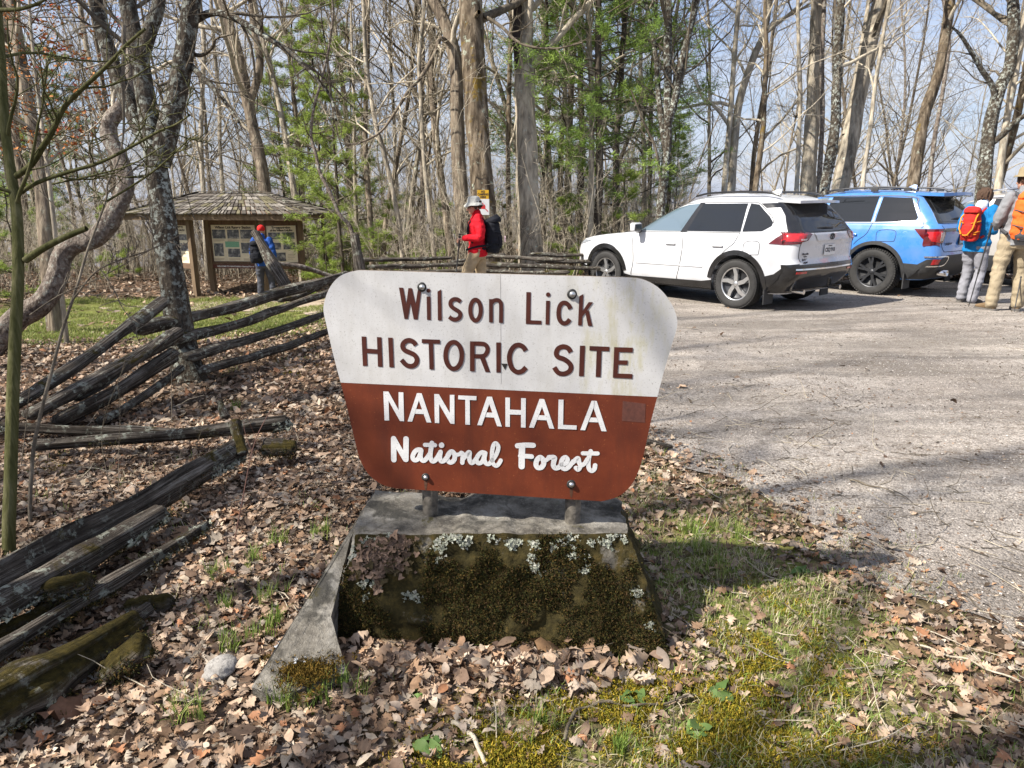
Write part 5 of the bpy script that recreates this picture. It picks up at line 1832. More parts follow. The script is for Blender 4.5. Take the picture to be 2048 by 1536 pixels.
# small crumbs and a drift of leaves against the foot of the pedestal
r = np.random.RandomState(15)
n = 520
fx, fy = r.normal(980, 140, n), r.normal(1345, 22, n)
P = np.stack([ground(a, b, 0.0) for a, b in zip(fx, fy)])
P[:, 2] += r.rand(n) * 0.05
P[:, 1] -= 0.02
scatter_leaves('leaf_litter', P, 0.064, OAK, 16, 0.6, kind='stuff', label='drift of curled brown leaves against the foot of the pedestal')
P = ground_pts(42000, -4, 3.4, 1.2, 6.0, 17, lambda x, y: np.clip(0.9 - 1.2 * np.clip(x - lot_edge(y), 0, 0.7), 0.05, 1))
P[:, 2] += 0.006
scatter_leaves('leaf_crumbs', P, 0.024, TIN, 18, 0.5, kind='stuff', label='small crumbled leaf pieces on the soil')
P = ground_pts(9000, -2, 14, 1.5, 15, 19, lambda x, y: np.where((x > lot_edge(y) + 0.1) & (y < lot_back(x)), 0.25 + 0.75 * (vn(x, y, 0.7, 22) > 0.55), 0))
P[:, 2] += 0.012
scatter_leaves('leaf_crumbs', P, 0.027, TIN, 20, 0.35, cols=np.array([(0.10, 0.07, 0.045), (0.06, 0.045, 0.032), (0.17, 0.12, 0.08)]), probs=np.array([0.4, 0.4, 0.2]), kind='stuff', label='dark leaf and twig debris strewn over the gravel')
# two conspicuous leaves
for lab, (px, py), s, col, nm in (('large torn white leaf standing up by the mossy rails', (180, 1345), 0.15, (0.62, 0.60, 0.56), 'pale_leaf'), ('broad curled tan oak leaf propped on the litter at the pedestal foot', (1100, 1300), 0.15, (0.40, 0.235, 0.12), 'tan_leaf'),
                                  ('broad red brown leaf lying lower left below the white torn leaf', (150, 1415), 0.20, (0.30, 0.155, 0.09), 'brown_leaf')):
    p = ground(px, py)[None] + [[0, 0, 0.035]]
    o = scatter_leaves(nm, p, s, OAK[2:5], 33, 0.4, cols=np.array([col]), probs=np.array([1.0]), label=lab, cat='leaf')
# russet leaves on the young beech
scatter_leaves('foliage', LEAFPTS, 0.055, PLN, 35, cols=np.array([(0.42, 0.16, 0.04), (0.33, 0.11, 0.03), (0.5, 0.22, 0.07), (0.38, 0.06, 0.03)]), probs=np.array([0.4, 0.25, 0.2, 0.15]), parent=beech, free=True, label='hanging rusty orange leaves')


def grass(name, centres, per, h, spread, cols, seed, width=0.0016, lie=0.5, **kw):
    r = np.random.RandomState(seed)
    C = np.repeat(centres, per, 0)
    n = len(C)
    root = C + np.stack([r.normal(0, spread, n), r.normal(0, spread, n), np.zeros(n)], -1)
    a = r.uniform(0, 2 * np.pi, n)
    out = np.stack([np.cos(a), np.sin(a), np.zeros(n)], -1)
    hh = (h * r.uniform(0.4, 1.3, n))[:, None]
    lean = r.uniform(0.1, 1.0, n)[:, None] * lie
    W = np.stack([-np.sin(a), np.cos(a), np.zeros(n)], -1) * (width * r.uniform(0.6, 1.5, n))[:, None]
    pts = []
    for t in (0, 0.35, 0.7, 1.0):
        c = root + out * hh * lean * (t ** 1.8) * 1.3 + np.array([0, 0, 1.0]) * hh * (t - 0.55 * lean * t * t)
        pts.append((c, W * (1 - t) ** 0.6))
    V = np.stack([pts[0][0] - pts[0][1], pts[0][0] + pts[0][1], pts[1][0] - pts[1][1], pts[1][0] + pts[1][1], pts[2][0] - pts[2][1], pts[2][0] + pts[2][1], pts[3][0]], 1).reshape(-1, 3)
    b = np.arange(n)[:, None] * 7
    Fq = np.concatenate([b + np.array([[0, 1, 3, 2]]), b + np.array([[2, 3, 5, 4]])])
    Ft = b + np.array([[4, 5, 6]])
    cc = np.asarray(cols)
    ci = np.repeat(r.randint(0, len(cc), len(centres)), per)
    ci = np.where(r.rand(n) < 0.4, r.randint(0, len(cc), n), ci)
    col = cc[ci] * r.uniform(0.75, 1.25, n)[:, None]
    return obj(name, mesh_np(name, V, [Fq, Ft], True, [M_grass], attr=np.repeat(col, 7, 0)), kind='stuff', **kw)


GREEN = [(0.17, 0.25, 0.045), (0.22, 0.30, 0.06), (0.13, 0.20, 0.035), (0.29, 0.31, 0.09)]
MIXED = GREEN + [(0.46, 0.40, 0.24), (0.54, 0.48, 0.32), (0.36, 0.30, 0.17)]
P = ground_pts(13000, -1.0, 2.6, 1.2, 4.4, 40, lambda x, y: lawn2(x, y) * (vn(x, y, 3.5, 41) > 0.26) * 0.9)
grass('grass', P, 7, 0.046, 0.022, MIXED, 42, 0.0013, 1.0, label='patchy spring grass with straw blades right of the pedestal')
cl = np.stack([ground(x, y) for x, y in ((545, 1262), (470, 1296), (375, 1425), (640, 1390), (575, 1410), (690, 1378), (1075, 1470), (1235, 1500), (430, 1155), (645, 1070), (560, 1085), (470, 820), (1420, 1060), (1395, 1100), (1440, 1140), (1470, 1075), (1380, 1070), (540, 1195), (500, 1130), (450, 1220))])
cl = np.repeat(cl, 9, 0) + np.random.RandomState(43).normal(0, 0.028, (len(cl) * 9, 3)) * [1, 1, 0]
grass('grass', cl, 9, 0.085, 0.008, GREEN, 44, 0.0015, 0.55, label='bright green grass tufts among the leaves in the foreground')
P = ground_pts(26000, -11.5, -2.0, 8.6, 18.5, 45, lambda x, y: lawn(x, y) * (vn(x, y, 1.5, 46) > 0.34))
grass('grass', P, 5, 0.06, 0.05, [(0.16, 0.21, 0.04), (0.22, 0.25, 0.06), (0.27, 0.27, 0.10)], 47, 0.006, 0.7, label='short spring lawn in front of the kiosk')
P = ground_pts(900, -4, 1.5, 2.2, 9, 48, lambda x, y: (x < lot_edge(y)) * (vn(x, y, 1.1, 49) > 0.62) * 0.6)
grass('grass', P, 8, 0.06, 0.03, MIXED, 50, 0.002, 0.7, label='scattered grass wisps among the leaf litter')
# golden moss cushions on the ground
mp = []
r = np.random.RandomState(52)
for (x, y, sx_, sy_, n_) in ((1010, 1475, 70, 40, 1500), (1250, 1440, 120, 30, 1200), (1480, 1430, 110, 60, 2100), (1560, 1500, 130, 30, 1100), (1400, 1490, 60, 30, 700), (1560, 1260, 60, 55, 900), (1230, 1370, 60, 18, 500), (930, 1520, 60, 20, 600), (590, 742, 26, 6, 240), (95, 932, 25, 10, 120), (1530, 1340, 60, 40, 700), (440, 680, 60, 6, 200)):
    a, b = r.normal(x, sx_, n_), r.normal(y, sy_, n_)
    for p, q in zip(a, b):
        if q < 1600:
            mp.append(ground(p, q, 0.004))
mp = np.array(mp)
keep = vn(mp[:, 0], mp[:, 1], 9, 53) > 0.36
mp = mp[keep & ~in_poly(mp[:, 0], mp[:, 1], ped_foot)]
tufts('moss', mp, np.tile([[0, 0, 1.0]], (len(mp), 1)), 10, 0.013, 0.0018, MOSS_GOLD, 54, None, 0.7, kind='stuff', label='golden green moss cushions on the ground in front of the pedestal')

# loose stones on the lot
r = np.random.RandomState(81)
P = ground_pts(30000, 0.2, 7, 1.6, 8.5, 82, lambda x, y: np.where(x > lot_edge(y) + 0.05, 0.25 + 0.75 * (vn(x, y, 1.2, 83) > 0.45), 0.0))
n = len(P)
oct_ = np.array([(1, 0, 0), (-1, 0, 0), (0, 1, 0), (0, -1, 0), (0, 0, 0.7), (0, 0, -0.7)], float)
V = P[:, None] + [0, 0, 0.008] + oct_[None] * (r.uniform(0.0025, 0.0075, n)[:, None, None] * r.uniform(0.6, 1.4, (n, 6, 1)))
F = np.array([(0, 2, 4), (2, 1, 4), (1, 3, 4), (3, 0, 4), (2, 0, 5), (1, 2, 5), (3, 1, 5), (0, 3, 5)])
col = np.array([(0.40, 0.36, 0.32), (0.30, 0.27, 0.24), (0.50, 0.46, 0.42), (0.20, 0.17, 0.145)])[r.randint(0, 4, n)] * r.uniform(0.7, 1.2, n)[:, None]
obj('gravel', mesh_np('gravel', V.reshape(-1, 3), [(F[None] + (np.arange(n) * 6)[:, None, None]).reshape(-1, 3)], False, [M_moss_tuft], attr=np.repeat(col, 6, 0)), kind='stuff', label='loose small stones on the gravel lot')

# twigs
T = Tubes()
r = np.random.RandomState(60)
P = np.concatenate([ground_pts(1000, -4, 2.6, 1.3, 6, 61, lambda x, y: 0 * x + 0.8), ground_pts(200, 0.5, 9, 2.2, 9, 62, lambda x, y: (x > lot_edge(y)) * 0.8)])
for p in P:
    a = r.uniform(0, 6.28)
    q = wander(r, p + [0, 0, 0.012], [math.cos(a), math.sin(a), 0.02], r.uniform(0.06, 0.32), 5, 0.2)
    q[:, 2] = np.maximum(q[:, 2], g(q[:, 0], q[:, 1]) + 0.008)
    T.add(q, np.linspace(0.0026, 0.001, 6), 5, r.randint(2))
obj('twigs', T.mesh('twigs', [M_twig, M_twig_dark]), kind='stuff', label='small fallen twigs strewn over leaves and gravel')


def stick(pts, w0, w1, label, name='fallen_twig', mat=None, lift=0.015, group=None):
    q = np.array(catmull([ground(x, y, lift) for x, y in pts], 5))
    q[:, 2] += 0.006 * np.sin(np.arange(len(q)))
    mb = MB()
    mb.tube(q, np.linspace(w0, w1, len(q)), 7)
    return mb.build(name, mat or M_twig_dark, None, label=label, cat='twig', group=group)


stick([(1130, 1480), (1140, 1440), (1165, 1415), (1220, 1405), (1280, 1412), (1350, 1400), (1400, 1385)], 0.006, 0.003, 'long curved brown twig lying across the moss at the bottom')
stick([(905, 1445), (935, 1462), (955, 1490), (970, 1530)], 0.008, 0.006, 'pale lichened stick at the bottom centre', mat=M_twig)
stick([(900, 1415), (960, 1420), (1030, 1412), (1090, 1418)], 0.004, 0.002, 'thin straight twig below the leaf drift')
stick([(1700, 960), (1740, 970), (1790, 985)], 0.006, 0.003, 'dark twig lying on the gravel')
stick([(1830, 1290), (1900, 1310), (1960, 1330), (2040, 1365)], 0.004, 0.003, 'long pale straw twig on the litter at lower right', mat=M_twig)
# a weathered plank end behind the sign at its right
obj('wood_plank', rail_mesh('wood_plank', ground(1292, 882, 0.03), ground(1345, 895, 0.03), 0.05, 0.03, M_rail, 0, 12, 8, 0.4), label='short weathered wood piece on the litter right of the sign', cat='wood')
# thin upright stems growing through the litter at left
stems = [((465, 1088), [(465, 1088), (485, 1000), (505, 900), (530, 840), (575, 770), (600, 730)], 0.0028), ((228, 1000), [(228, 1000), (205, 900), (210, 830), (238, 760), (250, 720)], 0.0022), ((236, 985), [(236, 985), (238, 900), (240, 820), (236, 770)], 0.002),
         ((183, 1000), [(183, 1000), (178, 930), (200, 880)], 0.002), ((380, 925), [(380, 925), (400, 870), (425, 810), (450, 770)], 0.002), ((343, 850), [(343, 850), (343, 760), (342, 700)], 0.003), ((40, 935), [(40, 935), (52, 850), (62, 750)], 0.003)]
for k, (b, pl, w) in enumerate(stems):
    base = ground(*b)
    z = np.dot(base - CAMP, np.array([0, CP, -SP]))
    q = np.array(catmull([base - [0, 0, 0.02]] + [at(x, y, z) for x, y in pl[1:]], 5))
    T = Tubes()
    T.add(q, np.linspace(w, w * 0.4, len(q)), 6)
    sprout(T, np.random.RandomState(k), q, np.linspace(w, w * 0.4, len(q)), 1, 1, 4, 0.3, 0.3, 0.6, 0.05, 0, 0.0008)
    obj('shrub_stem', T.mesh('shrub_stem', [plain('red_stem', (0.13, 0.06, 0.045), 0.7) if k == 0 else M_twig_dark]), label=['tall thin reddish stem leaning right over the leaves', 'crooked thin stem between the rails', 'straight thin stem beside the crooked one', 'short forked stem left of the crooked one', 'short stem leaning over the level rail', 'pale thin stem in front of the forked trunk foot', 'dark thin stem beside the bent sapling'][k], cat='plant stem')
# broad leaved seedlings near the pedestal
for k, (x, y, s) in enumerate([(1268, 1405, 0.05), (1440, 1395, 0.045), (860, 1500, 0.05), (1600, 1150, 0.04), (840, 1395, 0.045), (1392, 1470, 0.045)]):
    base = ground(x, y)
    r = np.random.RandomState(k)
    n = 6
    P = base + np.stack([np.cos(np.arange(n) * 2 * np.pi / n + 0.3) * s * 0.5, np.sin(np.arange(n) * 2 * np.pi / n + 0.3) * s * 0.5, np.full(n, 0.02)], -1)
    scatter_leaves('seedling', P, s * 1.3, PLN, 70 + k, 0.4, cols=np.array([(0.11, 0.19, 0.05), (0.14, 0.22, 0.06)]), probs=np.array([0.5, 0.5]), mat=M_grass,
                   label=['rosette of green leaves at the right front foot of the pedestal', 'green rosette in the moss right of the pedestal', 'low green seedling at the bottom centre', 'single green leaf plant at the gravel edge', 'green leaves poking from the leaf drift', 'green seedling by the curved twig'][k], cat='seedling')

# ================================================================== CARS
def car_paint(name, col, rough=0.28):
    m, nt, b = node_mat(name)
    v = coords(nt)
    dust = tex_noise(nt, v, 3.0, 7, 0.65)
    c = mixc(nt, ramp(nt, dust, [(0.4, 0.0), (0.8, 0.22)]), col, (0.36, 0.33, 0.29))
    L(nt, c, b.inputs['Base Color'])
    L(nt, ramp(nt, dust, [(0.3, rough - 0.08), (0.75, rough + 0.14)]), b.inputs['Roughness'])
    b.inputs['Coat Weight'].default_value = 0.7
    b.inputs['Coat Roughness'].default_value = 0.06
    return m


M_pw = car_paint('white_car_paint', (0.56, 0.57, 0.59))
M_pb = car_paint('blue_car_paint', (0.045, 0.19, 0.52))
M_ps = car_paint('silver_car_paint', (0.40, 0.38, 0.36))
M_glass, nt_, b_ = node_mat('tinted_glass')
b_.inputs['Base Color'].default_value = (0.012, 0.014, 0.017, 1)
b_.inputs['Roughness'].default_value = 0.025
b_.inputs['Specular IOR Level'].default_value = 0.6
b_.inputs['Coat Weight'].default_value = 0.0
b_.inputs['Coat Roughness'].default_value = 0.01
M_glass_clear, nt_, b_ = node_mat('side_glass')
b_.inputs['Base Color'].default_value = (0.10, 0.14, 0.17, 1)
b_.inputs['Roughness'].default_value = 0.03
b_.inputs['Specular IOR Level'].default_value = 1.0
b_.inputs['Coat Weight'].default_value = 1.0
b_.inputs['Coat Roughness'].default_value = 0.01
M_blkp = plain('black_gloss_plastic', (0.012, 0.012, 0.013), 0.22, var=0.3, coat=0.4)
M_blkm = plain('black_matt_plastic', (0.028, 0.028, 0.029), 0.6, var=0.25, scale=20)
M_tyre = plain('tyre_rubber', (0.026, 0.025, 0.024), 0.85, var=0.3, scale=14, bmp=0.3, bscale=80)
M_alloy = plain('machined_alloy', (0.55, 0.55, 0.55), 0.3, 0.85, 0.1)
M_dalloy = plain('dark_alloy', (0.055, 0.056, 0.06), 0.4, 0.6, 0.2)
M_chrome = plain('chrome', (0.75, 0.75, 0.76), 0.14, 1.0, 0.05)
M_red = plain('red_lamp', (0.42, 0.012, 0.014), 0.12, var=0.25, scale=16, coat=1.0)
M_dred = plain('dark_red_lamp', (0.10, 0.006, 0.008), 0.15, var=0.3, coat=1.0)
M_lampw = plain('clear_lamp', (0.55, 0.50, 0.48), 0.15, var=0.2, coat=1.0)
M_seam = plain('panel_gap', (0.02, 0.02, 0.021), 0.8)
M_plate = plain('plate_white', (0.68, 0.68, 0.66), 0.5, var=0.06)
M_plateb = plain('plate_blue', (0.28, 0.43, 0.58), 0.5, var=0.3, scale=30)
M_ink = plain('plate_ink', (0.02, 0.02, 0.03), 0.6)
M_head = plain('head_lamp', (0.35, 0.37, 0.4), 0.1, 0.2, 0.2, coat=1.0)


class Car:
    def __init__(s, xr, xf, wz, ztop, wb, rc=0.20):
        s.xr_, s.xf_, s.wz_ = np.array(xr), np.array(xf), np.array(wz)
        s.zt, s.wb, s.rc = ztop, wb, rc

    def xr(s, z):
        return np.interp(z, s.xr_[:, 0], s.xr_[:, 1])

    def xf(s, z):
        return np.interp(z, s.xf_[:, 0], s.xf_[:, 1])

    def w(s, z):
        return np.interp(z, s.wz_[:, 0], s.wz_[:, 1])

    def taper(s, x):
        return 1 - 0.07 * smooth(s.wb - 0.1, s.wb + 0.95, x) - 0.045 * smooth(0.1, -1.05, x)

    def radii(s, z):
        w, ln = s.w(z), s.xf(z) - s.xr(z)
        rcr = min(s.rc, w * 0.8, ln * 0.4)
        rcf = min(s.rc * 1.5, w * 0.8, ln * 0.45)
        return w, rcr, rcf

    def ring(s, z, ns=56, nr=9, nc=7):
        w, rcr, rcf = s.radii(z)
        xr, xf = s.xr(z), s.xf(z)
        cr, cf = 0.05 * w, 0.10 * w
        pts = []
        for y in np.linspace(0, w - rcr, nr):
            pts.append((xr + cr * (y / w) ** 2, y))
        x0 = xr + cr * ((w - rcr) / w) ** 2
        for a in np.linspace(0, math.pi / 2, nc + 1)[1:]:
            pts.append((x0 + rcr * (1 - math.cos(a)), w - rcr + rcr * math.sin(a)))
        x1 = xf - cf * ((w - rcf) / w) ** 2
        for x in np.linspace(x0 + rcr, x1 - rcf, ns)[1:]:
            pts.append((x, w))
        for a in np.linspace(math.pi / 2, 0, nc + 1)[1:]:
            pts.append((x1 - rcf * (1 - math.cos(a)), w - rcf + rcf * math.sin(a)))
        for y in np.linspace(w - rcf, 0, nr)[1:]:
            pts.append((xf - cf * (y / w) ** 2, y))
        P = np.array(pts)
        P[:, 1] *= s.taper(P[:, 0])
        return P

    def side_y(s, x, z):
        w, rcr, rcf = s.radii(z)
        x0 = s.xr(z) + 0.05 * w * ((w - rcr) / w) ** 2
        x1 = s.xf(z) - 0.10 * w * ((w - rcf) / w) ** 2
        y = w
        if x < x0 + rcr:
            d = min(1.0, (x0 + rcr - x) / rcr)
            y = w - rcr + rcr * math.sqrt(max(0, 1 - d * d))
        elif x > x1 - rcf:
            d = min(1.0, (x - x1 + rcf) / rcf)
            y = w - rcf + rcf * math.sqrt(max(0, 1 - d * d))
        return y * float(s.taper(x))

    def rear_x(s, y, z):
        w, rcr, _ = s.radii(z)
        y = abs(y) / float(s.taper(s.xr(z)))
        if y <= w - rcr:
            return s.xr(z) + 0.05 * w * (y / w) ** 2
        d = min(1.0, (y - w + rcr) / rcr)
        return s.xr(z) + 0.05 * w * ((w - rcr) / w) ** 2 + rcr * (1 - math.sqrt(max(0, 1 - d * d)))

    def body(s, zb, arch_r, zc, mat, well):
        lv = np.concatenate([np.linspace(zb, 0.9, 18), np.linspace(0.92, 1.16, 22), np.linspace(1.18, s.zt - 0.165, 42), s.zt - 0.16 * (1 - np.linspace(0, 1, 16)[1:]) ** 2.0])
        rings = [s.ring(z) for z in lv]
        n = len(rings[0])
        full = []
        for z, r_ in zip(lv, rings):
            left = np.column_stack([r_, np.full(n, z)])
            right = np.column_stack([r_[::-1, 0], -r_[::-1, 1], np.full(n, z)])[1:-1]
            full.append(np.vstack([left, right]))
        m = len(full[0])
        V = np.concatenate(full)
        i = np.arange(len(lv) - 1)[:, None] * m + np.arange(m)[None]
        j = np.arange(len(lv) - 1)[:, None] * m + (np.arange(m)[None] + 1) % m
        Q = np.stack([j, i, i + m, j + m], -1).reshape(-1, 4)
        caps = np.array([list(range(m)), list(range(len(V) - m, len(V)))[::-1]])
        me = mesh_np('body', V, [Q, caps], True, [mat, well])
        bm = bmesh.new()
        bm.from_mesh(me)
        bmesh.ops.recalc_face_normals(bm, faces=bm.faces)
        bm.to_mesh(me)
        bm.free()
        cut = MB()
        for xc in (0.0, s.wb):
            for sd in (1, -1):
                cut.lathe([(0, 0.52 * sd), (arch_r, 0.52 * sd), (arch_r, 1.3 * sd), (0, 1.3 * sd)], 40, (xc, 0, zc), 'Y', 0)
        cme = cut.mesh('cut', [well])
        co = bpy.data.objects.new('cutter', cme)
        COL.objects.link(co)
        out = baked(me, [('BOOLEAN', dict(operation='DIFFERENCE', object=co, solver='EXACT', material_mode='TRANSFER'))])
        bpy.data.objects.remove(co)
        out.materials.clear()
        out.materials.append(mat)
        out.materials.append(well)
        # clear every face left inside the arches, then line them with dark wells
        bm = bmesh.new()
        bm.from_mesh(out)
        dead = []
        for f in bm.faces:
            c = f.calc_center_median()
            for xc in (0.0, s.wb):
                if math.hypot(c.x - xc, c.z - zc) <= arch_r - 0.004 and abs(c.y) > 0.5:
                    dead.append(f)
                    break
            if c.z < zb + 0.005:
                f.material_index = 1
        bmesh.ops.delete(bm, geom=list(set(dead)), context='FACES')
        bm.to_mesh(out)
        bm.free()
        wells = MB()
        A = np.linspace(0, 2 * np.pi, 41)
        for xc in (0.0, s.wb):
            for sd in (1, -1):
                y0 = sd * 0.5
                V = [(xc + arch_r * math.cos(t), y, zc + arch_r * math.sin(t)) for t in A for y in (y0, sd * (s.side_y(xc, 0.8) - 0.02))] + [(xc, y0, zc)]
                F = [(2 * k, 2 * k + 1, 2 * k + 3, 2 * k + 2) for k in range(40)] + [(2 * k, 2 * k + 2, 82) for k in range(40)]
                F = [f for f in F if sum(V[i_][2] for i_ in f) / len(f) > zb]
                wells.add(V, F)
        s.wells = wells.mesh('wheel_wells', [well])
        return out

    def patch(s, name, poly, mode, off, mats, parent, side=1, step=0.05, depth=0.012, curve=0, **kw):
        """a panel cut to an outline and laid over the body: mode side (x,z), rear (y,z)"""
        if curve:
            poly = catmull(poly, curve, True)
        bm = bmesh.new()
        polys = poly if isinstance(poly[0][0], (tuple, list)) else [poly]
        for pl_ in polys:
            bm.faces.new([bm.verts.new((p[0], p[1], 0)) for p in pl_])
        bmesh.ops.remove_doubles(bm, verts=bm.verts[:], dist=1e-5)
        bmesh.ops.triangulate(bm, faces=bm.faces[:], ngon_method='EAR_CLIP')
        flat = [p for pl_ in polys for p in pl_]
        lo = np.min([list(p)[:2] for p in flat], 0)
        hi = np.max([list(p)[:2] for p in flat], 0)
        for ax in (0, 1):
            for t in np.arange(lo[ax] + step * 0.5, hi[ax], step):
                co, no = [0, 0, 0], [0, 0, 0]
                co[ax], no[ax] = t, 1
                bmesh.ops.bisect_plane(bm, geom=bm.verts[:] + bm.edges[:] + bm.faces[:], plane_co=co, plane_no=no)
        ed = [e for e in bm.edges if e.is_boundary]
        ex = bmesh.ops.extrude_edge_only(bm, edges=ed)['geom']
        inner = set(v for v in ex if isinstance(v, bmesh.types.BMVert))
        for v in bm.verts:
            o = off - (depth if v in inner else 0)
            if mode == 'side':
                x, z = v.co.x, v.co.y
                w, rcr, rcf = s.radii(z)
                x0 = s.xr(z) + 0.05 * w * ((w - rcr) / w) ** 2
                x1 = s.xf(z) - 0.10 * w * ((w - rcf) / w) ** 2
                x = min(max(x, x0 + 0.04 * rcr), x1 - 0.04 * rcf)
                d = (x - x0 - rcr) / rcr if x < x0 + rcr else ((x - x1 + rcf) / rcf if x > x1 - rcf else 0.0)
                v.co = Vector((x + o * d, side * (s.side_y(x, z) + o * math.sqrt(max(0.0, 1 - d * d))), z))
            elif mode == 'rear':
                y, z = v.co.x, v.co.y
                w, rcr, _ = s.radii(z)
                ya = abs(y) / float(s.taper(s.xr(z)))
                d = min(1.0, max(0.0, (ya - w + rcr) / rcr))
                v.co = Vector((s.rear_x(y, z) - o * math.sqrt(1 - d * d), y + o * d * (1 if y > 0 else -1), z))
        bmesh.ops.recalc_face_normals(bm, faces=bm.faces)
        for f in bm.faces:
            f.smooth = True
        for e in bm.edges:
            if len(e.link_faces) == 2 and e.calc_face_angle(3.0) > 0.6:
                e.smooth = False
        me = bpy.data.meshes.new(name)
        bm.to_mesh(me)
        bm.free()
        for m in (mats if isinstance(mats, list) else [mats]):
            me.materials.append(m)
        # outward facing: make sure the skin faces away from the car
        return obj(name, me, parent, **kw)

    def strip(s, name, pts, width, mode, off, mat, parent, side=1, **kw):
        P = np.array(catmull(pts, 4))
        t = np.gradient(P, axis=0)
        nr = np.stack([-t[:, 1], t[:, 0]], -1)
        nr = unit(nr) * width / 2
        A_, B_ = P + nr, P - nr
        poly = [[tuple(A_[k]), tuple(A_[k + 1]), tuple(B_[k + 1]), tuple(B_[k])] for k in range(len(P) - 1)]
        return s.patch(name, poly, mode, off, mat, parent, side, 0.08, 0.006, **kw)


def arc_poly(xc, zc, r0, r1, a0, a1, n=18, squash=1.0):
    A = np.radians(np.linspace(a0, a1, n))
    pt = lambda r_, a: (xc + r_ * math.cos(a), zc + r_ * math.sin(a) * squash)
    return [[pt(r1, a), pt(r1, b), pt(r0, b), pt(r0, a)] for a, b in zip(A[:-1], A[1:])]


def make_wheel(parent, loc, rad, width, side, kind, knobby):
    w = thing('wheel', None, None)
    w.parent = parent
    w.location = loc
    rr_ = rad * 0.655
    hw = width / 2
    mb = MB()
    mb.lathe([(rr_, -hw * 0.8), (rad * 0.80, -hw), (rad * 0.93, -hw * 0.96), (rad * 0.985, -hw * 0.72), (rad, -hw * 0.4), (rad, hw * 0.4), (rad * 0.985, hw * 0.72), (rad * 0.93, hw * 0.96), (rad * 0.86, hw), (rad * 0.72, hw * 0.97), (rr_, hw * 0.82)], 64, axis='Y')
    nb = 58
    for k in range(nb):
        a = 2 * math.pi * k / nb
        for j, yy in enumerate((-0.78, -0.38, 0.0, 0.38, 0.78)):
            aa = a + (j % 2) * math.pi / nb
            hgt = (0.012 if knobby else 0.006)
            R3 = Matrix.Rotation(-aa, 3, 'Y')
            rb = rad * (0.985 if abs(yy) > 0.5 else 1.0)
            mb.box(R3 @ Vector((rb, yy * hw, 0)), (hgt * 2, hw * 0.30, 2 * math.pi * rad / nb * 0.66), R3)
    obj('tyre', mb.mesh('tyre', [M_tyre]), w)
    mb = MB()
    ro = hw * 0.80 * side
    mb.lathe([(rr_ * 0.2, ro * 0.35), (rr_ * 0.86, ro * 0.30), (rr_ * 0.93, ro * 0.55), (rr_ * 0.97, ro * 1.0), (rr_ * 1.03, ro * 1.05), (rr_ * 1.03, ro * 0.6)], 48, axis='Y', m=1)
    mb.lathe([(rr_ * 0.955, ro * 0.98), (rr_ * 0.985, ro * 1.07), (rr_ * 1.035, ro * 1.06)], 48, axis='Y', m=0)
    ns = 5 if kind == 'five' else 6
    for k in range(ns):
        a = 2 * math.pi * k / ns + 0.35
        R3 = Matrix.Rotation(-a, 3, 'Y')

        def blade(pts, m, y0, y1):
            V = [R3 @ Vector((x * rr_, y0 if i_ != 9 else 0, z * rr_)) for i_, (x, z) in enumerate(pts)]
            W = [R3 @ Vector((x * rr_, y1, z * rr_)) for x, z in pts]
            n = len(pts)
            mb.add([*W, *V], [list(range(n)), list(range(2 * n - 1, n - 1, -1))] + [[i_, i_ + n, (i_ + 1) % n + n, (i_ + 1) % n] for i_ in range(n)], m)
        if kind == 'five':
            blade([(0.16, -0.12), (0.55, -0.14), (0.96, -0.30), (0.97, -0.08), (0.62, 0.10), (0.18, 0.13)], 0, ro * 0.45, ro * 1.0)
            blade([(0.50, 0.0), (0.95, -0.06), (0.955, 0.12), (0.60, 0.11)], 1, ro * 0.45, ro * 0.90)
        else:
            blade([(0.15, -0.10), (0.50, -0.085), (0.55, 0.085), (0.15, 0.10)], 0, ro * 0.45, ro * 0.95)
            blade([(0.48, -0.10), (0.96, -0.20), (0.97, -0.06), (0.52, 0.03)], 0, ro * 0.45, ro * 0.97)
            blade([(0.48, 0.10), (0.96, 0.20), (0.97, 0.06), (0.52, -0.03)], 0, ro * 0.45, ro * 0.968)
    mb.lathe([(0.0, ro * 1.05), (rr_ * 0.12, ro * 1.04), (rr_ * 0.17, ro * 0.96), (rr_ * 0.19, ro * 0.5)], 20, axis='Y', m=0)
    for k in range(5):
        a = 2 * math.pi * k / 5 + 0.9
        c = (rr_ * 0.26 * math.cos(a), 0, rr_ * 0.26 * math.sin(a))
        mb.lathe([(0, ro * 0.92), (rr_ * 0.035, ro * 0.92), (rr_ * 0.04, ro * 0.6)], 8, c, 'Y', m=1)
    me = mb.mesh('rim', [M_alloy if kind == 'five' else M_dalloy, M_dalloy if kind == 'five' else M_blkm])
    obj('rim', me, w)
    return w


def place_car(root, px, py, z, fwd, halfw):
    """put the left rear wheel contact under photo pixel (px,py) at depth z"""
    p = at(px, py, z)
    f = unit(np.array([fwd[0], fwd[1], 0.0]))
    right = np.array([f[1], -f[0], 0.0])
    o = p + right * halfw
    ahead = o + f * 2.7
    o[2] = float(g(o[0], o[1]))
    zf = float(g(ahead[0], ahead[1]))
    root.location = Vector(o) + Vector((0, 0, 0.012))
    root.rotation_euler = (0, math.atan2(-(zf - o[2]), 2.7), math.atan2(f[1], f[0]))


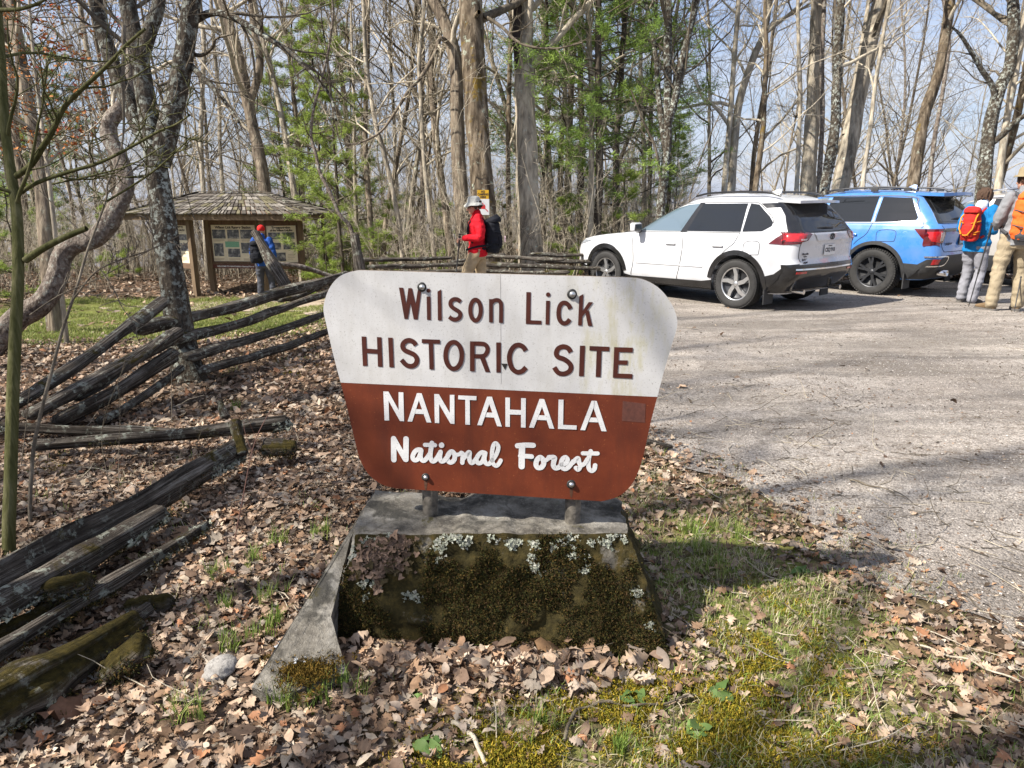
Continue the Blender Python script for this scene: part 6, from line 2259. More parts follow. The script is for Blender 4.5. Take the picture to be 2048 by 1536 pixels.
def text_on(s, txt, size, mat, name, parent, pos, normal_mode='rear', bold=0.002, sx=1.0, rot=0.0):
    me = text_mesh(txt, size, mat, 0.0006, 'CENTER', bold, sx)
    if normal_mode == 'rear':      # text x -> -y, text y -> z, facing -x
        M = Matrix(((0, 0, -1), (-1, 0, 0), (0, 1, 0)))
    else:                          # facing +y (left side): text x -> -x
        M = Matrix(((-1, 0, 0), (0, 0, 1), (0, 1, 0)))
    me.transform((M @ Matrix.Rotation(rot, 3, 'Z')).to_4x4())
    o = obj(name, me, parent)
    o.location = pos
    return o


def corner_x(s, z, d):
    w, rcr, _ = s.radii(z)
    return s.xr(z) + 0.05 * w * ((w - rcr) / w) ** 2 + rcr * (1 - d)


def corner_y(s, z, d):
    w, rcr, _ = s.radii(z)
    return (w - rcr * (1 - d)) * float(s.taper(s.xr(z)))


def surround(s, z0, z1):
    zz = np.linspace(z0, z1, 12)
    return [(corner_y(s, z, 0.86), z) for z in zz] + [(-corner_y(s, z, 0.86), z) for z in zz[::-1]]


def common(s, root, paint, sd_windows, seams, glass_rear, black_rear, arch, zc, sill, extras=()):
    s_b = s.body(*arch, paint, M_blkm)
    bo = obj('body', s_b, root)
    obj('wheel_wells', s.wells, bo)
    for sd in (1, -1):
        for poly, mt in sd_windows:
            s.patch('window', poly, 'side', 0.008, mt, root, sd, 0.022)
        for pts in seams:
            s.strip('panel_gap', pts, 0.008, 'side', 0.005, M_seam, root, sd)
    if black_rear:
        s.patch('rear_surround', black_rear, 'rear', 0.009, M_blkp, root, 1, 0.03)
    s.patch('rear_window', glass_rear, 'rear', 0.014, M_glass, root, 1, 0.03)


# ---------------- white car
WHITE = Car(xr=[(0.3, -0.72), (0.4, -0.83), (0.5, -0.92), (0.62, -0.965), (0.70, -0.955), (0.76, -0.925), (0.95, -0.935), (1.03, -0.95), (1.12, -0.945), (1.16, -0.90), (1.3, -0.80), (1.45, -0.66), (1.56, -0.54), (1.62, -0.44), (1.66, -0.25), (1.685, 0.1), (1.70, 0.6)],
            xf=[(0.2, 3.40), (0.35, 3.56), (0.5, 3.61), (0.7, 3.62), (0.85, 3.57), (0.93, 3.46), (0.98, 3.25), (1.02, 2.95), (1.06, 2.55), (1.09, 2.25), (1.12, 2.12), (1.3, 1.82), (1.45, 1.53), (1.56, 1.28), (1.62, 1.12), (1.66, 0.98), (1.685, 0.85), (1.70, 0.75)],
            wz=[(0.2, 0.80), (0.3, 0.86), (0.42, 0.905), (0.6, 0.918), (0.78, 0.927), (0.9, 0.918), (1.0, 0.905), (1.08, 0.885), (1.13, 0.855), (1.3, 0.785), (1.45, 0.722), (1.54, 0.675), (1.6, 0.63), (1.65, 0.54), (1.685, 0.40), (1.70, 0.22)], ztop=1.70, wb=2.69)
car = thing('white_suv', 'white compact sport utility car with black wheel arches parked nose to the far rail fence', 'car')
place_car(car, 1465, 609, 10.75, (-0.625, 0.78), 0.93)
s = WHITE
common(s, car, M_pw,
       [([(1.98, 1.115), (1.62, 1.335), (1.34, 1.465), (1.08, 1.53), (0.88, 1.545), (1.08, 1.125)], M_glass_clear),
        ([(0.80, 1.545), (0.02, 1.545), (0.0, 1.14), (0.97, 1.128)], M_glass),
        ([(-0.03, 1.545), (-0.17, 1.53), (-0.40, 1.36), (-0.475, 1.28), (-0.47, 1.23), (-0.34, 1.155), (-0.03, 1.142)], M_glass)],
       [[(2.12, 1.08), (2.05, 0.9), (2.03, 0.6), (2.10, 0.36)], [(1.06, 1.115), (1.0, 0.9), (1.04, 0.6), (1.12, 0.34)], [(0.0, 1.13), (0.06, 0.98), (0.18, 0.88), (0.30, 0.76)],
        [(2.02, 1.095), (1.1, 1.11), (0.0, 1.125)], [(2.0, 1.13), (1.63, 1.35), (1.35, 1.48), (1.08, 1.55), (0.4, 1.562), (-0.05, 1.556)], [(-0.05, 1.556), (-0.18, 1.54), (-0.42, 1.37), (-0.49, 1.27)]],
       [(0.69, 1.15), (0.60, 1.35), (0.53, 1.525), (-0.53, 1.525), (-0.60, 1.35), (-0.69, 1.15)],
       surround(WHITE, 1.14, 1.56), (0.26, 0.435, 0.37), 0.37, None)
for sd in (1, -1):
    P_ = lambda nm, poly, mt, off=0.006, **k: s.patch(nm, poly, 'side', off, mt, car, sd, **k)
    P_('window_pillar', [(1.09, 1.118), (0.875, 1.555), (0.80, 1.555), (0.97, 1.122)], M_blkp, 0.009, step=0.022)
    P_('roof_band', [(-0.20, 1.545), (-0.30, 1.485), (-0.60, 1.50), (-0.56, 1.555)], M_blkp, 0.011, step=0.022)
    zz_ = np.linspace(1.145, 1.565, 14)
    P_('hatch_pillar', [(-0.50, 1.562), (-0.60, 1.40), (-0.74, 1.145)] + [(corner_x(s, z, 0.86), z) for z in zz_], M_blkp, 0.010, step=0.02)
    for xc in (0.0, s.wb):
        P_('arch_cladding', arc_poly(xc, 0.37, 0.43, 0.505, -8 if xc else 8, 172 if xc else 188, 22), M_blkp, 0.014)
    P_('sill_cladding', [(0.44, 0.262), (0.44, 0.40), (0.62, 0.37), (2.1, 0.35), (2.27, 0.38), (2.27, 0.262)], M_blkp, 0.008)
    P_('bumper_cladding', [(-0.44, 0.40), (-0.48, 0.52), (-0.62, 0.56), (-0.80, 0.70), (-0.95, 0.715), (-0.93, 0.40), (-0.80, 0.275), (-0.44, 0.275)], M_blkp, 0.008)
    P_('front_bumper_cladding', [(3.14, 0.28), (3.16, 0.45), (3.35, 0.50), (3.5, 0.45), (3.5, 0.28)], M_blkp, 0.008)
    P_('tail_lamp', [(-0.50, 0.985), (-0.60, 1.07), (-0.72, 1.155), (-0.93, 1.158), (-0.94, 0.99), (-0.72, 0.975)], [M_dred], 0.010)
    P_('tail_lamp', [(-0.68, 1.03), (-0.74, 1.13), (-0.93, 1.135), (-0.94, 1.02)], [M_red], 0.014)
    P_('door_moulding', [(1.98, 0.605), (1.98, 0.575), (0.60, 0.585), (0.60, 0.612)], M_pw, 0.012)
    for xh in (1.24, 0.34):
        mb = MB()
        yy = sd * (s.side_y(xh, 0.92) + 0.018)
        mb.box((xh, yy, 0.925), (0.20, 0.028, 0.032), None, 0, 0.012, True)
        mb.build('door_handle', M_pw, car)
        P_('handle_recess', [(xh - 0.12, 0.90), (xh - 0.12, 0.955), (xh + 0.11, 0.955), (xh + 0.11, 0.90)], plain('recess_white', (0.55, 0.56, 0.57), 0.35), 0.002)
    # roof rail
    mb = MB()
    q = [(1.02, sd * 0.60, 1.655), (0.75, sd * 0.61, 1.70), (0.2, sd * 0.605, 1.712), (-0.25, sd * 0.60, 1.695), (-0.45, sd * 0.59, 1.65)]
    mb.tube(catmull(q, 5), 0.017, 8)
    mb.build('roof_rail', M_blkp, car)
    # mirror
    mb = MB()
    mb.box((1.90, sd * 1.02, 1.17), (0.11, 0.20, 0.15), None, 0, 0.035, True)
    mb.box((1.865, sd * 1.02, 1.165), (0.06, 0.165, 0.115), None, 1, 0.02, True)
    mb.box((1.93, sd * 0.90, 1.10), (0.06, 0.14, 0.05), None, 1, 0.02, True)
    mb.build('wing_mirror', [M_pw, M_blkp], car)
    # head lamp
    P_('head_lamp', [(3.02, 0.93), (3.30, 0.92), (3.50, 0.88), (3.5, 0.83), (3.25, 0.86)], M_head, 0.006)
    mb = MB()
    mb.tube([(-0.70, sd * 0.52, 0.30), (-0.90, sd * 0.52, 0.295)], 0.034, 14)
    mb.build('exhaust_tip', M_chrome, car)
    mb = MB()
    mb.box((-0.50, sd * 0.80, 0.22), (0.018, 0.24, 0.22), None)
    mb.box((2.28, sd * 0.80, 0.22), (0.018, 0.22, 0.20), None)
    mb.build('mud_flap', M_blkm, car)
    make_wheel(car, (0, sd * 0.80, 0.37), 0.37, 0.235, sd, 'five', False)
    make_wheel(car, (s.wb, sd * 0.80, 0.37), 0.37, 0.235, sd, 'five', False)
s.patch('fuel_flap', [(-0.11, 0.82), (-0.12, 0.99), (-0.34, 1.0), (-0.36, 0.84), (-0.32, 0.82)], 'side', 0.002, M_pw, car, 1)
s.strip('panel_gap', [(-0.11, 0.82), (-0.12, 0.99), (-0.34, 1.0), (-0.36, 0.84), (-0.32, 0.82), (-0.12, 0.815)], 0.007, 'side', 0.004, M_seam, car, 1)
for sd in (1, -1):
    s.patch('tail_lamp', [(sd * 0.905, 1.155), (sd * 0.56, 1.145), (sd * 0.50, 1.12), (sd * 0.60, 1.03), (sd * 0.895, 0.99)], 'rear', 0.010, M_dred, car)
    s.patch('tail_lamp', [(sd * 0.895, 1.135), (sd * 0.62, 1.125), (sd * 0.66, 1.07), (sd * 0.885, 1.04)], 'rear', 0.014, M_red, car)
    s.patch('reversing_lamp', [(sd * 0.74, 1.06), (sd * 0.62, 1.06), (sd * 0.65, 1.035), (sd * 0.74, 1.035)], 'rear', 0.015, M_lampw, car)
    s.patch('reflector', [(sd * 0.78, 0.60), (sd * 0.58, 0.60), (sd * 0.58, 0.57), (sd * 0.78, 0.57)], 'rear', 0.016, M_red, car)
    s.strip('panel_gap', [(sd * 0.70, 1.05), (sd * 0.74, 0.95), (sd * 0.74, 0.80), (sd * 0.70, 0.735)], 0.008, 'rear', 0.0035, M_seam, car)
s.patch('rear_bumper', [(0.84, 0.275), (0.88, 0.36), (0.90, 0.70), (-0.90, 0.70), (-0.88, 0.36), (-0.84, 0.275)], 'rear', 0.010, M_blkp, car)
s.strip('bumper_trim', [(0.80, 0.635), (0.0, 0.625), (-0.80, 0.635)], 0.022, 'rear', 0.018, M_chrome, car)
s.patch('gate_garnish', [(0.42, 1.10), (0.46, 1.13), (-0.46, 1.13), (-0.42, 1.10), (-0.36, 1.02), (0.36, 1.02)], 'rear', 0.018, M_pw, car)
zpl = 0.885
pl = thing('licence_plate', None, None)
pl.parent = car
mb = MB()
xp = s.rear_x(0, zpl) - 0.018
mb.box((xp, 0, zpl), (0.006, 0.305, 0.152), None, 0, 0.002)
mb.build('plate', M_plate, pl)
text_on(s, 'CSQ6918', 0.078, M_ink, 'plate_number', pl, (xp - 0.0045, 0, zpl - 0.004), bold=0.003, sx=0.88)
text_on(s, 'GEORGIA', 0.024, M_ink, 'plate_state', pl, (xp - 0.0045, 0, zpl + 0.055), bold=0.0005)
mb = MB()
for (rx, rz, oz) in ((0.062, 0.042, 0.0), (0.036, 0.020, 0.016), (0.018, 0.038, 0.0)):
    a = np.linspace(0, 2 * np.pi, 25)
    mb.tube(np.stack([np.full(25, s.rear_x(0, 1.075) - 0.024), rx * np.cos(a), 1.075 + oz + rz * np.sin(a)], -1), 0.0055, 6, caps=False)
mb.build('badge', M_dalloy, car)
for tx, sz, zz in (('Maryville', 0.042, 0.845), ('Toyota', 0.028, 0.81), ('RAV4', 0.05, 0.762), ('PRIME', 0.04, 0.722)):
    text_on(s, tx, sz, M_ink if zz < 0.8 else M_ink, 'tailgate_lettering', car, (s.rear_x(0.60, zz) - 0.006, 0.60, zz), bold=0.001, sx=1.1)
mb = MB()
mb.poly([(-0.38, 0.60, 1.60), (-0.74, 0.55, 1.575), (-0.79, 0.30, 1.58), (-0.80, 0, 1.582), (-0.79, -0.30, 1.58), (-0.74, -0.55, 1.575), (-0.38, -0.60, 1.60)], 0.035, (0, 0, 1))
me = mb.mesh('spoiler', [M_pw])
obj('spoiler', me, car)
mb = MB()
mb.box((-0.74, 0, 1.572), (0.012, 0.24, 0.014), None, 0)
mb.build('brake_lamp', M_dred, car)
mb = MB()
xq = s.rear_x(0.1, 1.2) - 0.02
mb.tube([(xq, -0.12, 1.19), (xq - 0.005, 0.1, 1.205), (xq + 0.005, 0.28, 1.20)], [0.016, 0.012, 0.006], 8)
mb.build('rear_wiper', M_blkm, car)
mb = MB()
mb.add([(-0.05, 0.0, 1.755), (0.09, 0.03, 1.695), (0.09, -0.03, 1.695), (-0.10, 0.022, 1.688), (-0.10, -0.022, 1.688), (-0.10, 0, 1.745)], [(0, 1, 2), (0, 3, 1), (0, 2, 4), (0, 5, 3), (0, 4, 5), (5, 4, 3)])
mb.build('aerial_fin', M_pw, car)
mb = MB()
mb.box((0.8, 0, 0.27), (2.2, 1.5, 0.10), None, 0, 0.02)
mb.build('underbody', M_blkm, car)

# ---------------- blue car
BLUE = Car(xr=[(0.3, -0.78), (0.42, -0.93), (0.55, -1.02), (0.70, -1.05), (0.80, -1.03), (0.9, -1.0), (1.05, -1.02), (1.15, -1.02), (1.25, -0.95), (1.4, -0.83), (1.55, -0.70), (1.66, -0.60), (1.72, -0.52), (1.76, -0.2), (1.785, 0.3), (1.80, 0.8)],
           xf=[(0.2, 3.5), (0.35, 3.66), (0.55, 3.72), (0.8, 3.72), (0.98, 3.66), (1.06, 3.5), (1.10, 3.2), (1.14, 2.8), (1.18, 2.4), (1.21, 2.28), (1.4, 1.95), (1.55, 1.66), (1.66, 1.4), (1.72, 1.22), (1.76, 1.05), (1.785, 0.95), (1.80, 0.88)],
           wz=[(0.2, 0.86), (0.3, 0.92), (0.45, 0.965), (0.65, 0.985), (0.85, 0.995), (1.0, 0.985), (1.12, 0.965), (1.20, 0.94), (1.26, 0.905), (1.4, 0.855), (1.55, 0.79), (1.66, 0.74), (1.71, 0.69), (1.76, 0.58), (1.785, 0.42), (1.80, 0.25)], ztop=1.80, wb=2.82)
car = thing('blue_suv', 'bright blue sport utility car with dark alloy wheels parked beside the white one', 'car')
place_car(car, 1737, 583, 12.44, (-0.625, 0.78), 1.0)
s = BLUE
common(s, car, M_pb,
       [([(2.1, 1.235), (1.75, 1.44), (1.42, 1.60), (1.12, 1.655), (1.02, 1.66), (1.12, 1.235)], M_glass_clear),
        ([(0.94, 1.665), (0.12, 1.67), (0.14, 1.25), (1.04, 1.24)], M_glass),
        ([(0.05, 1.665), (-0.42, 1.645), (-0.60, 1.33), (-0.58, 1.285), (-0.2, 1.258), (0.07, 1.25)], M_glass)],
       [[(2.2, 1.2), (2.12, 1.0), (2.1, 0.6), (2.18, 0.36)], [(1.1, 1.22), (1.04, 1.0), (1.06, 0.6), (1.14, 0.34)], [(0.10, 1.23), (0.16, 1.05), (0.30, 0.93), (0.36, 0.86)], [(-0.45, 1.70), (-0.62, 1.40), (-0.72, 1.22), (-0.70, 1.16)]],
       [(0.72, 1.26), (0.64, 1.45), (0.57, 1.63), (-0.57, 1.63), (-0.64, 1.45), (-0.72, 1.26)],
       [(0.80, 1.235), (0.71, 1.45), (0.63, 1.665), (-0.63, 1.665), (-0.71, 1.45), (-0.80, 1.235)], (0.30, 0.475, 0.40), 0.40, None)
for sd in (1, -1):
    P_ = lambda nm, poly, mt, off=0.006, **k: s.patch(nm, poly, 'side', off, mt, car, sd, **k)
    for pts in ([(1.15, 1.225), (0.4, 1.232), (-0.2, 1.245), (-0.60, 1.275)], [(1.2, 1.675), (0.4, 1.685), (-0.43, 1.662), (-0.52, 1.52), (-0.62, 1.33), (-0.60, 1.275)], [(0.10, 1.24), (0.085, 1.68)]):
        s.strip('window_trim', pts, 0.020, 'side', 0.010, M_chrome, car, sd)
    for xc in (0.0, s.wb):
        P_('arch_cladding', arc_poly(xc, 0.40, 0.47, 0.53, -8 if xc else 8, 172 if xc else 188, 22), M_blkm, 0.014)
    P_('sill_cladding', [(0.48, 0.302), (0.48, 0.44), (2.3, 0.42), (2.36, 0.302)], M_blkm, 0.008)
    P_('bumper_cladding', [(-0.48, 0.44), (-0.50, 0.58), (-0.72, 0.57), (-0.86, 0.66), (-1.02, 0.66), (-0.98, 0.42), (-0.82, 0.315), (-0.48, 0.315)], M_blkm, 0.008)
    P_('tail_lamp', [(-0.60, 1.145), (-1.02, 1.15), (-1.01, 0.87), (-0.84, 0.92), (-0.72, 1.02)], M_dred, 0.010)
    P_('tail_lamp', [(-0.78, 1.10), (-0.98, 1.11), (-0.98, 0.92), (-0.88, 0.95)], M_red, 0.014)
    for xh in (1.30, 0.42):
        mb = MB()
        mb.box((xh, sd * (s.side_y(xh, 1.03) + 0.018), 1.03), (0.2, 0.028, 0.035), None, 0, 0.012, True)
        mb.build('door_handle', M_pb, car)
    mb = MB()
    q = [(1.1, sd * 0.66, 1.76), (0.9, sd * 0.665, 1.80), (0.2, sd * 0.665, 1.825), (-0.3, sd * 0.66, 1.805), (-0.45, sd * 0.655, 1.75)]
    mb.tube(catmull(q, 5), 0.016, 8)
    for xq in (0.85, 0.25, -0.3):
        mb.box((xq, sd * 0.665, 1.785), (0.12, 0.03, 0.06), None, 1, 0.008)
    mb.build('roof_rail', [M_dalloy, M_blkm], car)
    mb = MB()
    mb.box((2.0, sd * 1.10, 1.28), (0.12, 0.22, 0.17), None, 0, 0.035, True)
    mb.box((2.02, sd * 0.97, 1.21), (0.06, 0.14, 0.05), None, 1, 0.02, True)
    mb.build('wing_mirror', [M_pb, M_blkp], car)
    mb = MB()
    mb.lathe([(0.03, -0.92), (0.046, -0.92), (0.05, -0.97), (0.05, -1.09), (0.043, -1.09), (0.040, -0.95)], 18, (0, sd * 0.66, 0.43), 'X')
    mb.build('exhaust_tip', M_chrome, car)
    mb = MB()
    mb.box((-0.54, sd * 0.86, 0.28), (0.018, 0.25, 0.26), None)
    mb.build('mud_flap', M_blkm, car)
    make_wheel(car, (0, sd * 0.86, 0.40), 0.40, 0.27, sd, 'six', True)
    make_wheel(car, (s.wb, sd * 0.86, 0.40), 0.40, 0.27, sd, 'six', True)
    s.patch('tail_lamp', [(sd * 0.985, 1.15), (sd * 0.70, 1.14), (sd * 0.72, 0.93), (sd * 0.965, 0.87)], 'rear', 0.010, M_dred, car)
    s.patch('reversing_lamp', [(sd * 0.82, 1.10), (sd * 0.745, 1.10), (sd * 0.755, 0.96), (sd * 0.82, 0.95)], 'rear', 0.015, M_lampw, car)
    s.patch('reflector', [(sd * 0.90, 0.66), (sd * 0.80, 0.66), (sd * 0.82, 0.58), (sd * 0.90, 0.57)], 'rear', 0.018, M_red, car)
    s.strip('bumper_trim', [(sd * 0.95, 0.70), (sd * 0.62, 0.70), (sd * 0.58, 0.64), (sd * 0.66, 0.56), (sd * 0.92, 0.54)], 0.02, 'rear', 0.02, M_chrome, car)
s.patch('fuel_flap', [(-0.02, 0.93), (-0.03, 1.10), (-0.30, 1.11), (-0.32, 0.96), (-0.27, 0.93)], 'side', 0.002, M_pb, car, 1)
s.strip('panel_gap', [(-0.02, 0.93), (-0.03, 1.10), (-0.30, 1.11), (-0.32, 0.96), (-0.27, 0.93), (-0.04, 0.925)], 0.007, 'side', 0.004, M_seam, car, 1)
s.patch('rear_bumper', [(0.92, 0.315), (0.95, 0.38), (0.93, 0.60), (0.60, 0.72), (-0.60, 0.72), (-0.93, 0.60), (-0.95, 0.38), (-0.92, 0.315)], 'rear', 0.012, M_blkm, car)
s.patch('gate_garnish', [(0.72, 1.155), (0.74, 1.10), (-0.74, 1.10), (-0.72, 1.155)], 'rear', 0.014, M_blkp, car)
s.strip('panel_gap', [(0.76, 1.20), (0.74, 1.0), (0.72, 0.80), (0.5, 0.775), (-0.5, 0.775), (-0.72, 0.80), (-0.74, 1.0), (-0.76, 1.20)], 0.009, 'rear', 0.0035, M_seam, car)
zpl = 0.97
xp = s.rear_x(0, zpl) - 0.015
pl = thing('licence_plate', None, None)
pl.parent = car
mb = MB()
mb.box((xp, 0.0, zpl), (0.004, 0.345, 0.19), None, 0, 0.002)
mb.build('plate_frame', M_blkp, pl)
mb = MB()
mb.box((xp - 0.004, 0.0, zpl), (0.004, 0.30, 0.148), None, 0, 0.001)
mb.build('plate', M_plateb, pl)
mb = MB()
for yq, wq in ((0.105, 0.03), (0.065, 0.026), (0.0, 0.034), (-0.045, 0.026), (-0.09, 0.03)):
    mb.box((xp - 0.0065, yq, zpl - 0.005), (0.002, wq, 0.062), None)
mb.build('plate_number', plain('worn_plate_ink', (0.10, 0.16, 0.24), 0.6), pl)
text_on(s, 'PASSPORT', 0.055, M_ink, 'tailgate_lettering', car, (s.rear_x(0.50, 0.895) - 0.006, 0.50, 0.895), bold=0.001, sx=1.1)
mb = MB()
mb.poly([(-0.40, 0.68, 1.735), (-0.86, 0.62, 1.715), (-0.94, 0.30, 1.725), (-0.95, 0, 1.73), (-0.94, -0.30, 1.725), (-0.86, -0.62, 1.715), (-0.40, -0.68, 1.735)], 0.05, (0, 0, 1))
obj('spoiler', mb.mesh('spoiler', [M_pb]), car)
mb = MB()
mb.poly([(-0.5, 0.60, 1.683), (-0.84, 0.58, 1.664), (-0.92, 0, 1.677), (-0.84, -0.58, 1.664), (-0.5, -0.60, 1.683)], 0.012, (0, 0, 1))
obj('spoiler_underside', mb.mesh('spoiler_underside', [M_blkp]), car)
mb = MB()
xq = s.rear_x(0.1, 1.3) - 0.02
mb.tube([(xq, -0.10, 1.29), (xq - 0.005, 0.12, 1.31), (xq + 0.005, 0.34, 1.30)], [0.018, 0.013, 0.006], 8)
mb.build('rear_wiper', M_blkm, car)
mb = MB()
mb.add([(-0.12, 0.0, 1.875), (0.04, 0.035, 1.79), (0.04, -0.035, 1.79), (-0.17, 0.025, 1.785), (-0.17, -0.025, 1.785), (-0.17, 0, 1.86)], [(0, 1, 2), (0, 3, 1), (0, 2, 4), (0, 5, 3), (0, 4, 5), (5, 4, 3)])
mb.build('aerial_fin', M_pb, car)
mb = MB()
mb.box((0.8, 0, 0.31), (2.3, 1.6, 0.12), None, 0, 0.02)
mb.build('underbody', M_blkm, car)

# ---------------- silver car behind the hikers
SILV = Car(xr=BLUE.xr_, xf=BLUE.xf_, wz=BLUE.wz_, ztop=1.80, wb=2.82)
car = thing('silver_suv', 'silver sport utility car with pale window pillars parked beyond the woman in blue', 'car')
place_car(car, 2068, 575, 13.3, (-0.625, 0.78), 1.0)
s = SILV
common(s, car, M_ps,
       [([(2.1, 1.235), (1.75, 1.44), (1.42, 1.60), (1.12, 1.655), (1.06, 1.66), (1.14, 1.235)], M_glass_clear),
        ([(0.90, 1.665), (0.12, 1.67), (0.14, 1.25), (1.00, 1.24)], M_glass),
        ([(0.03, 1.665), (-0.42, 1.645), (-0.60, 1.33), (-0.58, 1.285), (-0.2, 1.258), (0.05, 1.25)], M_glass)],
       [[(2.2, 1.2), (2.12, 1.0), (2.1, 0.6), (2.18, 0.36)], [(1.1, 1.22), (1.04, 1.0), (1.06, 0.6), (1.14, 0.34)], [(0.10, 1.23), (0.16, 1.05), (0.30, 0.93), (0.36, 0.86)]],
       [(0.72, 1.26), (0.64, 1.45), (0.57, 1.63), (-0.57, 1.63), (-0.64, 1.45), (-0.72, 1.26)], None, (0.30, 0.475, 0.40), 0.40, None)
for sd in (1, -1):
    s.strip('window_trim', [(2.12, 1.23), (1.6, 1.225), (0.4, 1.232), (-0.2, 1.245), (-0.60, 1.275)], 0.020, 'side', 0.010, M_chrome, car, sd)
    s.strip('window_trim', [(1.78, 1.45), (1.44, 1.615), (1.2, 1.675), (0.4, 1.685), (-0.43, 1.662), (-0.62, 1.33)], 0.02, 'side', 0.010, M_chrome, car, sd)
    for xc in (0.0, s.wb):
        s.patch('arch_cladding', arc_poly(xc, 0.40, 0.47, 0.53, -8 if xc else 8, 172 if xc else 188, 22), 'side', 0.014, M_blkm, car, sd)
    s.patch('sill_cladding', [(0.48, 0.302), (0.48, 0.60), (2.3, 0.60), (2.36, 0.302)], 'side', 0.008, M_blkm, car, sd)
    mb = MB()
    mb.tube(catmull([(1.1, sd * 0.66, 1.76), (0.9, sd * 0.665, 1.83), (0.2, sd * 0.665, 1.85), (-0.3, sd * 0.66, 1.835), (-0.45, sd * 0.655, 1.76)], 5), 0.02, 8)
    mb.build('roof_rail', M_chrome, car)
    mb = MB()
    mb.box((2.0, sd * 1.10, 1.28), (0.12, 0.22, 0.17), None, 0, 0.035, True)
    mb.build('wing_mirror', M_ps, car)
    make_wheel(car, (0, sd * 0.86, 0.40), 0.40, 0.27, sd, 'six', False)
    make_wheel(car, (s.wb, sd * 0.86, 0.40), 0.40, 0.27, sd, 'six', False)
    s.patch('tail_lamp', [(sd * 0.985, 1.15), (sd * 0.70, 1.14), (sd * 0.72, 0.93), (sd * 0.965, 0.87)], 'rear', 0.010, M_red, car)
mb = MB()
mb.box((0.8, 0, 0.31), (2.3, 1.6, 0.12), None, 0, 0.02)
mb.build('underbody', M_blkm, car)

# ================================================================== KIOSK
def wood_mat(name, cols, scale=14):
    m, nt, b = node_mat(name)
    v = coords(nt, (1, 1, 0.12))
    f = tex_noise(nt, v, scale, 7, 0.65)
    c = ramp(nt, f, [(0.3, cols[0]), (0.55, cols[1]), (0.75, cols[2])])
    L(nt, c, b.inputs['Base Color'])
    b.inputs['Roughness'].default_value = 0.85
    bump(nt, b, f, 0.4, 0.01)
    return m


M_post = wood_mat('kiosk_post_wood', [(0.085, 0.055, 0.030), (0.17, 0.115, 0.066), (0.26, 0.19, 0.12)])
M_beam = wood_mat('kiosk_beam_wood', [(0.075, 0.042, 0.026), (0.14, 0.082, 0.048), (0.20, 0.125, 0.075)])
M_board = plain('panel_board', (0.76, 0.66, 0.48), 0.55, var=0.12, scale=5)
M_ptext = plain('panel_ink', (0.05, 0.03, 0.02), 0.6)
M_lines = plain('panel_text_lines', (0.36, 0.27, 0.18), 0.6, var=0.3, scale=90)
M_wel = plain('welcome_board_brown', (0.105, 0.026, 0.016), 0.5)
M_note = plain('green_notice', (0.20, 0.42, 0.27), 0.6, var=0.45, scale=70)


def photo_mat(seed):
    m, nt, b = node_mat('old_photograph')
    tc = nt.nodes.new('ShaderNodeTexCoord')
    mp = nt.nodes.new('ShaderNodeMapping')
    mp.inputs['Location'].default_value = (seed * 3.7, seed * 1.3, seed)
    L(nt, tc.outputs['Object'], mp.inputs['Vector'])
    f = tex_noise(nt, mp.outputs['Vector'], 9, 6, 0.6)
    L(nt, ramp(nt, f, [(0.36, (0.05, 0.05, 0.058)), (0.52, (0.13, 0.13, 0.14)), (0.64, (0.42, 0.40, 0.36))]), b.inputs['Base Color'])
    b.inputs['Roughness'].default_value = 0.4
    return m


PHOTOS = [photo_mat(k) for k in range(5)]
KS = 19.0 / FPX
kc = at(478, 577, 19.0)
kiosk = thing('information_kiosk', 'wooden information kiosk with a hipped shake roof and three printed panels', 'kiosk', (kc[0], kc[1], float(g(kc[0], kc[1]))), (0, 0, R(-5)))
T_RED = None


def local_part(mb, name, mats, parent=kiosk, **kw):
    return mb.build(name, mats, parent, **kw)


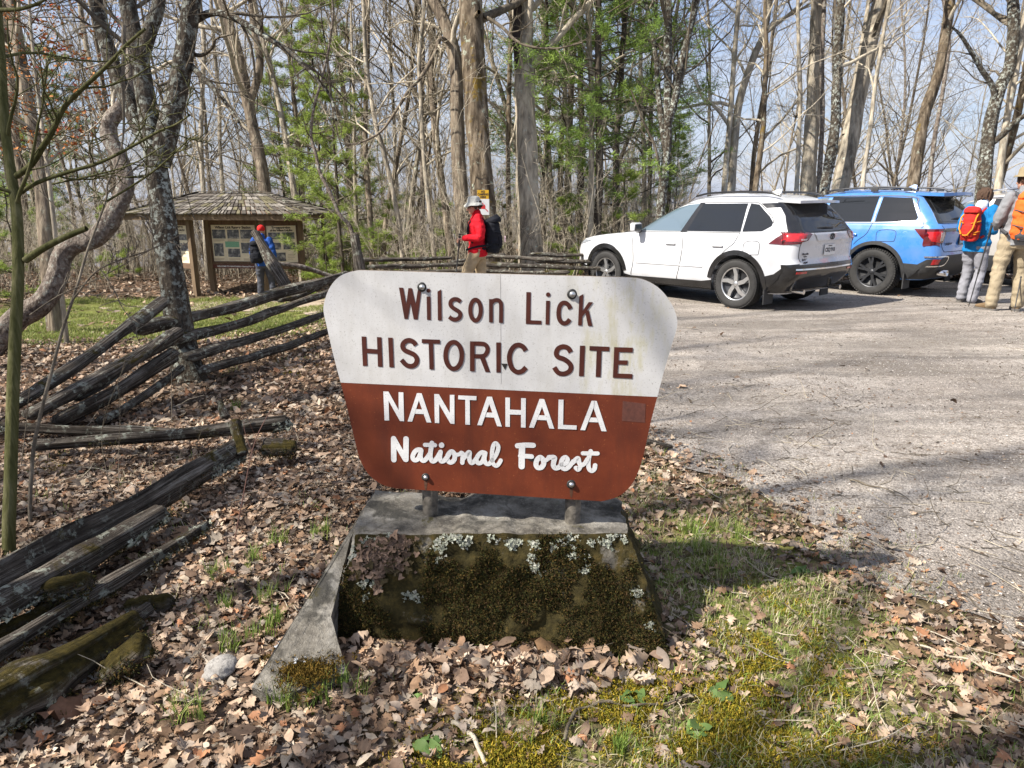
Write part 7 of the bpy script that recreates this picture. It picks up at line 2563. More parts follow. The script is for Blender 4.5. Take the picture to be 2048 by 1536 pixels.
EAVE = 2.02
POST_H = 2.0
bays = [  # centre x, front y, yaw, width between posts, panel width, panel height
    ('centre', 0.0, 0.0, 0.0, 1.40, 1.20, 0.94),
    ('left', -1.38, -0.28, R(-24), 1.02, 0.80, 0.98),
    ('right', 1.42, -0.30, R(24), 0.95, 0.72, 0.94),
]
ph = 0
for nm, bx, by, yaw, bw, pw, phh in bays:
    Rz = Matrix.Rotation(yaw, 3, 'Z')
    O = Vector((bx, by, 0))
    for sd in (-1, 1):
        mb = MB()
        c = O + Rz @ Vector((sd * bw / 2, 0, 0))
        mb.box(c + Vector((0, 0, POST_H / 2 - 0.1)), (0.135, 0.135, POST_H + 0.2), Rz, 0, 0.008)
        local_part(mb, 'post', [M_post])
    mb = MB()
    mb.box(O + Vector((0, 0, POST_H - 0.10)), (bw - 0.135, 0.10, 0.20), Rz, 0, 0.006)
    mb.box(O + Vector((0, 0, 0.76)), (bw - 0.135, 0.09, 0.12), Rz, 0, 0.006)
    local_part(mb, 'cross_beam', [M_beam])
    # panel group
    panel = thing('display_panel', None, None)
    panel.parent = kiosk
    panel.location = O + Vector((0, 0, 1.33))
    panel.rotation_euler = (0, 0, yaw)
    mb = MB()
    fw = (bw - 0.14)
    for (cx_, cz, sx, sz) in ((0, phh / 2 + 0.035, fw, 0.07), (0, -phh / 2 - 0.035, fw, 0.07), (-pw / 2 - (fw - pw) / 4, 0, (fw - pw) / 2, phh), (pw / 2 + (fw - pw) / 4, 0, (fw - pw) / 2, phh)):
        mb.box((cx_, -0.005, cz), (sx - 0.002, 0.06, sz - 0.002), None, 0, 0.004)
    mb.build('frame', [M_beam], panel)
    mb = MB()
    mb.box((0, 0, 0), (pw, 0.02, phh), None)
    mb.build('board', [M_board], panel)

    def flat_text(txt, size, x, z, mat, name='lettering', bold=0.004, align='CENTER'):
        me = text_mesh(txt, size, mat, 0.0005, align, bold)
        me.transform(Matrix.Rotation(R(90), 4, 'X'))
        o = obj(name, me, panel)
        o.location = (x, -0.0125, z)
        return o

    def pic(x, z, w, h, m=None, name='photograph'):
        global ph
        mb = MB()
        mb.box((x, -0.012, z), (w, 0.003, h), None)
        mb.build(name, [m or PHOTOS[ph % 5]], panel)
        ph += 1

    def lines(x, z, w, n, dz=0.021):
        mb = MB()
        rq = random.Random(int((x + 3) * 100) + int(z * 50))
        for k in range(n):
            ww = w * (rq.uniform(0.8, 1.0) if k < n - 1 else 0.6)
            mb.box((x - (w - ww) / 2, -0.0115, z - k * dz), (ww, 0.002, 0.008), None)
        mb.build('text_lines', [M_lines], panel)
    if nm == 'centre':
        flat_text('Wilson Lick Ranger Station', 0.088, 0, 0.405, M_ptext)
        for x in (-0.40, -0.01, 0.37):
            pic(x, 0.235, 0.32 if x < 0 and x > -0.2 else 0.36, 0.23)
            lines(x, 0.095, 0.33, 3)
        pic(-0.44, -0.17, 0.26, 0.33)
        pic(0.37, -0.12, 0.38, 0.27)
        pic(-0.03, -0.25, 0.33, 0.22)
        pic(-0.06, -0.03, 0.38, 0.15, M_note, 'green_notice')
        for x in (-0.44, -0.03, 0.37):
            lines(x, -0.40, 0.30, 3)
        mb = MB()
        mb.box((0, -0.052, -0.60), (1.24, 0.02, 0.10), None)
        mb.build('welcome_board', [M_wel], panel)
        me = text_mesh('WELCOME TO NANTAHALA National Forest', 0.052, M_lw, 0.0005, 'CENTER', 0.002)
        me.transform(Matrix.Rotation(R(90), 4, 'X'))
        o = obj('welcome_lettering', me, panel)
        o.location = (0, -0.0635, -0.60)
    elif nm == 'left':
        flat_text('Forest Rangers', 0.082, 0, 0.435, M_ptext)
        flat_text('of the Wilson Lick Era', 0.070, 0, 0.35, M_ptext)
        pic(-0.2, 0.20, 0.30, 0.20)
        pic(0.2, 0.17, 0.32, 0.15)
        lines(0.18, 0.285, 0.30, 1)
        pic(-0.14, -0.09, 0.30, 0.22)
        pic(0.23, -0.08, 0.29, 0.20)
        lines(0.0, -0.24, 0.70, 3)
        pic(-0.25, -0.39, 0.24, 0.16)
        lines(0.16, -0.34, 0.32, 5)
    else:
        flat_text('Transportation', 0.075, 0, 0.42, M_ptext)
        flat_text('of the Wilson Lick Era', 0.060, 0, 0.35, M_ptext)
        for x, z in ((-0.18, 0.215), (0.17, 0.215), (-0.18, -0.045), (0.17, -0.045)):
            pic(x, z, 0.29, 0.17)
            lines(x, z - 0.11, 0.10, 1)
        pic(-0.13, -0.32, 0.39, 0.22)
        lines(0.22, -0.26, 0.20, 4, 0.04)
# roof: boarded eave, hipped slopes of individual shakes
roof = thing('roof', None, None)
roof.parent = kiosk
ex0, ex1, ey0, ey1 = -2.60, 2.42, -0.80, 1.15
rx0, rx1, rz = -0.98, 0.88, 2.60
mb = MB()
mb.box(((ex0 + ex1) / 2, ey0 + 0.06, EAVE), (ex1 - ex0 - 0.02, 0.05, 0.15), None, 0, 0.004)
mb.box(((ex0 + ex1) / 2, ey1 - 0.06, EAVE), (ex1 - ex0 - 0.02, 0.05, 0.15), None, 0, 0.004)
mb.box((ex0 + 0.04, (ey0 + ey1) / 2, EAVE), (0.05, ey1 - ey0 - 0.18, 0.15), None, 0, 0.004)
mb.box((ex1 - 0.04, (ey0 + ey1) / 2, EAVE), (0.05, ey1 - ey0 - 0.18, 0.15), None, 0, 0.004)
mb.build('eave_board', [M_post], roof)
mb = MB()
zb = EAVE + 0.078
ym = (ey0 + ey1) / 2
mb.add([(ex0, ey0, zb), (ex1, ey0, zb), (ex1, ey1, zb), (ex0, ey1, zb), (rx0, ym, rz), (rx1, ym, rz)], [(3, 2, 1, 0), (0, 1, 5, 4), (1, 2, 5), (2, 3, 4, 5), (3, 0, 4)])
mb.build('roof_deck', [M_beam], roof)
r = np.random.RandomState(12)
VS, QS, CS, b0 = [], [], [], 0


def slope(a0, a1, b0_, b1_, rows):
    """shakes between the eave a0-a1 and the ridge b0-b1"""
    global VS, QS, CS, b0
    a0, a1, b0_, b1_ = [np.array(p, float) for p in (a0, a1, b0_, b1_)]
    n = unit(np.cross(a1 - a0, (b0_ + b1_) / 2 - (a0 + a1) / 2))
    if n[2] < 0:
        n = -n
    for k in range(rows):
        t0, t1 = k / rows - 0.03, min(1.0, (k + 1.35) / rows)
        L0, R0 = a0 + (b0_ - a0) * t0, a1 + (b1_ - a1) * t0
        L1, R1 = a0 + (b0_ - a0) * t1, a1 + (b1_ - a1) * t1
        ln = np.linalg.norm(R0 - L0)
        cnt = max(1, int(ln / 0.125))
        e = np.concatenate([[0], np.cumsum(r.uniform(0.6, 1.4, cnt))])
        e /= e[-1]
        for j in range(cnt):
            ua, ub = e[j] + 0.004, e[j + 1] - 0.004
            lift = 0.030 + r.uniform(0, 0.014)
            d = r.uniform(-0.015, 0.02)
            dn = unit((L0 + R0) / 2 - (L1 + R1) / 2) * d
            p = [L0 + (R0 - L0) * ua + dn, L0 + (R0 - L0) * ub + dn, L1 + (R1 - L1) * ub, L1 + (R1 - L1) * ua]
            top = [p[0] + n * lift, p[1] + n * lift, p[2] + n * 0.012, p[3] + n * 0.012]
            low = [q - n * 0.002 for q in p]
            VS += top + low
            QS += [[b0, b0 + 1, b0 + 2, b0 + 3], [b0 + 4, b0 + 5, b0 + 1, b0], [b0 + 5, b0 + 6, b0 + 2, b0 + 1], [b0 + 7, b0 + 4, b0, b0 + 3], [b0 + 6, b0 + 7, b0 + 3, b0 + 2]]
            c = np.array([(0.11, 0.095, 0.08), (0.15, 0.135, 0.115), (0.07, 0.06, 0.05), (0.20, 0.18, 0.155), (0.13, 0.115, 0.07)][r.randint(5)]) * r.uniform(0.8, 1.2)
            CS += [c] * 8
            b0 += 8


E = [(ex0, ey0, zb), (ex1, ey0, zb), (ex1, ey1, zb), (ex0, ey1, zb)]
Ra, Rb = (rx0, ym, rz), (rx1, ym, rz)
slope(E[0], E[1], Ra, Rb, 6)
slope(E[2], E[3], Rb, Ra, 6)
slope(E[1], E[2], Rb, Rb, 6)
slope(E[3], E[0], Ra, Ra, 6)
M_shake = tint_mat('wood_shake', 0.9, 0.0, 0.35, 25, 0.2)
obj('shakes', mesh_np('shakes', np.array(VS), [np.array(QS)], False, [M_shake], attr=np.array(CS)), roof)
mb = MB()
for a, b in ((E[0], Ra), (E[1], Rb), (E[2], Rb), (E[3], Ra), (Ra, Rb)):
    a, b = Vector(a), Vector(b)
    k = int((b - a).length / 0.2) + 1
    for j in range(k):
        p0, p1 = a.lerp(b, j / k), a.lerp(b, min(1, (j + 1.25) / k))
        for sd in (-1, 1):
            mb.beam(p0 + Vector((0.0, 0, 0.050)), p1 + Vector((0, 0, 0.032)), 0.14 - 0.01 * (sd + 1), 0.016, 0)
            break
mb.build('ridge_shakes', [M_rail], roof)

# ---- signs nailed to the big oak
def nailed(name, label, px, py, w, h, mat, z=12.68):
    p = at(px, py, z)
    o = thing(name, label, 'sign', tuple(p), (0, 0, R(6)))
    mb = MB()
    mb.box((0, 0, 0), (w, 0.006, h), None, 0, 0.001)
    mb.build('plate', [mat], o)
    return o


M_yel = plain('sign_yellow', (0.72, 0.40, 0.015), 0.5, var=0.06)
M_swt = plain('sign_white_metal', (0.75, 0.74, 0.72), 0.45, var=0.05)
M_symbol = plain('symbol_red', (0.60, 0.03, 0.03), 0.5)
nc = nailed('no_camping_sign', 'small yellow no camping here sign nailed to the big mossy oak', 966, 389, 0.205, 0.155, M_yel)
for k, tx in enumerate(('NO', 'CAMPING', 'HERE')):
    me = text_mesh(tx, 0.052, M_ptext, 0.0005, 'CENTER', 0.002, 0.85)
    me.transform(Matrix.Rotation(R(90), 4, 'X'))
    o = obj('lettering', me, nc)
    o.location = (0, -0.0042, 0.048 - 0.047 * k)
nf = nailed('no_fire_sign', 'white sign with a crossed red flame below the yellow sign', 966, 414, 0.225, 0.275, M_swt, 12.66)
mb = MB()
mb.poly([(x, -0.0045, z) for x, z in ((-0.035, -0.03), (-0.05, 0.01), (-0.03, 0.045), (-0.022, 0.02), (-0.005, 0.085), (0.018, 0.03), (0.03, 0.05), (0.045, 0.0), (0.03, -0.035))], 0.001, (0, -1, 0))
mb.poly([(x, -0.0058, z) for x, z in ((-0.095, 0.10), (-0.085, 0.108), (0.095, -0.075), (0.085, -0.085))], 0.001, (0, -1, 0))
mb.build('flame_symbol', [M_symbol], nf)

# ================================================================== PEOPLE
def cloth(name, col, var=0.18, rough=0.85, folds=0.5):
    m, nt, b = node_mat(name)
    v = coords(nt)
    f = tex_noise(nt, v, 6, 5, 0.6)
    lo = tuple(c * (1 - var) for c in col)
    hi = tuple(min(1, c * (1 + var)) for c in col)
    L(nt, ramp(nt, f, [(0.3, lo), (0.7, hi)]), b.inputs['Base Color'])
    b.inputs['Roughness'].default_value = rough
    b.inputs['Specular IOR Level'].default_value = 0.2
    n = tex_noise(nt, coords(nt, (1, 1, 0.6)), 14, 4, 0.6, 1.2)
    bump(nt, b, n, folds, 0.03)
    return m


M_skin = plain('skin', (0.50, 0.27, 0.185), 0.55, var=0.08, scale=20)
M_eye = plain('eye', (0.02, 0.015, 0.012), 0.2)


def loft(mb, secs, sides=20):
    """closed tube through elliptical sections: (centre, rx, ry, forward angle) in planes square to the path"""
    P = np.array([s_[0] for s_ in secs], float)
    n = len(P)
    t = np.gradient(P, axis=0)
    t = unit(t)
    V = []
    for i_ in range(n):
        x = np.array([1.0, 0, 0])
        y = np.cross(t[i_], x)
        if np.linalg.norm(y) < 0.2:
            y = np.array([0, 1.0, 0])
        y = unit(y)
        x = unit(np.cross(y, t[i_]))
        a = np.arange(sides) / sides * 2 * np.pi
        V.append(P[i_] + x * (secs[i_][1] * np.cos(a))[:, None] + y * (secs[i_][2] * np.sin(a))[:, None])
    V = np.concatenate(V)
    F = []
    for i_ in range(n - 1):
        for j in range(sides):
            k = (j + 1) % sides
            F.append([i_ * sides + j, i_ * sides + k, (i_ + 1) * sides + k, (i_ + 1) * sides + j])
    F.append(list(range(sides))[::-1])
    F.append(list(range((n - 1) * sides, n * sides)))
    mb.add(V, F, 0, True)


def limb(mb, joints, radii, sides=14, k=5, squash=1.0):
    P = np.array(catmull(joints, k))
    rr_ = np.interp(np.linspace(0, len(joints) - 1, len(P)), np.arange(len(joints)), radii)
    mb.tube(P, rr_, sides)
    for p, q in ((P[0], rr_[0]), (P[-1], rr_[-1])):
        ball(mb, p, (q * 0.98,) * 3)


def ball(mb, c, rad, rot=None):
    bm = bmesh.new()
    bmesh.ops.create_uvsphere(bm, u_segments=18, v_segments=12, radius=1)
    M = rot or Matrix.Identity(3)
    bm.verts.index_update()
    mb.add([M @ Vector((v.co.x * rad[0], v.co.y * rad[1], v.co.z * rad[2])) + Vector(c) for v in bm.verts], [[v.index for v in f.verts] for f in bm.faces], 0, True)
    bm.free()


def fuse(mb, name, mat, parent, voxel=0.008, sm=4, crumple=0.0, seed=1, **kw):
    me = mb.mesh(name, [mat])
    me = baked(me, [('REMESH', dict(mode='VOXEL', voxel_size=voxel, use_smooth_shade=True)), ('SMOOTH', dict(factor=0.5, iterations=sm))], [mat])
    if crumple:
        co = np.empty(len(me.vertices) * 3)
        me.vertices.foreach_get('co', co)
        co = co.reshape(-1, 3)
        no = np.empty(len(me.vertices) * 3)
        me.vertices.foreach_get('normal', no)
        no = no.reshape(-1, 3)
        h = vn(co[:, 0] * 9 + co[:, 1] * 7, co[:, 2] * 16, 1, seed) - 0.5 + 0.6 * (vn(co[:, 0] * 17 - co[:, 1] * 13, co[:, 2] * 26, 1, seed + 2) - 0.5)
        co = co + no * (h * crumple)[:, None]
        me.vertices.foreach_set('co', co.ravel())
        me.update()
    me.polygons.foreach_set('use_smooth', [True] * len(me.polygons))
    return obj(name, me, parent, **kw)


def hand(mb, wrist, d, nrm, side, curl=0.6, s=1.0):
    """palm, four unequal curled fingers and a thumb leaving the side of the palm"""
    d, nrm = unit(np.array(d, float)), unit(np.array(nrm, float))     # pointing direction, back-of-hand normal
    x = unit(np.cross(d, nrm)) * side
    w = np.array(wrist, float)
    c = w + d * 0.045 * s
    rot = Matrix((Vector(x), Vector(d), Vector(nrm))).transposed()
    ball(mb, c, (0.040 * s, 0.052 * s, 0.016 * s), rot)
    for k, (off, ln, r0) in enumerate(((-0.030, 0.066, 0.0085), (-0.010, 0.074, 0.009), (0.010, 0.070, 0.0085), (0.029, 0.055, 0.0078))):
        p0 = w + d * 0.085 * s + x * off * s
        pts, dd = [p0], d.copy()
        for seg in range(3):
            a = curl * (0.5, 0.9, 0.7)[seg]
            dd = unit(dd * math.cos(a) - nrm * math.sin(a))
            pts.append(pts[-1] + dd * ln * (0.45, 0.32, 0.25)[seg] * s)
        mb.tube(np.array(pts), np.array([r0, r0, r0 * 0.92, r0 * 0.75]) * s, 8)
        ball(mb, pts[-1], (r0 * 0.75 * s,) * 3)
    p0 = w + d * 0.022 * s - x * 0.030 * s
    p1 = p0 + (d * 0.6 - x * 0.75 - nrm * 0.2) * 0.036 * s
    p2 = p1 + (d * 0.85 - x * 0.15 - nrm * 0.5 * (1 + curl)) * 0.034 * s
    mb.tube(np.array([p0, p1, p2]), np.array([0.0125, 0.0105, 0.0085]) * s, 8)
    ball(mb, p2, (0.0085 * s,) * 3)


def head(mb, c, yaw=0.0, tilt=0.0):
    """head centred at c facing +y (turned by yaw): skull, jaw, brow, nose, lips, ears"""
    M = Matrix.Rotation(yaw, 3, 'Z') @ Matrix.Rotation(-tilt, 3, 'X')
    C = Vector(c)
    B = lambda p, r_: ball(mb, C + M @ Vector(p), r_, M)
    B((0, -0.012, 0.03), (0.074, 0.094, 0.088))
    B((0, 0.022, -0.04), (0.056, 0.066, 0.066))
    B((0, 0.052, -0.085), (0.030, 0.030, 0.024))
    B((0, 0.074, 0.012), (0.046, 0.016, 0.012))
    B((0, 0.094, -0.022), (0.012, 0.020, 0.026))
    B((0, 0.103, -0.034), (0.016, 0.014, 0.011))
    B((0, 0.078, -0.062), (0.024, 0.012, 0.007))
    B((0, 0.077, -0.073), (0.020, 0.012, 0.007))
    for s_ in (-1, 1):
        B((0.036 * s_, 0.066, -0.028), (0.020, 0.018, 0.020))
        B((0.076 * s_, -0.012, -0.012), (0.010, 0.020, 0.032))
        B((0.073 * s_, -0.006, -0.034), (0.009, 0.012, 0.014))
    return M, C


def eyes(M, C, parent):
    mb = MB()
    for s_ in (-1, 1):
        ball(mb, C + M @ Vector((0.031 * s_, 0.079, -0.004)), (0.011, 0.009, 0.007), M)
    mb.build('eyes', [M_eye], parent)


def shoe(root, ankle, heading, mat, sole, boot=False):
    o = thing('shoe', None, None)
    o.parent = root
    o.location = (ankle[0], ankle[1], 0)
    o.rotation_euler = (0, 0, heading)
    mb = MB()
    loft(mb, [((0, -0.075, 0.055), 0.032, 0.045), ((0, -0.03, 0.062), 0.040, 0.056), ((0, 0.05, 0.055), 0.043, 0.046), ((0, 0.12, 0.045), 0.049, 0.034), ((0, 0.175, 0.038), 0.042, 0.026), ((0, 0.20, 0.036), 0.022, 0.018)])
    limb(mb, [(0, -0.025, 0.06), (0, -0.025, 0.15 if boot else 0.105)], [0.048, 0.052])
    fuse(mb, 'upper', mat, o, 0.007, 3)
    mb = MB()
    pts = [(-0.036, -0.10), (-0.045, -0.03), (-0.040, 0.05), (-0.052, 0.12), (-0.045, 0.18), (-0.015, 0.215), (0.02, 0.213), (0.046, 0.18), (0.052, 0.12), (0.043, 0.05), (0.045, -0.03), (0.036, -0.10)]
    mb.poly([(x, y, 0.028) for x, y in catmull(pts, 3, True)], 0.028, (0, 0, 1))
    mb.build('sole', [sole], o)
    return o


def person(label, loc, yaw, scale, J, cols, group=None):
    """J: joints in metres for a 1.75 m figure facing +y. cols: materials for jacket, trousers, shoes, sole"""
    root = thing('person', label, 'person', loc, (0, 0, yaw), group)
    root.scale = (scale,) * 3
    D = dict(neck=(0, -0.01, 1.47), head=(0, 0.025, 1.635), hyaw=0.0, htilt=0.0, lean=0.0,
             sL=(-0.185, -0.015, 1.42), sR=(0.185, -0.015, 1.42), eL=(-0.235, -0.04, 1.14), eR=(0.235, -0.04, 1.14), wL=(-0.22, 0.06, 0.90), wR=(0.22, 0.06, 0.90),
             hL=(-0.09, 0, 0.93), hR=(0.09, 0, 0.93), kL=(-0.105, 0.02, 0.50), kR=(0.105, 0.02, 0.50), aL=(-0.11, -0.02, 0.09), aR=(0.11, -0.02, 0.09), tL=0.1, tR=-0.1,
             dL=(0, 0.3, -1), dR=(0, 0.3, -1), nL=(-1, 0, 0), nR=(1, 0, 0), cL=0.5, cR=0.5)
    D.update(J)
    A = {k: np.array(v, float) if isinstance(v, tuple) else v for k, v in D.items()}
    torso = lambda gx, gy: [((0, 0.0, 0.86), 0.155 * gx, 0.115 * gy), ((0, 0.0, 0.94), 0.168 * gx, 0.125 * gy), ((0, 0.005, 1.06), 0.150 * gx, 0.108 * gy), ((0, 0.01, 1.20), 0.160 * gx, 0.112 * gy), ((0, 0.01, 1.32), 0.178 * gx, 0.118 * gy), ((0, -0.005, 1.41), 0.165 * gx, 0.095 * gy), ((0, -0.01, 1.46), 0.09 * gx, 0.075 * gy)]
    # the body: one continuous surface, head to ankles, with hands
    mb = MB()
    loft(mb, torso(0.90, 0.88))
    limb(mb, [A['neck'] - [0, 0, 0.05], A['neck'] + [0, 0.008, 0.05], (A['neck'] + A['head']) / 2 + [0, 0, 0.02]], [0.062, 0.056, 0.055])
    M, C = head(mb, D['head'], D['hyaw'], D['htilt'])
    for s_ in 'LR':
        limb(mb, [A['s' + s_], A['e' + s_], A['w' + s_]], [0.050, 0.040, 0.027])
        limb(mb, [A['h' + s_], A['k' + s_], A['a' + s_]], [0.078, 0.052, 0.036])
        hand(mb, A['w' + s_], D['d' + s_], D['n' + s_], -1 if s_ == 'L' else 1, D['c' + s_])
    fuse(mb, 'body', M_skin, root, 0.0055, 3)
    eyes(M, C, root)
    # jacket
    mb = MB()
    hem = D.get('hem', 0.86)
    t_ = torso(1.16, 1.22)
    t_[0] = ((0, 0.0, hem), 0.178, 0.148)
    loft(mb, t_)
    limb(mb, [A['neck'] - [0, 0, 0.03], A['neck'] + [0, 0.004, 0.045]], [0.082, 0.074])
    for s_ in 'LR':
        limb(mb, [A['s' + s_] * [0.9, 1, 1], A['e' + s_], A['w' + s_] + (A['e' + s_] - A['w' + s_]) * 0.06], [0.080, 0.064, 0.046], 14)
    fuse(mb, D.get('top', 'jacket'), cols['jacket'], root, 0.009, 4, 0.022, 3)
    # trousers
    mb = MB()
    loft(mb, [((0, 0, 0.80), 0.150, 0.125), ((0, 0, 0.88), 0.172, 0.135), ((0, 0, 0.97), 0.160, 0.122)])
    for s_ in 'LR':
        limb(mb, [A['h' + s_], (A['h' + s_] + A['k' + s_]) / 2, A['k' + s_], (A['k' + s_] + A['a' + s_]) / 2 + [0, -0.01, 0], A['a' + s_] + [0, 0, 0.0]], [0.102, 0.096, 0.076, 0.078, 0.075], 16)
    fuse(mb, 'trousers', cols['trousers'], root, 0.009, 4, 0.020, 8)
    for s_ in 'LR':
        shoe(root, A['a' + s_] + np.array([0, 0.02, 0]), D['t' + s_], cols['shoe'], cols['sole'], cols.get('boot', False))
    return root, M, C


def hair_cap(root, M, C, mat, length=0.0, seed=1, name='hair'):
    mb = MB()
    r = np.random.RandomState(seed)
    ball(mb, C + M @ Vector((0, -0.020, 0.045)), (0.086, 0.100, 0.086), M)
    for k in range(70):
        a, b = r.uniform(-2.5, 2.5), r.uniform(-0.5, 1.1)
        x, y, z = 0.085 * math.sin(a) * math.cos(b), -0.02 - 0.098 * math.cos(a) * math.cos(b), 0.045 + 0.088 * math.sin(b)
        p0 = np.array(C + M @ Vector((x, y, z)))
        p1 = np.array(C + M @ Vector((x * 1.10, y * 1.06 - 0.004, z - 0.055 - length)))
        mb.tube(np.array([p0, (p0 + p1) / 2 + r.normal(0, 0.006, 3), p1]), [0.016, 0.015, 0.006], 7)
    return fuse(mb, name, mat, root, 0.006, 1, 0.008, 5)


def pole(label, root_loc, a, b, col_shaft, col_grip, group=None, straps=True):
    """trekking pole from grip a to tip b (world points)"""
    a, b = np.array(a, float), np.array(b, float)
    o = thing('trekking_pole', label, 'trekking pole', tuple(b), group=group)
    d = unit(a - b)
    ln = np.linalg.norm(a - b)
    mb = MB()
    mb.tube(np.array([d * (ln - 0.02), d * (ln - 0.10), d * (ln - 0.18)]), [0.019, 0.014, 0.016], 10)
    ball(mb, d * ln, (0.021, 0.021, 0.016))
    mb.build('grip', [col_grip], o)
    mb = MB()
    mb.tube(np.array([d * (ln - 0.17), d * ln * 0.45]), [0.0095, 0.0095], 10)
    mb.tube(np.array([d * ln * 0.46, d * ln * 0.40]), [0.013, 0.013], 10)
    mb.build('upper_shaft', [col_grip if isinstance(col_shaft, tuple) else col_shaft], o)
    mb = MB()
    mb.tube(np.array([d * ln * 0.41, d * 0.06]), [0.008, 0.0065], 10)
    mb.build('lower_shaft', [col_shaft if not isinstance(col_shaft, tuple) else col_shaft[1]], o)
    mb = MB()
    mb.tube(np.array([d * 0.07, d * 0.0]), [0.006, 0.004], 8)
    mb.lathe([(0.006, 0), (0.028, 0.004), (0.028, 0.009), (0.006, 0.012)], 14, tuple(d * 0.06))
    mb.build('tip', [M_blkm], o)
    return o


def backpack(label, root, base, size, mats, strap_mat, lid=True, scale=1.0, strap_pts=None, extra=None):
    """a pack worn on the back: rounded bag, lid, pocket, straps; placed in the wearer's frame and left top level"""
    o = thing('backpack', label, 'backpack')
    o.matrix_world = root.matrix_basis @ Matrix.Translation(base)
    w, d, h = size
    mb = MB()
    loft(mb, [((0, 0, 0), w * 0.42, d * 0.42), ((0, -0.005, h * 0.12), w * 0.50, d * 0.52), ((0, -0.012, h * 0.5), w * 0.5, d * 0.56), ((0, 0.0, h * 0.82), w * 0.45, d * 0.48), ((0, 0.02, h * 0.97), w * 0.34, d * 0.34), ((0, 0.03, h), w * 0.18, d * 0.18)])
    fuse(mb, 'bag', mats[0], o, 0.010, 3, 0.022, 4)
    mb = MB()
    loft(mb, [((0, -d * 0.42, h * 0.12), w * 0.30, d * 0.20), ((0, -d * 0.48, h * 0.25), w * 0.36, d * 0.24), ((0, -d * 0.47, h * 0.45), w * 0.34, d * 0.22), ((0, -d * 0.40, h * 0.55), w * 0.26, d * 0.12)])
    fuse(mb, 'pocket', mats[1], o, 0.009, 3, 0.014, 6)
    if lid:
        mb = MB()
        loft(mb, [((0, -d * 0.12, h * 0.86), w * 0.46, d * 0.50), ((0, -d * 0.10, h * 0.95), w * 0.46, d * 0.50), ((0, -d * 0.02, h * 1.03), w * 0.34, d * 0.36)])
        fuse(mb, 'lid', mats[0], o, 0.009, 3, 0.012, 7)
    mb = MB()
    for s_ in (-1, 1):
        q = [(s_ * w * 0.26, d * 0.38, h * 0.84), (s_ * w * 0.30, d * 0.62, h * 0.97), (s_ * w * 0.34, d * 1.05, h * 0.98), (s_ * w * 0.40, d * 1.42, h * 0.78), (s_ * w * 0.42, d * 1.44, h * 0.50), (s_ * w * 0.46, d * 1.02, h * 0.22), (s_ * w * 0.46, d * 0.35, h * 0.10)]
        P = np.array(catmull(strap_pts[s_] if strap_pts else q, 5))
        mb.tube(P, 0.020, 8)
    fuse(mb, 'shoulder_strap', strap_mat, o, 0.008, 2)
    mb = MB()
    for zz in (0.30, 0.62):
        for s_ in (-1, 1):
            mb.tube(np.array([(s_ * w * 0.49, -0.01, h * zz), (s_ * w * 0.44, -d * 0.40, h * (zz - 0.03)), (s_ * w * 0.2, -d * 0.60, h * (zz - 0.08))]), 0.008, 6)
    mb.build('cinch_strap', [mats[2]], o)
    return o


c_red = cloth('red_jacket', (0.52, 0.008, 0.018))
c_khaki = cloth('khaki_trousers', (0.34, 0.26, 0.16))
c_khaki2 = cloth('olive_khaki_trousers', (0.30, 0.245, 0.165))
c_greyt = cloth('grey_trousers', (0.22, 0.22, 0.245))
c_blue = cloth('blue_fleece', (0.008, 0.15, 0.37))
c_navy = cloth('blue_jacket', (0.02, 0.075, 0.30))
c_dark = cloth('dark_trousers', (0.055, 0.058, 0.07))
c_black = cloth('black_pack', (0.012, 0.013, 0.018))
c_greyj = cloth('grey_shirt', (0.20, 0.205, 0.215))
c_oran = cloth('orange_pack', (0.72, 0.13, 0.025))
c_dgrey = cloth('dark_grey_fabric', (0.06, 0.06, 0.065))
c_packr = cloth('red_pack', (0.42, 0.025, 0.02))
c_yell = cloth('yellow_orange_webbing', (0.62, 0.22, 0.02))
c_hat = cloth('grey_hat', (0.40, 0.395, 0.365), 0.1)
c_tan = cloth('tan_hat', (0.24, 0.19, 0.115), 0.12)
c_hair = cloth('brown_hair', (0.075, 0.045, 0.03), 0.4)
c_brown = cloth('brown_boot_leather', (0.15, 0.10, 0.055), 0.3)
c_dshoe = cloth('dark_shoe', (0.045, 0.042, 0.04), 0.3)
c_sole = plain('shoe_sole', (0.11, 0.10, 0.09), 0.8)
c_pink = plain('pink_tag', (0.75, 0.52, 0.58), 0.6)
c_teal = plain('teal_shaft', (0.20, 0.50, 0.50), 0.35, 0.3)


def standing(px, py_ref, z):
    p = at(px, py_ref, z)
    return (p[0], p[1], float(g(p[0], p[1])))


# --- hiker in red walking left
loc = standing(955, 470, 10.75)
root, M, C = person('person in a red jacket and wide grey bucket hat walking left with a teal pole', (loc[0], loc[1], loc[2] + 0.02), R(90), 0.955,
                    dict(head=(0, 0.055, 1.60), htilt=0.12, neck=(0, 0.005, 1.455), eL=(-0.26, -0.06, 1.16), wL=(-0.20, 0.20, 1.125), dL=(0.15, 1, -0.05), nL=(-0.3, 0, 1), cL=1.25,
                         eR=(0.25, -0.02, 1.15), wR=(0.20, 0.21, 1.10), dR=(-0.1, 1, -0.1), nR=(0.4, 0, 1), cR=1.25,
                         kL=(-0.10, 0.20, 0.52), aL=(-0.10, 0.24, 0.10), kR=(0.10, -0.06, 0.50), aR=(0.10, -0.30, 0.13), hem=0.84),
                    dict(jacket=c_red, trousers=c_khaki, shoe=c_brown, sole=c_sole))
mb = MB()
Mh = M @ Matrix.Rotation(0.10, 3, 'X')
hb = C + M @ Vector((0, -0.012, 0.055))
V, F = [], []
ns = 36
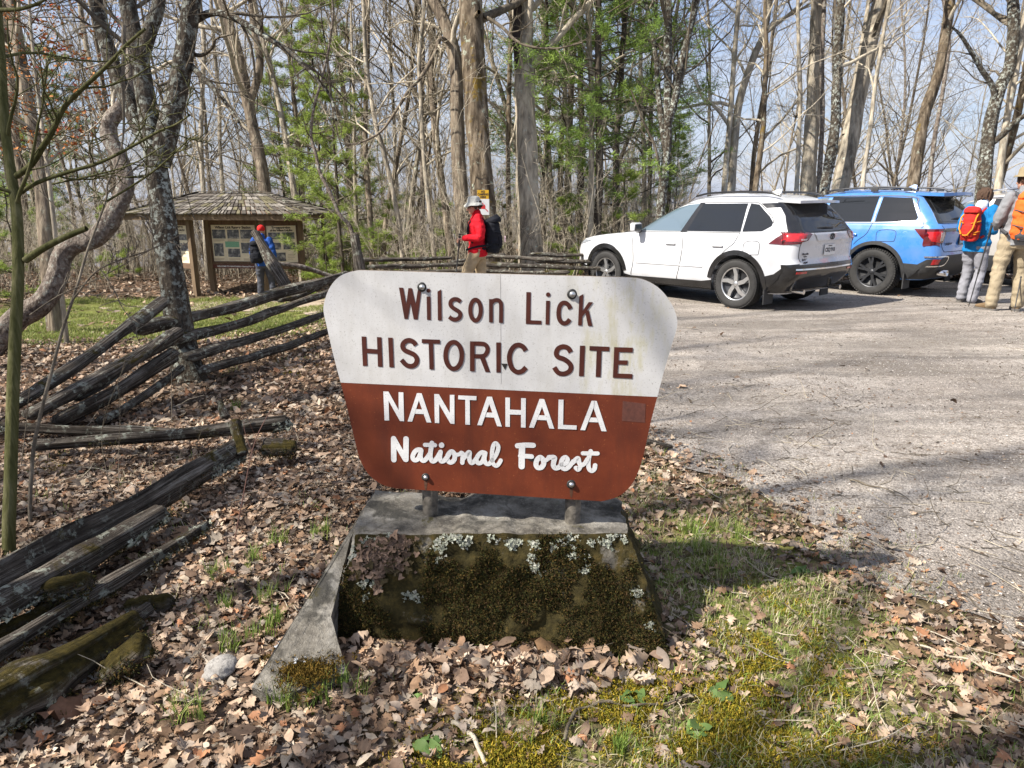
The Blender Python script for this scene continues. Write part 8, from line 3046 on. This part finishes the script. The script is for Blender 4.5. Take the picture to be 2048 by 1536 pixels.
prof = [(0.150, -0.040), (0.148, -0.032), (0.118, 0.002), (0.100, 0.020), (0.094, 0.07), (0.082, 0.100), (0.05, 0.112), (0.0, 0.114)]
for i_ in range(ns):
    a = 2 * math.pi * i_ / ns
    for k, (rr_, hh) in enumerate(prof):
        wv = 0.012 * math.sin(2 * a + 0.6) + 0.006 * math.sin(5 * a) if k < 2 else 0
        V.append(hb + Mh @ Vector((rr_ * math.cos(a) * 0.94, rr_ * math.sin(a) * 1.06, hh + wv)))
for i_ in range(ns):
    j = (i_ + 1) % ns
    for k in range(len(prof) - 1):
        F.append([i_ * 8 + k, j * 8 + k, j * 8 + k + 1, i_ * 8 + k + 1])
mb.add(V, F, 0, True)
mb.build('bucket_hat', [c_hat], root)
hair_cap(root, M, C, c_hair, 0.0, 4)
bpy.context.view_layer.update()
pk = backpack('black backpack with a pink tag worn by the hiker in red', root, Vector((0, -0.225, 0.90)), (0.31, 0.25, 0.54), (c_black, c_black, c_black), c_black)
mb = MB()
mb.box((0.05, -0.205, 0.21), (0.055, 0.012, 0.085), Matrix.Rotation(0.3, 3, 'Y'), 0, 0.004)
mb.box((-0.10, -0.215, 0.21), (0.05, 0.012, 0.08), Matrix.Rotation(-0.3, 3, 'Y'), 0, 0.004)
mb.build('luggage_tag', [c_pink], pk)
mb = MB()
q = [(0.155, 0.0, 0.12), (0.19, 0.22, 0.10), (0.10, 0.375, 0.05), (0, 0.395, 0.04), (-0.10, 0.375, 0.05), (-0.19, 0.22, 0.10), (-0.155, 0.0, 0.12)]
mb.tube(np.array(catmull(q, 5)), 0.017, 8)
mb.build('hip_belt', [c_black], pk)
# pole in the left hand: grip inside the curled fingers
W = root.matrix_world
hp = np.array(W @ Vector((-0.185, 0.275, 1.115)))
tip = np.array(W @ Vector((-0.20, 0.40, 0.0)))
tip[2] = float(g(tip[0], tip[1])) + 0.01
hp2 = hp + unit(hp - tip) * 0.07
pole('teal and black trekking pole held by the hiker in red', None, hp2, tip, (M_blkm, c_teal), M_blkm)

# --- woman in blue facing right
loc = standing(1954, 480, 10.9)
root, M, C = person('person with short brown hair in blue fleece and grey trousers beside the blue car', loc, R(-62), 1.0,
                    dict(head=(0, 0.05, 1.62), hyaw=R(-14), htilt=0.05, eL=(-0.25, -0.02, 1.13), wL=(-0.12, 0.20, 1.10), eR=(0.245, -0.05, 1.13), wR=(0.13, 0.185, 1.13), dR=(-0.5, 1, 0.1), nR=(0.5, 0.2, 0.8), dL=(0.5, 1, 0.1), nL=(-0.5, 0.2, 0.8), cR=0.9, cL=0.9,
                         kL=(-0.10, 0.07, 0.50), kR=(0.11, 0.03, 0.50), aL=(-0.11, 0.02, 0.09), aR=(0.12, -0.10, 0.09), tL=0.1, tR=-0.15, hem=0.80, top='fleece'),
                    dict(jacket=c_blue, trousers=c_greyt, shoe=c_dshoe, sole=c_sole))
hair_cap(root, M, C, c_hair, 0.018, 3)
mb = MB()
limb(mb, [(0, -0.03, 1.475), (0, 0.0, 1.525)], [0.085, 0.078])
fuse(mb, 'collar', cloth('white_collar', (0.6, 0.6, 0.62)), root, 0.008, 2)
bpy.context.view_layer.update()
pk = backpack('small red backpack with yellow orange straps worn by the person in the blue fleece', root, Vector((0, -0.205, 0.97)), (0.27, 0.20, 0.47), (c_packr, c_packr, c_yell), c_packr)
mb = MB()
mb.tube(np.array([(-0.09, 0.02, 0.46), (-0.11, -0.10, 0.34), (-0.10, -0.135, 0.18), (-0.05, -0.15, 0.10)]), 0.011, 8)
mb.tube(np.array([(0.09, 0.02, 0.46), (0.11, -0.10, 0.34), (0.10, -0.135, 0.18), (0.05, -0.15, 0.10)]), 0.011, 8)
mb.tube(np.array([(-0.12, -0.06, 0.10), (0.0, -0.165, 0.08), (0.12, -0.06, 0.10)]), 0.010, 8)
mb.build('yellow_webbing', [c_yell], pk)

# --- man with the orange pack, seen from behind at the right edge
loc = standing(2030, 500, 9.6)
root, M, C = person('person in a tan hat and olive khaki trousers seen from behind at the right edge', loc, R(-8), 1.06,
                    dict(head=(0, 0.04, 1.63), hyaw=R(25), eL=(-0.245, 0.02, 1.14), wL=(-0.16, 0.20, 1.05), dL=(0.3, 1, 0), nL=(-0.6, 0, 0.8), eR=(0.275, -0.03, 1.14), wR=(0.24, 0.14, 0.98), dR=(-0.2, 1, -0.2), nR=(0.6, 0, 0.8), cL=1.1, cR=1.1,
                         hL=(-0.10, 0, 0.93), hR=(0.10, 0, 0.93), kL=(-0.155, 0.0, 0.50), kR=(0.13, 0.04, 0.50), aL=(-0.185, -0.03, 0.09), aR=(0.15, 0.02, 0.09), tL=0.45, tR=-0.35, hem=0.84, top='shirt'),
                    dict(jacket=c_greyj, trousers=c_khaki2, shoe=c_brown, sole=c_sole, boot=True))
hair_cap(root, M, C, c_hair, 0.0, 8)
mb = MB()
hb = C + M @ Vector((0, -0.012, 0.06))
mb.lathe([(0.145, -0.015), (0.142, -0.006), (0.102, 0.012), (0.098, 0.07), (0.08, 0.10), (0.04, 0.11), (0.0, 0.112)], 32, tuple(hb))
mb.build('brimmed_hat', [c_tan], root)
bpy.context.view_layer.update()
pk = backpack('large orange backpack with dark grey base worn by the person in the tan hat', root, Vector((0, -0.235, 0.93)), (0.42, 0.28, 0.56), (c_oran, c_oran, c_dgrey), c_dgrey)
mb = MB()
loft(mb, [((0, 0.0, -0.02), 0.165, 0.120), ((0, -0.01, 0.05), 0.193, 0.150), ((0, -0.015, 0.13), 0.190, 0.152)])
fuse(mb, 'pack_base', c_dgrey, pk, 0.009, 3, 0.014, 9)
mb = MB()
mb.lathe([(0.0, -0.03), (0.052, -0.03), (0.06, -0.02), (0.06, 0.0), (0.05, 0.012), (0.0, 0.014)], 28, (0.11, -0.20, 0.24), 'Y')
mb.build('black_cup', [M_blkp], pk)
W = root.matrix_world
for lab, a, b in (('dark trekking pole standing left of the person in the tan hat', (-0.215, 0.22, 1.04), (-0.27, 0.36, 0)), ('dark trekking pole slanting at the boots of the person in the tan hat', (0.24, 0.20, 1.0), (0.03, -0.18, 0))):
    t_ = np.array(W @ Vector(b))
    t_[2] = float(g(t_[0], t_[1])) + 0.01
    pole(lab, None, np.array(W @ Vector(a)) + [0, 0, 0.06], t_, M_blkm, M_blkm)

# --- visitor reading the kiosk
loc = standing(527, 520, 17.3)
root, M, C = person('person in a red hat and blue jacket reading the kiosk behind the leaning post', loc, R(8), 1.05,
                    dict(head=(0, 0.04, 1.63), eL=(-0.24, 0.0, 1.13), wL=(-0.2, 0.2, 1.05), dL=(0.2, 1, 0), eR=(0.25, -0.04, 1.13), wR=(0.24, 0.07, 0.9),
                         kL=(-0.11, 0.02, 0.5), kR=(0.13, 0.05, 0.5), aL=(-0.12, -0.03, 0.09), aR=(0.17, 0.02, 0.09), hem=0.84),
                    dict(jacket=c_navy, trousers=c_dark, shoe=c_dshoe, sole=c_sole))
mb = MB()
ball(mb, C + M @ Vector((0, -0.014, 0.052)), (0.088, 0.104, 0.088), M)
mb.tube(np.array([C + M @ Vector((-0.06, 0.07, 0.05)), C + M @ Vector((0, 0.125, 0.045)), C + M @ Vector((0.06, 0.07, 0.05))]), [0.012, 0.014, 0.012], 8)
fuse(mb, 'red_hat', cloth('red_knit', (0.55, 0.02, 0.02)), root, 0.007, 2)
bpy.context.view_layer.update()
backpack('dark backpack worn by the kiosk visitor', root, Vector((-0.10, -0.215, 0.93)), (0.30, 0.22, 0.46), (c_black, c_black, c_black), c_black)

# nothing may sit at an uneven depth: purge temporary data
for b in list(bpy.data.meshes):
    if b.users == 0:
        bpy.data.meshes.remove(b)
